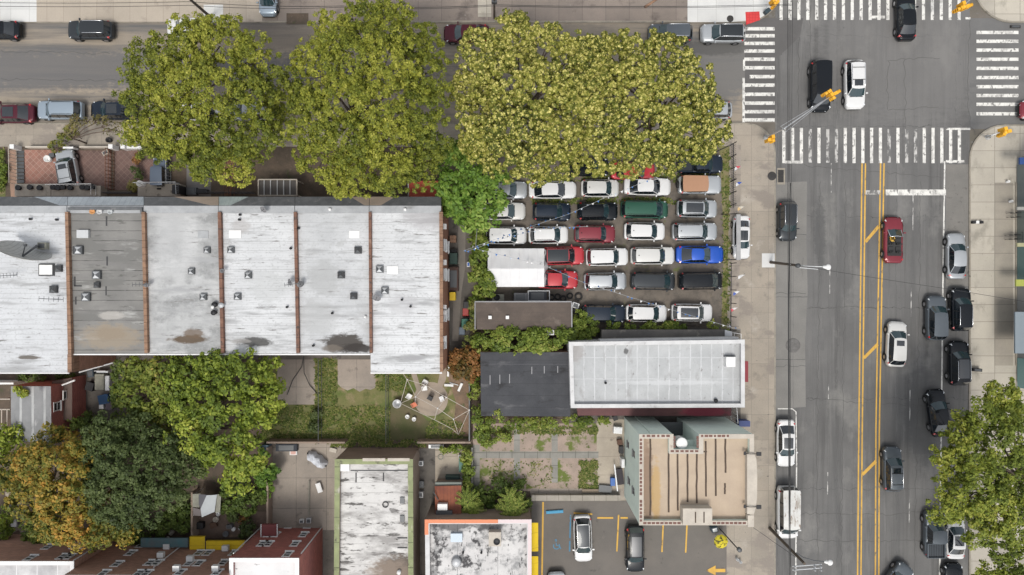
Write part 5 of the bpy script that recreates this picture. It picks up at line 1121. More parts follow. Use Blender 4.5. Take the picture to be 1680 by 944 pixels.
# ---- shrubs, hedges, vines
def shrub(name, lbl, lobes, mat, cat='shrub', group=None, **k):
    W_ = []
    for l in lobes:
        x, y, r, z_ = l[:4]; ry = l[4] if len(l) > 4 else r; c = P(x,y,z_); kk = (H-z_)/H/S; W_.append((c.x,c.y,z_,r*kk,ry*kk,min(r,ry)*kk*.8))
    cx_ = sum(w[0] for w in W_)/len(W_); cy_ = sum(w[1] for w in W_)/len(W_); z0 = .12
    t = thing(name, (cx_,cy_,z0), lbl, cat, group)
    kk = dict(size=.2, clump=.42, per=24, jitter=.2); kk.update(k)
    me = leaf_mesh('foliage', W_, mat, off=(cx_,cy_,z0), **kk); o = bpy.data.objects.new('foliage', me); COL.objects.link(o); o.parent = t
    q = MB()
    for w in W_: 
        for s_ in range(2): q.tube([(w[0]*.7+cx_*.3,w[1]*.7+cy_*.3,.13),(w[0]+random.uniform(-.2,.2),w[1]+random.uniform(-.2,.2),w[2]+.1)], .03, 5, r1=.012)
    q.build('stems', m_bark, t); return t
shrub('vine_hedge','thick bright green vines between the brown shed roof and the black roof',[(800,552,13,2.6),(822,556,17,2.9),(845,560,18,3.1),(868,556,17,3.2),(890,560,18,3.2),(912,556,16,3.1),(928,552,12,2.9),(800,570,12,2.4),(820,572,10,2.8),(905,570,10,2.9),(858,570,10,2.9),(786,560,10,2)], L_gr, 'hedge', clump=.5, per=30, size=.24)
shrub('vine_hedge','green hedge strip between the lot and the white commercial roof',[(952,526,13,1.6),(968,530,10,1.5),(945,545,14,2),(965,548,12,1.6),(998,537,14,1.1,7),(1020,537,14,1.1,6),(1045,537,14,1.1,6),(1070,537,14,1.1,6),(1095,537,12,1.1,6),(1112,536,9,1,6),(1168,535,9,1,6),(980,540,12,1.2,8)], L_gr, 'hedge')
shrub('vine_hedge','bushy green hedge between the alley and the white tent',[(790,412,12,2),(785,430,13,2.1),(783,448,14,2.3),(794,460,16,2.6),(786,478,13,2.2),(798,474,12,2.2),(786,395,10,1.8),(790,380,8,1.5),(783,492,10,1.6)], L_gr, 'hedge', clump=.5, per=28, size=.24)
shrub('vine_hedge','narrow green vines along the left side of the brown shed roof',[(776,502,5,2.2,9),(775,520,5,2.2,10),(774,540,7,2,10),(768,556,12,1.6)], leafmat('dull_vine',[(.05,.07,.02),(.12,.15,.03),(.22,.22,.06),(.34,.24,.12)]), 'hedge')
shrub('vine_hedge','green vines along the left and lower sides of the black roof',[(780,600,6,1.5,12),(780,625,6,1.5,14),(778,650,7,1.5,14),(780,675,9,1.5,12),(792,692,14,1.6,9),(818,690,15,2.4,10),(812,680,9,3.2,8),(845,695,15,1.4,7),(872,695,14,1.3,6),(905,692,15,1.6,8),(935,692,14,1.6,8),(960,692,12,1.3,6),(790,712,10,1,7),(800,724,14,.8,6),(826,718,12,.8,6),(990,690,10,.9,5)], L_gr, 'hedge')
shrub('vine_hedge','green overgrown edge of the small tan yard',[(752,738,14,.9,5),(730,736,10,.8,4),(766,750,8,1,9),(768,775,7,1,12),(767,800,8,1,12),(764,825,8,1,10)], L_gr, 'hedge')
shrub('rust_shrub','rust brown shrub at the foot of the terrace end wall',[(752,590,14,2),(768,585,13,2.2),(775,600,13,2.2),(760,606,14,2.4),(748,602,10,1.8),(770,615,11,1.8)], L_rust, clump=.5, per=26, size=.26)
shrub('round_shrub','upper small round dark shrub in the lawn',[(517,679,6,.7),(519,677,4,.9)], L_dark)
shrub('round_shrub','lower small round dark shrub in the lawn',[(516,701,7,.7),(518,699,5,.9)], L_dark)
shrub('garden_shrub','dark green bush below the orange tree at the lower left',[(60,862,16,2.2),(72,880,14,2),(50,878,10,1.6),(62,893,10,1.5)], L_gr, clump=.5)
shrub('garden_shrub','green bushes by the left edge beside the paved garden path',[(4,850,14,1.4),(8,875,13,1.2),(2,890,10,1)], L_mid)
shrub('garden_shrub','small bright bush by the worn tiled patio',[(224,284,8,.9),(219,281,5,1),(229,287,4,.8)], L_dark)
shrub('garden_shrub','straggly olive bush below the small bright bush',[(220,302,7,.8),(222,296,6,.7),(218,309,5,.6)], leafmat('straw_leaves',[(.08,.09,.02),(.16,.16,.04),(.26,.24,.07),(.36,.32,.12)]))
shrub('garden_shrub','pot-side plant at the head of the far tiled patio',[(226,260,5,.6)], L_rust)
shrub('garden_shrub','green plants in the strip left of the tan path',[(3,258,7,.7,9),(3,280,6,.6,9),(4,300,5,.5,8)], L_gr)
shrub('garden_shrub','green and brown bush on the pavement beside the sparse tree',[(120,215,9,1.5),(112,222,8,1.2),(104,232,9,1),(92,238,8,.9),(100,245,9,.8),(128,222,6,1.3)], leafmat('mixed_leaves',[(.05,.08,.015),(.13,.16,.03),(.24,.22,.05),(.32,.22,.10)]), clump=.35)
shrub('garden_shrub','bright fern-like bush at the left side of the concrete yard',[(438,765,12,1.8),(432,785,10,1.6),(446,775,9,1.5),(428,745,9,1.5),(440,800,9,1)], L_bright, size=.3)
shrub('hedge','dense green hedge behind the patchwork canopy',[(380,812,20,1.6),(405,805,18,1.6),(400,826,18,1.4),(375,828,12,1.2),(425,815,10,1.2)], leafmat('hedge_leaves',[(.03,.06,.012),(.07,.11,.02),(.12,.17,.03),(.2,.24,.06)]), 'hedge')
shrub('hedge','dark ivy bank under the dark green tree',[(300,838,14,1.2),(285,850,12,1),(302,860,10,1),(240,870,16,1),(215,880,14,.9),(265,868,12,.9)], MATS['hedge_leaves'], 'hedge')
shrub('hedge','tall narrow dark hedge beside the crowded dark yard',[(194,602,7,2.2,10),(193,620,7,2.2,12),(192,640,7,2.2,12),(191,656,6,2,8)], MATS['hedge_leaves'], 'hedge')
shrub('hedge','dark bushes at the lower end of the crowded dark yard',[(140,690,12,1.4),(165,700,14,1.4),(190,695,14,1.6),(205,715,14,1.8),(150,708,12,1.2),(128,694,10,2)], MATS['hedge_leaves'], 'hedge')
shrub('garden_shrub','dark potted palm in the cluttered patio by the yellow awnings',[(383,848,6,1),(379,850,4,.8)], L_dark)
shrub('garden_shrub','reddish small plant in the cluttered patio',[(400,853,4,.8)], L_rust)
shrub('garden_shrub','blue green bush near the long yellow awning',[(404,864,8,1.1),(412,872,7,1),(398,876,6,.9)], L_dark)
shrub('garden_shrub','weeds along the row of vines behind the house',[(70,618,20,.7,5),(105,617,14,.6,4),(45,620,14,.6,4)], MATS['hedge_leaves'])
shrub('garden_shrub','green climbing plant on the left outbuilding corner',[(33,640,5,4.4,5),(38,648,3,4.5)], L_mid)
# palm-like sumacs
def sumac(lbl, cx_, cy_, r, z_, n):
    c = P(cx_,cy_,z_); t = thing('sumac', (c.x,c.y,.14), lbl, 'shrub', 'feathery shrubs above the stained roof'); q = MB(); st = MB()
    heads = [c+Vector((random.uniform(-1,1)*r*.4/S, random.uniform(-1,1)*r*.4/S, random.uniform(-.5,.4))) for _ in range(n)]
    st.tube([(c.x,c.y,.14),(c.x,c.y,z_-1)],.08,7)
    vs = []; fs = []
    for h_ in heads:
        st.tube([(c.x,c.y,z_-1.1),h_], .04, 5)
        for j in range(9):
            a = 2*math.pi*j/9+random.uniform(-.25,.25); Ln = random.uniform(.9,1.3); d = Vector((math.cos(a),math.sin(a),0)); sd_ = Vector((-d.y,d.x,0))
            for s_ in range(9):
                u = (s_+1)/9; pc = h_ + d*(Ln*u) + Vector((0,0,.16-.42*u*u))
                for sg in (-1,1):
                    w_ = .17*(1-.55*abs(u-.45)); e = pc + sd_*sg*w_ + d*.05 - Vector((0,0,.05)); k0 = len(vs)
                    vs += [pc-d*.035, e-d*.02, e+d*.035, pc+d*.045]; fs.append((k0,k0+1,k0+2,k0+3))
    me = bpy.data.meshes.new('fronds'); off = Vector((c.x,c.y,.14)); me.from_pydata([tuple(v-off) for v in vs],[],fs)
    at = me.attributes.new('tint','FLOAT','FACE'); at.data.foreach_set('value',(.25+.6*RNG.random(len(fs))).astype(np.float32)); me.materials.append(L_gr)
    o = bpy.data.objects.new('fronds', me); COL.objects.link(o); o.parent = t; st.build('stems', m_bark, t)
sumac('feathery green shrub leaning over the rusty red shed', 778,828,30,2.8,7)
sumac('feathery green shrub right of the one leaning over the rusty shed', 838,828,34,3.0,9)
shrub('garden_shrub','dark undergrowth beneath the two feathery shrubs',[(800,810,14,.9),(820,800,14,.8),(850,805,12,.8),(795,830,12,.8),(860,825,8,.8),(812,842,12,.6),(775,808,10,.8),(855,795,8,.6)], MATS['hedge_leaves'])
# ground-level grass and weeds
def tufts(name, areas, mat, n, size=.16):
    V = []; 
    for (x0,y0,x1,y1,w_) in areas:
        k = int(n*w_); px = RNG.uniform(x0,x1,k); py = RNG.uniform(y0,y1,k)
        keep = (np.sin(px*.21+py*.13)+np.sin(py*.33-px*.07)+RNG.normal(size=k)*.9) > -.2; px, py = px[keep], py[keep]; k = len(px)
        X = (px-CX)/S; Y = (CY-py)/S; a = RNG.uniform(0,6.28,k); s = size*(.5+RNG.random(k)); tl = RNG.uniform(.2,1.,k)
        c = np.stack([X,Y,np.full(k,.165)],1); d = np.stack([np.cos(a)*s,np.sin(a)*s,np.zeros(k)],1); e = np.stack([-np.sin(a)*s*.35,np.cos(a)*s*.35,np.zeros(k)],1); u = np.stack([np.cos(a+.4)*s*tl*.4,np.sin(a+.4)*s*tl*.4,s*.55],1)
        V.append(np.stack([c-e,c+e,c+d*.8+e*.4+u,c+d*.8-e*.4+u],1).reshape(-1,3))
    V = np.concatenate(V); n4 = len(V)//4; me = bpy.data.meshes.new(name); me.vertices.add(len(V)); me.vertices.foreach_set('co',V.astype(np.float32).ravel()); me.loops.add(len(V)); me.loops.foreach_set('vertex_index',np.arange(len(V),dtype=np.int32)); me.polygons.add(n4); me.polygons.foreach_set('loop_start',np.arange(0,len(V),4,dtype=np.int32)); me.update(calc_edges=True)
    at = me.attributes.new('tint','FLOAT','FACE'); at.data.foreach_set('value',RNG.random(n4).astype(np.float32)); me.materials.append(mat)
    o = bpy.data.objects.new(name, me); COL.objects.link(o); tag(o,'grass and weeds growing on the lawns, lot edges and rear lot','grass',kind='stuff')
tufts('grass_tufts',[(518,588,553,726,.07),(432,666,640,724,.16),(617,588,672,640,.05),(700,690,760,724,.02),(1184,245,1196,545,.025),(790,700,980,712,.05),(950,755,980,800,.04),(800,755,905,800,.008),(870,285,1180,300,.03),(870,325,1110,335,.03),(-20,246,9,320,.04),(545,722,700,732,.05)], L_grass, 60000)
# ================================================================ STREET FURNITURE AND SMALL THINGS
m_wood = pm('weathered_pole_wood', (.12,.095,.075), (.08,.065,.05), 2, fine=.15); m_wire = plain('black_cable', .03, .7); m_sig = plain('signal_yellow', (.75,.38,.02), .5); m_rope = plain('pennant_cord', (.40,.41,.42), .8)
def wire(pts, lbl, r=.03, sag=.25, group='overhead wires', m=None):
    q = MB(); w = []
    for a, b in zip(pts, pts[1:]):
        n = 10
        for i in range(n): u = i/n; p = a.lerp(b,u); p = p-Vector((0,0,sag*4*u*(1-u))); w.append(p)
    w.append(pts[-1]); q.tube(w, r, 5); return q.build('overhead_wire', m or m_wire, label=lbl, cat='wire', group=group)
def V3(px,py,z_): return P(px,py,z_)
# utility pole at the bottom with a cross arm and lamp
t = thing('utility_pole', P(1262,866,ZK), 'leaning-looking wooden utility pole with twin cross arms at the bottom of the avenue', 'utility pole'); t.location.z = ZK
bx = P(1262,866,0); tx = P(1320,925,9.0)
q = MB(); q.tube([bx+Vector((0,0,.1)),tx],.17,10,r1=.12); q.build('pole', m_wood, t)
q = MB(); 
for dy in (928,934): a_, b_ = V3(1300,dy+1.5,8.6), V3(1348,dy-2,8.6); q.tube([a_,b_],.055,6)
q.build('cross_arm', m_lite, t)
q = MB()
for x in (1303,1336,1346):
    for dy in (929,935): q.lathe(V3(x,dy,8.65),[(.09,0),(.06,.15),(.09,.2),(0,.28)],8)
q.build('insulators', m_lite, t)
q = MB(); q.tube([V3(1306,907,8.2),V3(1318,915,8.6),V3(1335,920,8.8),V3(1352,922,8.8)],.045,6); q.build('lamp_arm', m_dkgrey, t)
q = MB(); q.tube([V3(1352,922,8.8),V3(1357,922.4,8.85)],.1,8,r1=.18); q.lathe(V3(1361,922.7,8.75),[(0,0),(.24,.02),(.27,.1),(.2,.2),(0,.24)],14); q.build('lamp_head', m_wht, t)
# street lamp pole beside the white slab
t = thing('street_lamp', P(1264,430.5,ZK), 'street lamp pole rising from the pale slab and reaching over the avenue', 'street lamp'); t.location.z = ZK
q = MB(); q.tube([P(1264,430.5,.1),V3(1310,436,7.4)],.15,10,r1=.11); q.build('pole', m_wood, t)
q = MB(); q.tube([V3(1297,434,5.8),V3(1325,437,7.9),V3(1352,438,8.0)],.045,6); q.tube([V3(1308,439,7.3),V3(1342,442,7.4)],.04,6); q.build('lamp_arm', m_lite, t)
q = MB(); q.tube([V3(1350,438,8.0),V3(1355,438.5,8.0)],.1,8,r1=.18); q.lathe(V3(1358,438.5,7.92),[(0,0),(.24,.02),(.27,.1),(.2,.2),(0,.24)],14); q.build('lamp_head', m_wht, t)
q = MB(); q.lathe(V3(1310,436,7.4),[(.2,-.3),(.22,0),(0,.1)],10); q.build('pole_cap', m_dkgrey, t)
GW = 'overhead wires'
y0, y1 = -250, 1150
for i, (xa, xb, zz) in enumerate(((1293,1296,8.4),(1297,1297.5,7.6),(1302,1296.5,7.6))):
    wire([V3(xa,y0,zz),V3(xb,y1,zz)], ('left','middle','right')[i]+' one of the three long wires running over the left side of the avenue', .018 if i else .03, .2)
wire([V3(1297,300,7.2),V3(1295,436,7.3),V3(1294.5,600,7.2),V3(1297,930,8.2)], 'thick wire from the street lamp pole down past the white van', .04, .1)
wire([V3(1310,436,7.4),V3(1560,475,7.6),V3(1900,530,7.0)], 'thin wire crossing the avenue from the street lamp pole', .02, .3)
wire([V3(1236,866,5),V3(1270,890,6),V3(1306,915,8)], 'service wire from the green building to the bottom utility pole', .02, .2)
for i, (ya, yb) in enumerate(((3,8),(9,10))):
    wire([V3(-200,ya-3,8.5),V3(310,ya,8.4),V3(560,yb+2,8.3),V3(812,yb,8.5),V3(1300,yb-1,8.5)], ('upper','lower')[i]+' of two wires along the top edge over the far pavement', .022, .5)
# poles at the top
t = thing('utility_pole', P(308,-8,0), 'dark slanting pole reaching over the leftmost tree at the top edge', 'utility pole'); t.location.z = ZK
q = MB(); q.tube([P(345,28,.1),V3(308,-4,9)],.16,8,r1=.11); q.build('pole', m_wood, t)
t = thing('utility_pole', P(811,20,0), 'slim dark pole with wire fittings at the top edge above the maroon car', 'utility pole'); t.location.z = ZK
q = MB(); q.tube([P(811,30,.1),V3(811,-10,7.5)],.12,8,r1=.09); q.build('pole', m_wood, t)
q = MB(); q.box(V3(811,3,5.5),(.5,.3,.4)); q.build('fitting', m_dkgrey, t)
t = thing('street_lamp', P(1075,4,ZK), 'tan street lamp arm poking in from the top edge', 'street lamp'); q = MB(); q.tube([V3(1082,-4,6.8),V3(1058,12,7)],.09,8,r1=.14); q.build('lamp_head', m_cope, t); q = MB(); q.tube([P(1098,-22,.1),V3(1090,-16,6.6),V3(1080,-3,6.85)],.1,8); q.build('pole', m_lite, t)
# traffic signals
def signal(lbl, base, top, arm, heads, zt_, m_arm=m_lite, posthead=None):
    t = thing('traffic_signal', P(base[0],base[1],ZK), lbl, 'traffic light', 'traffic signals at the crossing'); t.location.z = ZK
    q = MB(); q.tube([P(base[0],base[1],.1), V3(top[0],top[1],zt_)],.11,10,r1=.08); q.lathe(P(base[0],base[1],ZK),[(.25,0),(.22,.25),(.12,.35)],10); q.build('pole', m_arm, t)
    if arm:
        q = MB(); q.tube([V3(top[0],top[1],zt_), V3(arm[0],arm[1],zt_+.3)],.07,8,r1=.05)
        if len(arm) > 2: 
            for s_ in (-1,1):
                e = V3(top[0]+s_*4,top[1]+s_*4.5,zt_+1.0); q.tube([e, V3(arm[0],arm[1],zt_+.35)],.025,6); q.tube([V3(top[0],top[1],zt_+.1), e],.04,6)
        q.build('mast_arm', m_steel, t)
    for (x,y,z_,a) in heads:
        q = MB(); c = V3(x,y,z_); M = Matrix.Rotation(R(a),3,'Z')
        q.box(c, (.30,.36,.95), ax=M)
        for k in range(3): q.lathe(c+M@Vector((0,-.22,.3-.3*k)),[(.15,0),(.17,.28),(.14,.28),(.12,0)],10,0,M@Matrix.Rotation(R(90),3,'X'))
        h_ = q.build('signal_head', m_sig, t)
        q = MB()
        for k in range(3): q.lathe(c+M@Vector((0,-.218,.3-.3*k)),[(.11,0),(0,.01)],10,0,M@Matrix.Rotation(R(90),3,'X'))
        q.build('lens', m_black, h_)
signal('traffic signal whose long arm reaches over the black minivan', (1256,226),(1285,212), (1360,160,1), ((1362,157,5.6,35),(1358,152,5.5,-60),(1368,155,5.6,120),(1260,231,2.8,100),(1266,226,2.9,10)), 5.2)
signal('traffic signal hanging over the top crosswalk at the right', (1612,-8),(1606,-14), (1580,10), ((1577,8,5.5,20),(1575,15,5.4,-70),(1583,13,5.5,110)), 5.2)
signal('traffic signal on the right pavement corner below the crosswalk', (1620,226),(1628,222), (1645,216), ((1645,213,5.0,15),(1651,217,5.0,-80),(1643,221,4.9,160)), 4.6)
signal('traffic signal at the top edge near the red pad', (1266,8),(1270,4), None, ((1267,3,3.4,30),(1273,6,3.4,-40)), 3.2)
# lot fence
t = thing('lot_fence', P(1207,240,ZK), 'dark steel rail fence between the sales lot and the pavement', 'fence')
t.location.z = ZK
q = MB()
for z_, r_ in ((.3,.03),(1.1,.03),(1.85,.035)):
    q.tube([P(1203.5,236,z_),P(1203,342,z_)],r_,6); q.tube([P(1200,432,z_),P(1199,543,z_)],r_,6)
    q.tube([P(1203.5,236,z_),P(1170,252,z_)],r_,6)
q.build('rails', m_black, t)
q = MB()
for y in list(range(236,343,20))+list(range(432,544,22)):
    q.box(P(1203,y,.95),(.07,.07,1.9)); 
for y in list(range(240,340,3)): q.box(P(1203.2,y,1.0),(.02,.02,1.6))
q.build('post', m_black, t)
fl = ((1211,277,(.7,.7,.72),(.6,.1,.12),'white and red feather flag, topmost on the lot fence'),(1213,303,(.68,.68,.7),(.05,.1,.4),'blue and white flag with red edge on the lot fence'),(1216,343,(.7,.5,.25),(.65,.6,.5),'tan and yellow flag at the top end of the banner rail'),(1217,455,(.72,.72,.72),(.6,.6,.6),'white pinwheel flag below the banner rail'),(1209,482,(.1,.15,.45),(.7,.7,.7),'blue and white flag on the lower lot fence'),(1205,509,(.62,.12,.14),(.7,.66,.66),'red and white striped flag on the lower lot fence'))
for i,(x,y,c1,c2,lb) in enumerate(fl):
    t = thing('fence_flag', P(x-6,y+3,ZK), lb, 'flag', 'flags on the lot fence'); t.location.z = 1.0
    a = V3(x-6,y+4,1.6); b_ = V3(x+5,y-4,2.6); q = MB(); q.tube([a-Vector((0,0,.6)),b_],.025,6); q.build('staff', m_lite, t)
    d = (b_-a); sd_ = Vector((-d.y,d.x,0)).normalized()*.28
    def cloth(u0,u1,m):
        q = MB(); n = 4; vs = []
        for k in range(n+1):
            u = u0+(u1-u0)*k/n; p = a+d*u; w_ = math.sin(math.pi*min(1,max(.12,u)))*1.0
            vs += [p, p+sd_*w_+Vector((0,0,.05*math.sin(u*12)))]
        q.add(vs,[(2*k,2*k+1,2*k+3,2*k+2) for k in range(n)],0,True); vs2=[v-Vector((0,0,.02)) for v in vs]; q.add(vs2,[(2*k,2*k+2,2*k+3,2*k+1) for k in range(n)],0,True); q.build('cloth', m, t)
    cloth(.1,.5,plain('flag_%d_a'%i,c1,.8)); cloth(.5,.98,plain('flag_%d_b'%i,c2,.8))
# banner rail over the white car
t = thing('banner_rail', P(1206,392,ZK), 'long pale metal banner beam above the white sedan on the pavement', 'banner'); t.location.z = ZK
q = MB(); a_, b_ = V3(1211.5,352,2.5), V3(1211.5,427,2.5); q.box((a_+b_)/2,(.42,(a_-b_).length,.1)); q.build('beam', pm('pale_banner',(.36,.36,.36),(.28,.28,.28),1,fine=.06,lines=((1,.9,.1,.05,(.3,.3,.3),0),)), t)
q = MB()
for y in (352,427): q.tube([P(1183,y,.2),V3(1209,y-1,2.45)],.04,6); q.tube([P(1213,y,.2),V3(1213,y,2.45)],.04,6)
q.build('frame', m_black, t)
# pennant strings
def pennants(lbl, pts, z_, n, seed):
    w = [V3(a,b,zz) for a,b,zz in pts]; t = thing('pennant_string', (w[0].x,w[0].y,w[0].z), lbl, 'bunting', 'pennant strings over the lot')
    q = MB(); q.tube(w,.014,5); q.build('cord', m_rope, t); rr = random.Random(seed)
    tot = sum((b-a).length for a,b in zip(w,w[1:]))
    for i in range(n):
        s_ = tot*(i+.5+rr.uniform(-.3,.3))/n
        for a,b in zip(w,w[1:]):
            l = (b-a).length
            if s_ <= l: break
            s_ -= l
        p = a.lerp(b,s_/l); d = (b-a).normalized(); sd_ = Vector((-d.y,d.x,0)); sg = rr.choice((-1,1)); hh = rr.uniform(.15,.3)
        q = MB(); tip = p+sd_*sg*hh*.8-Vector((0,0,hh)); v = [p-d*.12,p+d*.12,tip]; q.add(v+[x+Vector((0,0,.008)) for x in v],[(0,1,2),(5,4,3)]); q.build('pennant', plain(*rr.choice((('pennant_blue',(.05,.16,.42)),('pennant_white',(.72,.72,.72)),('pennant_silver',(.45,.5,.55)),('pennant_blue',(.05,.16,.42)))),.6), t)
pennants('pennant string rising from the tent to the top right of the lot', [(760,412,4.2),(870,372,3.7),(932,352,3.6),(985,328,3.7),(1095,283,4.3)],4,34,1)
pennants('pennant string from the tent past the red cars to the bottom right corner', [(783,409,4.3),(893,436,3.5),(960,465,3.2),(1090,505,3.2),(1216,542,4)],4,36,2)
pennants('pennant string running level over the white wagons', [(765,413,4.2),(830,390,3.7),(900,374,3.6),(965,372,3.8)],4,24,3)
t = thing('string_post', P(779,400,ZK), 'pale slender post holding the pennant strings by the hedge', 'post'); t.location.z = ZK; q = MB(); q.tube([P(785,398,.15),V3(780,408,4.4)],.06,8); q.build('pole', m_lite, t); q = MB(); q.tube([P(783,370,2),V3(780,408,4.4)],.035,6); q.build('brace', m_lite, t)
# white tent
t = thing('tent', P(846,440,ZK), 'white ridge tent with wrinkled roof at the left of the lot', 'tent'); t.location.z = ZK
m_tent = pm('white_tent_cloth',(.66,.66,.66),(.60,.60,.61),.8,fine=.03,lines=((0,.9,.2,.03,(.52,.52,.53),.3),),rough=.6); 
x0,x1 = 800,893; zr_, ze = 3.3, 2.4
def ten(xx, py, zz): return V3(xx,py,zz)
q = MB(); nx = 16
for (pa,za,pb,zb_) in ((408,ze,441,zr_),(441,zr_,471,ze)):
    vs=[]; 
    for i in range(nx+1):
        for j in range(7):
            u=j/6; w_=random.uniform(-.03,.03)+.05*math.sin(i*1.9+j*.8)*(1 if pa==408 else .3)-.12*math.sin(math.pi*u)*(.5+.5*math.cos(i*math.pi*.5)); x=x0+(x1-x0)*i/nx; v=ten(x,pa+(pb-pa)*u,za+(zb_-za)*u); v.z+=w_ if 0<j<6 else 0; vs.append(v)
    q.add(vs,[(i*7+j,i*7+j+1,(i+1)*7+j+1,(i+1)*7+j) for i in range(nx) for j in range(6)],0,True)
q.add([ten(x0,408,ze),ten(x1,408,ze),ten(x1,408,ze)-Vector((0,0,.25)),ten(x0,408,ze)-Vector((0,0,.25))],[(0,1,2,3)]); q.add([ten(x0,471,ze),ten(x1,471,ze),ten(x1,471,ze)-Vector((0,0,.25)),ten(x0,471,ze)-Vector((0,0,.25))],[(0,1,2,3)])
q.build('roof_cloth', m_tent, t)
q = MB(); q.add([ten(x1,408,ze),ten(x1,441,zr_),ten(x1,471,ze)],[(0,1,2)]); q.add([ten(x0,408,ze),ten(x0,441,zr_),ten(x0,471,ze)],[(0,1,2)]); q.build('gable_cloth', m_tent, t)
for x in (801,847,892):
    for y in (409,470): q = MB(); c=ten(x,y,ze); q.tube([(c.x,c.y,.15),(c.x,c.y,ze)],.04,6); q.build('leg', m_lite, t)
# tent side curtain at the right
q = MB(); vs=[]
for i in range(13):
    y = 410+i*5; vs += [V3(893+1.6*math.sin(i*1.7),y,ze), V3(898+2.2*math.sin(i*1.3+1),y,.5)]
q.add(vs,[(2*i,2*i+1,2*i+3,2*i+2) for i in range(12)],0,True); q.build('side_curtain', m_tent, t)
# machines and tyres by the office
m_acb = pm('weathered_beige_metal', (.30,.30,.25), (.2,.2,.17), 1.5, fine=.1); m_acg = pm('weathered_grey_metal', (.2,.2,.21), (.15,.15,.155), 1.5, fine=.1)
def boxthing(nm, lb, x0,y0,x1,y1,h,m,cat,rz=0,topm=None,top=None,group=None,z0=None):
    z0 = zp(4)+.02 if z0 is None else z0; c = P((x0+x1)/2,(y0+y1)/2,h); t = thing(nm,(c.x,c.y,z0),lb,cat,group); k=(H-h)/H/S; w_,d_ = (x1-x0)*k,(y1-y0)*k
    q = MB(); M = Matrix.Rotation(rz,3,'Z'); b = .04
    for zz0,zz1,sx in ((z0,h-.04,1),(h-.04,h,.94)): q.box((c.x,c.y,(zz0+zz1)/2),(w_*sx,d_*sx,zz1-zz0),ax=M)
    q.build('body', m, t)
    if top == 'fan': q=MB(); q.lathe((c.x-w_*.1,c.y,h),[(.3,.0),(.32,.05),(.26,.06),(.24,.02),(0,.025)],18); q.build('fan_grille', m_black, t)
    elif top == 'lid': q=MB(); q.box((c.x,c.y,h+.03),(w_*1.06,d_*1.04,.06),ax=M); q.box(Vector((c.x,c.y,h+.03))+M@Vector((0,d_*.5,0)),(w_*.7,.06,.08),ax=M); q.build('lid', topm or m, t)
    elif top == 'panel': q=MB(); q.box((c.x,c.y,h+.015),(w_*.7,d_*.7,.03),ax=M); q.build('panel', topm or m_dkgrey, t)
    elif top == 'arm': 
        q=MB(); q.box(Vector((c.x,c.y,h+.2))+M@Vector((0,d_*.42,0)),(w_,.07,.4),ax=M); q.build('backrest', m, t)
    return t
boxthing('machine','beige metal unit under the tent edge left of the grey one',807,483,827,494,1.2,m_acb,'machine',top='fan'); boxthing('machine','grey metal unit between the beige unit and the dark trailer',843,481,865,494,1.3,m_acg,'machine',top='panel')
trl=boxthing('trailer','dark flat trailer bed with a pale rim below the tent',867,478,897,494,1.0,plain('dark_trailer',(.03,.035,.045),.6),'trailer',top='panel')
q=MB(); ou=[Vector((p[0],p[1])) for p in rect(866,477,902,494,1.1)]; ring(q,ou,inset(ou,.07),1.02,1.1); q.build('rim', m_lite, trl)
def tyre(x,y,lb,z_=.16,r=.33):
    q=MB(); c=P(x,y,z_); q.lathe((c.x,c.y,z_),[(r*.55,0),(r*.95,.0),(r,.06),(r,.16),(r*.93,.22),(r*.6,.22),(r*.55,.16),(r*.55,0)],18); q.build('tyre', m_tyre, label=lb, cat='tyre', group='tyres by the lot office')
for i,(x,y) in enumerate(((905,488),(915,487),(924,490),(935,486),(949,487))): tyre(x,y,('leftmost tyre beside the trailer','second tyre from the trailer','third tyre from the trailer','fourth tyre from the trailer, against the shed corner','largest tyre standing apart at the right of the row')[i], r=.34 if i<4 else .42)
boxthing('cabinet','tilted white box at the right corner of the brown shed roof',939,497,950,506,1.0,m_wht,'box',R(-20),top='panel'); boxthing('crate','dark crate next to the tilted white box',941,508,953,518,.8,m_black,'crate',top='lid'); boxthing('air_conditioner','white air conditioner in the vines at the brown shed',898,542,909,550,3.3,m_wht,'air conditioner',top='panel')
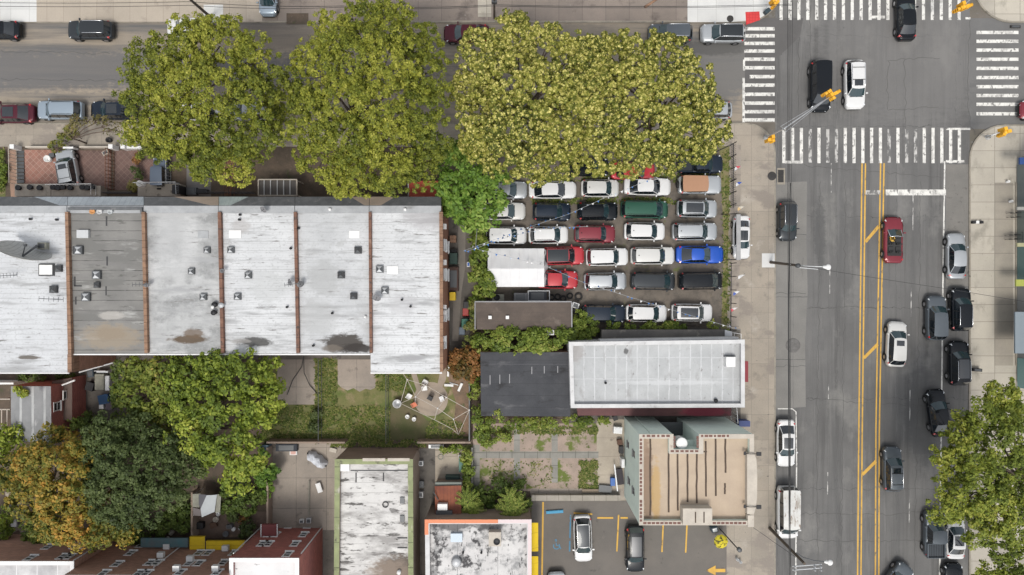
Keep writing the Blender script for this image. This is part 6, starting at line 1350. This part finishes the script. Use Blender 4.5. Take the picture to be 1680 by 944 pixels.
# bins in the alley
m_bing = plain('green_bin_plastic',(.03,.14,.10),.6); m_binr = plain('red_bin_plastic',(.30,.035,.03),.6); m_binb = plain('blue_grey_bin_plastic',(.10,.13,.17),.6)
def bin_(lb,x,y,m,w=.6,d=.75,h=1.05,rz=0,group='wheeled bins',lid=None):
    c=P(x,y,h); t=thing('wheeled_bin',(c.x,c.y,zp(4)+.02),lb,'bin',group,rz); z0=zp(4)+.02
    def loc(mb,nm,m_,par=t):
        me=mb.mesh(nm,[m_]); o=bpy.data.objects.new(nm,me); COL.objects.link(o); o.parent=par
    q=MB(); q.add([(-w*.4,-d*.38,.05),(w*.4,-d*.38,.05),(w*.4,d*.4,.05),(-w*.4,d*.4,.05),(-w*.5,-d*.5,h-.1),(w*.5,-d*.5,h-.1),(w*.5,d*.5,h-.1),(-w*.5,d*.5,h-.1)],[(3,2,1,0),(4,5,6,7),(0,1,5,4),(1,2,6,5),(2,3,7,6),(3,0,4,7)]); loc(q,'body',m)
    q=MB(); q.add([(-w*.53,-d*.54,h-.1),(w*.53,-d*.54,h-.1),(w*.53,d*.5,h-.1),(-w*.53,d*.5,h-.1),(-w*.45,-d*.44,h),(w*.45,-d*.44,h),(w*.45,d*.46,h+.02),(-w*.45,d*.46,h+.02)],[(4,5,6,7),(0,1,5,4),(1,2,6,5),(2,3,7,6),(3,0,4,7)]); loc(q,'lid',lid or m)
    q=MB(); q.tube([(-w*.4,d*.58,h-.05),(w*.4,d*.58,h-.05)],.025,6); loc(q,'handle',m_black)
    for s_ in (-1,1): q=MB(); q.lathe((s_*w*.42,d*.42,.13),[(0,-.04),(.12,-.04),(.12,.04),(0,.04)],12,0,Matrix.Rotation(R(90),3,'Y')); loc(q,'wheel',m_tyre)
bin_('dark bin at the upper end of the row right of the alley path',765,501,m_black); bin_('red wheeled bin in the alley',764,512,m_binr); bin_('green wheeled bin below the red one in the alley',763,531,m_bing,.7,1.0); bin_('round-topped grey blue bin below the green one in the alley',758,543,m_binb)
bin_('black wheeled bin by the paved garden path at the lower left',18,825,m_black); bin_('pale lidded bin further down the paved garden path',24,858,m_acg,lid=m_lite)
bin_('dark green bin in the alley beside the terrace end wall',744,424,plain('dark_green_plastic',(.02,.05,.04),.6),.8,1.1)
boxthing('planter_box','tan box at the upper end of the alley',738,387,748,398,1.0,m_cope,'box',top='lid'); boxthing('crate','yellow box standing against the terrace end wall',738,480,747,493,1.2,plain('yellow_plastic',(.70,.47,.02),.6),'box',top='lid')
boxthing('crate','small white and blue box beside the alley path',766,430,771,438,.8,m_wht,'box',top='panel',topm=plain('blue_plastic',(.04,.12,.4),.6)); boxthing('storage_box','brown storage frame against the terrace end wall',736,438,752,478,.9,plain('dark_brown_wood',(.08,.045,.035),.8),'storage box',top='panel'); boxthing('crate','black crate near the top of the alley',739,410,749,418,.7,m_black,'crate',top='lid')
# crowded dark yard
boxthing('cabinet','long grey-beige box lying in the crowded dark yard',155,614,170,640,.9,m_acb,'box',top='panel',topm=m_acb); boxthing('board','narrow pale board beside the long box in the dark yard',172,617,179,641,.7,m_lite,'board',top='panel',topm=m_lite); boxthing('tarp_bundle','dark blue bundle at the foot of the long box',162,648,178,663,.7,plain('navy_tarp',(.02,.07,.16),.7),'tarp bundle',R(12),top='lid'); boxthing('crate','black crate left of the long box',141,628,153,641,.8,m_black,'crate',R(-15),top='lid'); boxthing('crate','dark wooden crate above the long box',143,607,153,619,.8,plain('dark_slate_box',(.05,.07,.09),.7),'crate',R(8),top='panel'); boxthing('bench','grey bench across the top of the crowded yard',158,608,177,612,.6,m_lite,'bench',top='arm'); boxthing('crate','small white bucket box below the blue bundle',163,664,170,671,.5,m_wht,'box',top='lid'); boxthing('crate','mauve box beside the small white one',174,659,184,672,.6,plain('mauve_box',(.11,.09,.11),.7),'box',top='lid')
boxthing('crate','white crate tipped right of the blue bundle',181,646,189,653,.6,m_wht,'box',R(35),top='panel')
q=MB(); q.tube([P(130,611,2.2),P(187,595,2.2)],.08,8); q.tube([P(187,595,.15),P(187,595,2.2)],.05,6); q.tube([P(130,611,.15),P(130,611,2.2)],.05,6); q.build('clothes_rail', m_lite, label='pale slanting rail at the top of the crowded dark yard', cat='rail')
# left edge pergola
t=thing('pergola',P(8,690,ZK),'pale wooden garden frame at the left edge beside the striped roof','pergola'); t.location.z=ZK
q=MB()
for a,b_ in (((0,655),(17,655)),((0,672),(17,672)),((3,672),(3,722)),((0,703),(17,703)),((12,672),(12,703))): q.tube([P(*a,2.3),P(*b_,2.3)],.07,6)
q.build('beams', m_beige, t); q=MB()
for a in ((3,655),(16,655),(3,720),(16,703)): c=P(*a,2.3); q.tube([(c.x,c.y,.13),(c.x,c.y,2.3)],.06,6)
q.build('posts', m_beige, t)
wallthing(-60,628,22,631,2.0,m_wht,'white garden wall cut off at the left edge')
# lawn yard: fence lines and the bare tent frame
rail([(528,588),(528,724)],.16,1.3,'thin wire fence running down the lawn beside the half-round slab',m_dkgrey,'fence','fence',1.6)
rail([(637,612),(637,724)],.16,1.3,'thin wire fence running down the lawn left of the round patio',m_dkgrey,'fence','fence',1.6)
wallthing(437,725,566,728,1.6,m_bwall,'brown boundary wall between the lawn and the concrete yard'); wallthing(684,725,772,728,1.5,m_bwall,'brown boundary wall below the round patio'); wallthing(769,590,771,724,1.5,m_dkgrey,'dark fence panel between the round patio yard and the vines','board_fence','fence')
wallthing(437,735,440,868,1.4,m_bwall,'low brown wall at the left side of the concrete yard'); wallthing(313,808,316,885,1.6,m_bwall,'dark brown fence left of the patchwork canopy','board_fence','fence')
t=thing('garden_canopy',P(712,655,ZK),'bare white metal frame of a collapsed garden canopy','canopy frame'); t.location.z=ZK
n_=dict(a=(662,614,2.2),b=(668,623,2.3),c=(698,632,2.2),d=(732,652,2.2),e=(770,673,2.1),f=(682,651,2.7),g=(657,662,.5),h=(718,670,2.5),i=(744,688,2.3),j=(752,713,.3),k=(713,689,1.2),l=(742,704,.8),m=(681,661,1.5),n=(676,671,.3),o=(713,689,.3),p=(706,640,1.8))
N_={k:P(*v) for k,v in n_.items()}
q=MB()
for e in ('ab','bc','cd','de','bf','fh','hi','ei','ij','ej','bg','gf','gk','kl','lj','fc','hk','fm','dh'): q.tube([N_[e[0]],N_[e[1]]],.032,6)
q.build('tubes', m_beige, t); q=MB()
for k in 'bfhide': q.lathe(N_[k],[(.07,-.05),(.07,.05),(0,.07)],8)
q.build('joints', m_wht, t); q=MB()
for k in 'bcdei': p=N_[k]; q.tube([(p.x,p.y,.17),p],.028,6)
q.build('legs', m_beige, t)
def chair(lb,x,y,m,rz=0,group='garden chairs'):
    c=P(x,y,.45); t=thing('garden_chair',(c.x,c.y,zp(5)+.01),lb,'chair',group,R(rz))
    def loc(mb,nm):
        me=mb.mesh(nm,[m]); o=bpy.data.objects.new(nm,me); COL.objects.link(o); o.parent=t
    q=MB(); q.box((0,0,.42),(.46,.46,.04)); loc(q,'seat'); q=MB(); q.box((0,.24,.68),(.46,.05,.5)); loc(q,'backrest')
    for a in (-1,1):
        for b_ in (-1,1): q=MB(); q.box((a*.2,b_*.2,.2),(.04,.04,.4)); loc(q,'leg')
    for a in (-1,1): q=MB(); q.box((a*.25,0,.62),(.05,.42,.03)); loc(q,'armrest')
for a in (('white plastic chair at the top of the round patio',697,637,m_wht,10),('white and black chair above the round patio',698,627,m_wht,150),('white chair left of the round patio',672,650,m_wht,60),('white chair at the right rim of the round patio',725,654,m_wht,-70),('orange-red chair on the left rim of the round patio',680,664,plain('orange_red_plastic',(.55,.16,.08),.6),30),('black folding chair in the middle of the round patio',706,653,m_black,-30),('pale chair by the brown wall left of the concrete yard',437,800,m_lite,80)): chair(*a)
def pot_(lb,x,y,r,m,nm='bucket',cat='bucket',h=.4):
    q=MB(); q.lathe(P(x,y,.17),[(r*.8,0),(r,h),(r*.88,h),(r*.7,.06),(0,.06)],14); q.build(nm,m,label=lb,cat=cat)
pot_('round grey table at the left end of the bare canopy frame',653,661,.45,m_lite,'round_table','table',.7); pot_('white bucket below the canopy frame, left one',669,683,.22,m_wht); pot_('white bucket below the canopy frame, right one',680,687,.22,m_wht)
def plank(lb,a,b,w,m,z_=.3,nm='plank',cat='plank'):
    q=MB(); p0,p1=P(*a,z_),P(*b,z_); d=(p1-p0); M=Matrix.Rotation(math.atan2(d.y,d.x),3,'Z'); q.box((p0+p1)/2,(d.length,w,.1),ax=M); q.box((p0+p1)/2+Vector((0,0,.06)),(d.length*.96,w*.7,.04),ax=M); q.build(nm,m,label=lb,cat=cat)
plank('white panel lying level on the bare soil',(729,632),(744,632.5),.25,m_wht); plank('white panel lying upright-angled near the vines',(752,642),(758,629),.25,m_wht); plank('white folded parasol by the path at the terrace corner',(735,618),(736,600),.2,m_wht,.6,'parasol','parasol'); plank('pale stick across the bare soil',(738,628),(752,632),.06,m_lite,.2)
plank('white styrofoam lid on the concrete yard',(521,793),(526,808),.5,m_wht,.5,'lid','lid')
# covered scooter
t=thing('covered_scooter',P(519,755,0),'scooter under a rumpled white cover in the concrete yard','covered scooter'); t.location.z=zp(3)
q=MB(); c=P(519,755,.6); M=Matrix.Rotation(R(-35),3,'Z'); vs=[]; nx,ny=16,14
for i in range(nx+1):
    for j in range(ny+1):
        u=-1+2*i/nx; v=-1+2*j/ny; wv=1-.3*abs(u)**2; edge=max(abs(u)**4,abs(v)**4); h_=(.95+.25*math.exp(-((u-.55)/.2)**2)-.15*abs(v)**1.5)*(1-edge**1.6)+.05; r_=Vector((u*1.18*(1-.1*v*v),v*.52*wv*(1+.14*math.sin(u*9)),0)); p=c+M@r_; vs.append((p.x,p.y,zp(3)+max(.03,h_+.09*math.sin(u*11+v*5)+random.uniform(-.05,.05))))
q.add(vs,[(i*(ny+1)+j,(i+1)*(ny+1)+j,(i+1)*(ny+1)+j+1,i*(ny+1)+j+1) for i in range(nx) for j in range(ny)],0,True); q.build('cover', pm('white_cover',(.60,.62,.66),(.5,.52,.56),2,fine=.05), t)
for u in (-.95,.95):
    q=MB(); p=c+M@Vector((u,0,0)); q.lathe((p.x,p.y,.42),[(.12,-.05),(.25,-.05),(.25,.05),(.12,.05)],14,0,M@Matrix.Rotation(R(90),3,'X')); q.build('wheel', m_tyre, t)
boxthing('storage_box','dark log rack along the top of the concrete yard',452,729,487,741,.7,plain('dark_navy_stack',(.035,.04,.05),.8),'rack',top='panel'); boxthing('box','white box with red mark in front of the dark rack',475,739,487,747,.4,m_wht,'box',top='panel',topm=plain('white_red_mark',(.6,.35,.3),.6)); boxthing('locker','blue-grey locker at the top left of the concrete yard',428,731,440,745,1.2,plain('blue_grey_metal',(.08,.13,.17),.6),'locker',top='lid'); boxthing('paper_pile','rumpled cream sheet near the warehouse corner',541,736,552,742,.3,m_beige,'sheet',R(-15),top='lid'); boxthing('bicycle_rack','pale metal rack of parts left of the concrete yard',430,795,441,812,.9,m_lite,'rack',R(5),top='panel'); boxthing('crate','small white crate by the red brick house, left one',491,853,498,859,.6,m_wht,'box',top='panel'); boxthing('crate','small grey crate by the red brick house, right one',502,851,510,859,.6,m_lite,'box',top='panel')
q=MB(); q.tube([P(507,790,.5),P(507,845,.3)],.05,6); q.tube([P(507,790,.15),P(507,790,.6)],.05,6); q.build('pipe', m_acb, label='thin pipe lying down the middle of the concrete yard', cat='pipe')
boxthing('air_conditioner','white window unit on the ground along the warehouse wall, upper one',687,757,694,765,.7,m_lite,'air conditioner',top='panel'); boxthing('air_conditioner','white window unit along the warehouse wall, lower one',686,808,694,817,.7,m_wht,'air conditioner',top='panel'); boxthing('crate','dark crate between the two units along the warehouse wall',688,790,695,800,.5,m_dkgrey,'crate',top='lid')
boxthing('garden_bench','dark green bench in the small tan yard',731,780,754,791,.6,plain('dark_green_metal',(.05,.09,.08),.6),'bench',top='arm'); boxthing('storage_box','green panel box at the right side of the small tan yard',753,752,761,774,.8,plain('teal_green_panel',(.06,.15,.12),.6),'box',top='lid'); pot_('small white pot at the top of the tan yard',755,748,.18,m_wht); pot_('pale pot next to the dark green bench',759,782,.2,m_lite); boxthing('scrap_pile','pile of pale pipes behind the tan yard wall',703,730,728,736,.4,m_lite,'pipes',top='panel')
q=MB(); q.lathe(P(723,750,.18),[(.28,0),(.3,.02),(.22,.03),(.2,0)],18); q.build('hose', m_acb, label='coiled pale hose on the small tan yard', cat='hose')
# patchwork canopy at lower left
t=thing('patchwork_canopy',P(339,829,0),'patchwork canopy of grey, white and slate cloths in the back garden','canopy'); t.location.z=ZK
def pane_(pts,m,z_): q=MB(); q.add([P(a,b,z_+.03*((i*7)%3)) for i,(a,b) in enumerate(pts)]+[P(a,b,z_-.04) for a,b in pts],[tuple(range(len(pts))),tuple(reversed(range(len(pts),2*len(pts))))]); q.build('cloth',m,t)
pane_([(316,811),(329,810),(327,833),(316,832)],m_acb,2.2); pane_([(326,811),(339,812),(341,826),(329,834),(326,828)],plain('slate_cloth',(.10,.10,.115),.8),2.24); pane_([(339,813),(356,812),(352,840),(331,849),(329,835)],plain('pale_cloth',(.45,.48,.50),.8),2.28); pane_([(356,811),(363,811),(361,840),(353,842)],m_acb,2.2); pane_([(316,833),(330,836),(331,847),(317,846)],plain('mauve_grey_cloth',(.16,.14,.14),.8),2.16)
for a,b in ((317,812),(362,812),(317,846),(358,842)): q=MB(); c=P(a,b,2.2); q.tube([(c.x,c.y,.14),(c.x,c.y,2.16)],.04,6); q.build('pole', m_lite, t)
patch('garden_patio',[(316,845),(362,840),(368,838),(440,840),(440,880),(316,884)],pm('garden_paving',(.17,.12,.095),(.13,.095,.075),1.2,fine=.15,spots=(((.3,.22,.16),.8,.56,.68,(1,1)),)),zp(3))
patch('garden_side_path',[(8,808),(28,808),(46,850),(46,900),(24,900),(20,860)],m_tan,zp(2)); patch('side_driveway',[(-20,895),(30,870),(60,900),(60,960),(-20,960)],pm('brownish_paving',(.17,.12,.09),(.13,.09,.07),1,fine=.12),zp(3))
for i,(a,b,r_,m,lb) in enumerate(((360,842,.22,m_wht,'white pot right of the patchwork canopy'),(356,851,.3,m_beige,'cream basin below the patchwork canopy'),(385,867,.2,m_wht,'white lantern by the long yellow awning'),(396,865,.2,m_wht,'white pot right of the lantern'),(372,875,.3,m_acg,'grey tub in front of the long yellow awning'),(283,873,.25,m_beige,'cream statue-like pot behind the corner house'),(276,883,.22,m_wht,'white pot behind the middle brick house'))): pot_(lb,a,b,r_,m,'pot','pot',.35)
boxthing('wooden_cart','small brown cart on the cluttered patio',345,858,355,866,.5,plain('brown_wood',(.11,.06,.04),.8),'cart',R(20),top='lid'); boxthing('table','small grey table on the cluttered patio',371,862,380,868,.7,m_acg,'table',R(10),top='panel'); boxthing('crate','dark box under the short yellow awning edge',322,858,333,868,.7,m_black,'crate',top='lid')
q=MB(); q.prism(rect(230,884,307,899,2.6),2.3,2.5,bottom=True); q.build('teal_porch_roof', pm('teal_tin',(.08,.17,.19),(.12,.15,.16),1.2,fine=.08), label='teal and grey tin porch roof behind the middle brick house', cat='porch roof')
# clutter beside the pale green building
cl=[('crate','dark crate at the upper west wall of the green building',1006,683,1013,690,.7,m_black,'crate',R(20)),('cabinet','white appliance by the upper west wall of the green building',1007,701,1021,712,.9,m_wht,'appliance',R(-5)),('crate','brown box below the white appliance',1013,722,1021,730,.6,plain('brown_wood',0),'crate',R(10)),('crate','black box with a ring on it by the west wall',1016,733,1023,744,.7,m_black,'crate',0),('door_panel','white and red-brown door panels leaning on the west wall',1020,754,1025,768,1.5,m_wht,'door panel',0),('bin_bag','dark heap at the lower west wall of the green building',1010,770,1022,795,.5,plain('dark_heap',(.045,.04,.045),.8),'heap',R(8)),('storage_box','blue box at the lower west side of the green building',1002,785,1009,797,.7,plain('bright_blue_plastic',(.02,.10,.34),.5),'box',0),('board_stack','dark board stack below the blue box',983,797,1003,808,.4,m_dkgrey,'boards',R(-6)),('cabinet','blue and white box at the street end of the passage',1213,691,1230,700,1.2,plain('navy_box',(.03,.05,.16),.5),'box',0)]
for (nm,lb,a,b,c_,d_,h_,m,ct,rz) in cl: boxthing(nm,lb,a,b,c_,d_,h_,m,ct,rz,top='panel' if m in (m_wht,) else 'lid',topm=m_lite if m is m_wht else None,z0=zp(5)+.01)
plank('pale beam leaning along the dark heap',(1008,762),(1013,806),.12,m_lite,.9); rail([(1197,662),(1199,688)],.14,2.2,'white metal gate at the street end of the shop passage',m_wht,'gate','gate'); rail([(1192,544),(1204,546),(1204,562)],.14,2.2,'white metal gate at the lot end of the shop',m_wht,'gate','gate')
wallthing(872,813,1018,822,.9,pm('pale_kerb_wall',(.33,.30,.26),(.26,.24,.2),1,fine=.1,lines=((0,1.2,.1,.06,(.15,.13,.11),0),)),'low block wall between the rear lot and the yellow-lined car park')
wallthing(955,803,985,809,.35,plain('pale_branches',(.25,.2,.15),.9),'pile of cut timber on the rear lot edge','timber_pile','timber')
wallthing(773,735,775.5,850,.9,m_path,'thin grey wall between the tan yard strip and the rear lot')
plank('blue parking block in the accessible bay',(896,841),(924,839),.3,plain('blue_parking_block',(.04,.25,.42),.6),.3,'parking_block','parking block')
# sign umbrella group at the car park corner
t=thing('parasol',P(1182,886,ZK),'yellow parasol with dark marks at the edge of the car park','parasol'); t.location.z=zp(5)
c=P(1183,889,2.0); q=MB(); q.lathe((c.x,c.y,2.0),[(0,.32),(.3,.26),(.62,.08),(.72,-.05)],9,0,None,False); q.build('canopy', pm('parasol_cloth',(.58,.48,.03),(.45,.38,.03),3,fine=.05,spots=(((.04,.04,.02),3.2,.53,.57,(1,1)),)), t); q=MB(); q.tube([(c.x,c.y,.15),(c.x,c.y,2.2)],.03,8); q.build('pole', m_lite, t)
t=thing('sign_post',P(1176,868,ZK),'tilted-looking dark sign post beside the yellow parasol','sign post'); t.location.z=ZK; q=MB(); q.tube([P(1181,868,.15),V3(1209,899,5.6)],.06,8); q.build('pole', m_black, t); q=MB(); q.lathe(V3(1212,901,5.5),[(.22,0),(.22,.3),(.12,.34),(0,.34)],12); q.build('lamp_head', m_dkgrey, t)
boxthing('cabinet','dark and white cabinet against the green building by the parasol',1168,866,1178,874,1.1,plain('dark_blue_metal',(.04,.06,.08),.5),'cabinet',R(15),top='panel',topm=m_wht,z0=zp(5)+.01)
for i,(a,b) in enumerate(((1208,916),(1213,920))): pot_(('small round stub on the apron, upper','small round stub on the apron, lower')[i],a,b,.14,m_lite,'bollard','bollard',.5)
# right pavement things
boxthing('litter_bin','black bench-like bin on the pavement beside the black cars',1597,605,1612,610,.7,m_black,'bin',R(-4),top='panel',z0=ZK+.01); boxthing('box','small black box on the pavement above the silver sedan, left one',1595.5,363,1600.5,367,.4,m_black,'box',top='lid',z0=ZK+.01); boxthing('box','small white box between the two black ones on the pavement',1601,363,1606,367,.4,m_wht,'box',top='lid',z0=ZK+.01); boxthing('box','small black box on the pavement above the silver sedan, right one',1608,363,1613,367,.4,m_black,'box',top='lid',z0=ZK+.01)
def bike(lb,x,y):
    t=thing('bicycle',P(x,y,ZK),lb,'bicycle','bicycles by the shopfronts'); t.location.z=ZK+.01; c=P(x,y,.4)
    for s_ in (-.52,.52): q=MB(); q.lathe((c.x+s_,c.y,.37),[(.30,-.02),(.34,-.02),(.34,.02),(.30,.02),(.30,-.02)],18,0,Matrix.Rotation(R(90),3,'X')); q.build('wheel', m_tyre, t)
    q=MB(); q.tube([(c.x-.52,c.y,.37),(c.x-.1,c.y,.35),(c.x+.35,c.y,.85),(c.x-.2,c.y,.85),(c.x-.1,c.y,.35)],.025,6); q.tube([(c.x+.35,c.y,.85),(c.x+.52,c.y,.37)],.025,6); q.build('frame', m_black, t)
    q=MB(); q.tube([(c.x+.36,c.y-.3,1.0),(c.x+.4,c.y,1.02),(c.x+.36,c.y+.3,1.0)],.025,6); q.build('handlebar', m_black, t); q=MB(); q.box((c.x-.22,c.y,.93),(.26,.14,.07)); q.build('saddle', m_seat, t)
for a in (('upper black bicycle by the dark shopfront',1666,350),('black bicycle just below the upper one',1667,357),('black bicycle by the green shopfront, upper of two',1664,386),('lowest black bicycle by the green shopfront',1664,393)): bike(*a)
for a,b,lb in ((1651,299,'small pale cap stub on the right pavement, upper'),(1656,331,'small pale cap stub on the right pavement, lower')): pot_(lb,a,b,.13,m_wht,'bollard','bollard',.4)
# pavement bin and mesh things top right / front yards
boxthing('litter_bin','dark bin lying by the kerb near the red pad',1255,15,1264,21,.6,plain('dark_teal_metal',(.03,.05,.06),.6),'bin',R(38),top='lid',z0=ZK+.01)
boxthing('drain_hood','dark drain opening at the top right corner kerb',1658,41.5,1675,46,.12,m_iron,'drain',top='panel',z0=.005)
pot_('black flower pot at the pavement edge by the white gate posts',181,231,.28,m_black,'pot','pot',.4); pot_('white lidded pot on the tiled patio beside the silver wagon',82,262,.35,m_wht,'pot','pot',.5); pot_('round table on the stone porch behind the open jeep',245,306,.3,m_wht,'round_table','table',1.9)
boxthing('cushion_box','dark seat box on the porch behind the open jeep',283,304,294,318,1.8,m_black,'box',top='lid'); boxthing('box','black box at the head of the tiled patio',81,252,89,258,.6,m_dkgrey,'box',R(12),top='lid'); boxthing('folding_chairs','bundle of pale folded chairs by the worn patio',167,247,178,254,.5,m_beige,'folded chairs',R(30),top='panel'); boxthing('bin_bag','pile of dark bags in front of the patchy roof house',324,311,340,317,.6,m_black,'bags',top='lid'); boxthing('planter_box','long grey planter in front of the patchy roof house',305,308,322,320,.6,m_dkgrey,'planter',top='panel')
for i,x in enumerate((33,52,68,90,98,106,118,138,146,154)): q=MB(); q.lathe(P(x,309-(i%2),1.3),[(.2,0),(.28,.35),(.2,.35),(0,.3)],12); q.build('plant_pot', m_black, label='one of the dark plant pots lined up on the left terrace porches', cat='pot', group='plant pots on the porches')
# big mesh dish on the roof
t=thing('satellite_dish',P(50,400,ZR),'large grey mesh satellite dish on the leftmost white roof','satellite dish')
c=P(38,416,ZR+1.6); axis=Vector((.42,1.0,.22)).normalized(); M=axis.to_track_quat('Z','Y').to_matrix(); prof=[(0.02,0)]+[(2.15*i/7,.62*(i/7)**2) for i in range(1,8)]
q=MB(); q.lathe(c-M@Vector((0,0,.3)),prof,28,0,M); q.lathe(c-M@Vector((0,0,.33)),prof,28,0,M); q.build('reflector', pm('dish_mesh',(.52,.52,.50),(.44,.44,.42),2,fine=.08,lines=((0,.25,.1,.03,(.30,.30,.29),0),)), t)
q=MB(); f=c+M@Vector((0,0,1.0))
q.tube([P(60,404,ZR),P(60,404,ZR+1.0)],.12,8); q.tube([P(60,404,ZR+1.0),c-M@Vector((0,0,.3))],.09,8); q.tube([c-M@Vector((0,0,.3)),c+M@Vector((0,0,.75))],.05,6); q.box(c+M@Vector((0,0,.8)),(.2,.2,.2)); q.build('mount', m_dkgrey, t)
boxthing('roof_battery_box','small machine crate at the foot of the mesh dish',61,398,75,409,ZR+.5,m_acb,'crate',top='panel',z0=ZR+.003)
def dish(lb,x,y,z_,a,r=.32):
    t=thing('satellite_dish',P(x,y,z_),lb,'satellite dish','small dishes on the party walls'); c=P(x,y,z_+.7); axis=Vector((math.cos(R(a)),math.sin(R(a)),.9)).normalized(); M=axis.to_track_quat('Z','Y').to_matrix()
    q=MB(); q.lathe(c,[(.01,0),(r*.5,.03),(r,.1),(r,.08),(r*.5,.01),(.01,-.02)],18,0,M); q.build('reflector', m_acg, t); q=MB(); b0=P(x,y,z_); q.tube([b0,b0+Vector((0,0,.5)),c],.03,6); q.tube([c,c+M@Vector((0,0,.42))],.02,5); q.build('mount', m_dkgrey, t)
for a in (('small dish near the front edge of the bright white roof',433,343,ZR,-120),('small dish on the wall between the bright and weathered roofs, upper',477,463,ZR,-160),('small dish on the same wall as its lower twin, right side',492,466,ZR,-30),('pale dish on the wall left of the clean white roof',618,488,ZR,-100,.4),('small dish on the party wall right of the felt roof',240,467,ZR,-60,.25),('dish on the wall above the pots between the patchy and bright roofs',364,444,ZR,-40,.22)): dish(*a)
def antenna(lb,x0,y0,x1,y1,z_):
    t=thing('roof_antenna',P((x0+x1)/2,(y0+y1)/2,z_),lb,'antenna','antennas on the terrace roofs'); q=MB(); a,b_=P(x0,y0,z_+1.0),P(x1,y1,z_+1.0); q.tube([a,b_],.03,5); d=(b_-a).normalized(); n=Vector((-d.y,d.x,0))
    for i in range(6): p=a.lerp(b_,i/5); q.tube([p-n*.22,p+n*.22],.018,5)
    q.build('elements', m_dkgrey, t); q=MB(); c=(a+b_)/2; q.tube([(c.x,c.y,z_),(c.x,c.y,z_+1)],.035,6); q.build('mast', m_lite, t)
for a in (('antenna lying across the felt roof party wall',217,467,246,466,ZR),('bent antenna near the lower vent of the leftmost roof',64,490,104,492,ZR),('faint antenna at the left edge of the leftmost roof',0,453,28,451,ZR),('antenna on the wall between the bright and weathered roofs',467,468,498,464,ZR)): antenna(*a)
# withered creeper hanging by the open jeep
t = thing('dead_vine', P(375,300,ZK), 'withered reddish brown creeper hanging under the leftmost tree beside the open jeep', 'dead vine'); q = MB()
for k in range(14):
    x_ = 368+random.uniform(0,16); q.tube([V3(x_,256,4.5),V3(x_+random.uniform(-3,3),275,3.2),V3(x_+random.uniform(-5,4),296,1.6),V3(x_+random.uniform(-6,6),322,.5)],.05,5,r1=.02)
q.build('stems', pm('dead_vine_bark',(.30,.16,.10),(.16,.08,.05),2.5,fine=.2), t)
# bent dark pipes on the slab behind the bright roof
q=MB(); q.tube([V3(498,584,4),V3(495,602,1.0),V3(480,624,.3),V3(471,648,.25)],.04,6); q.tube([V3(498,584,4),V3(499,612,1.0),V3(508,632,.3),V3(520,646,.25)],.04,6); q.build('cable', m_wire, label='two dark cables trailing from the roof onto the slab', cat='cable')
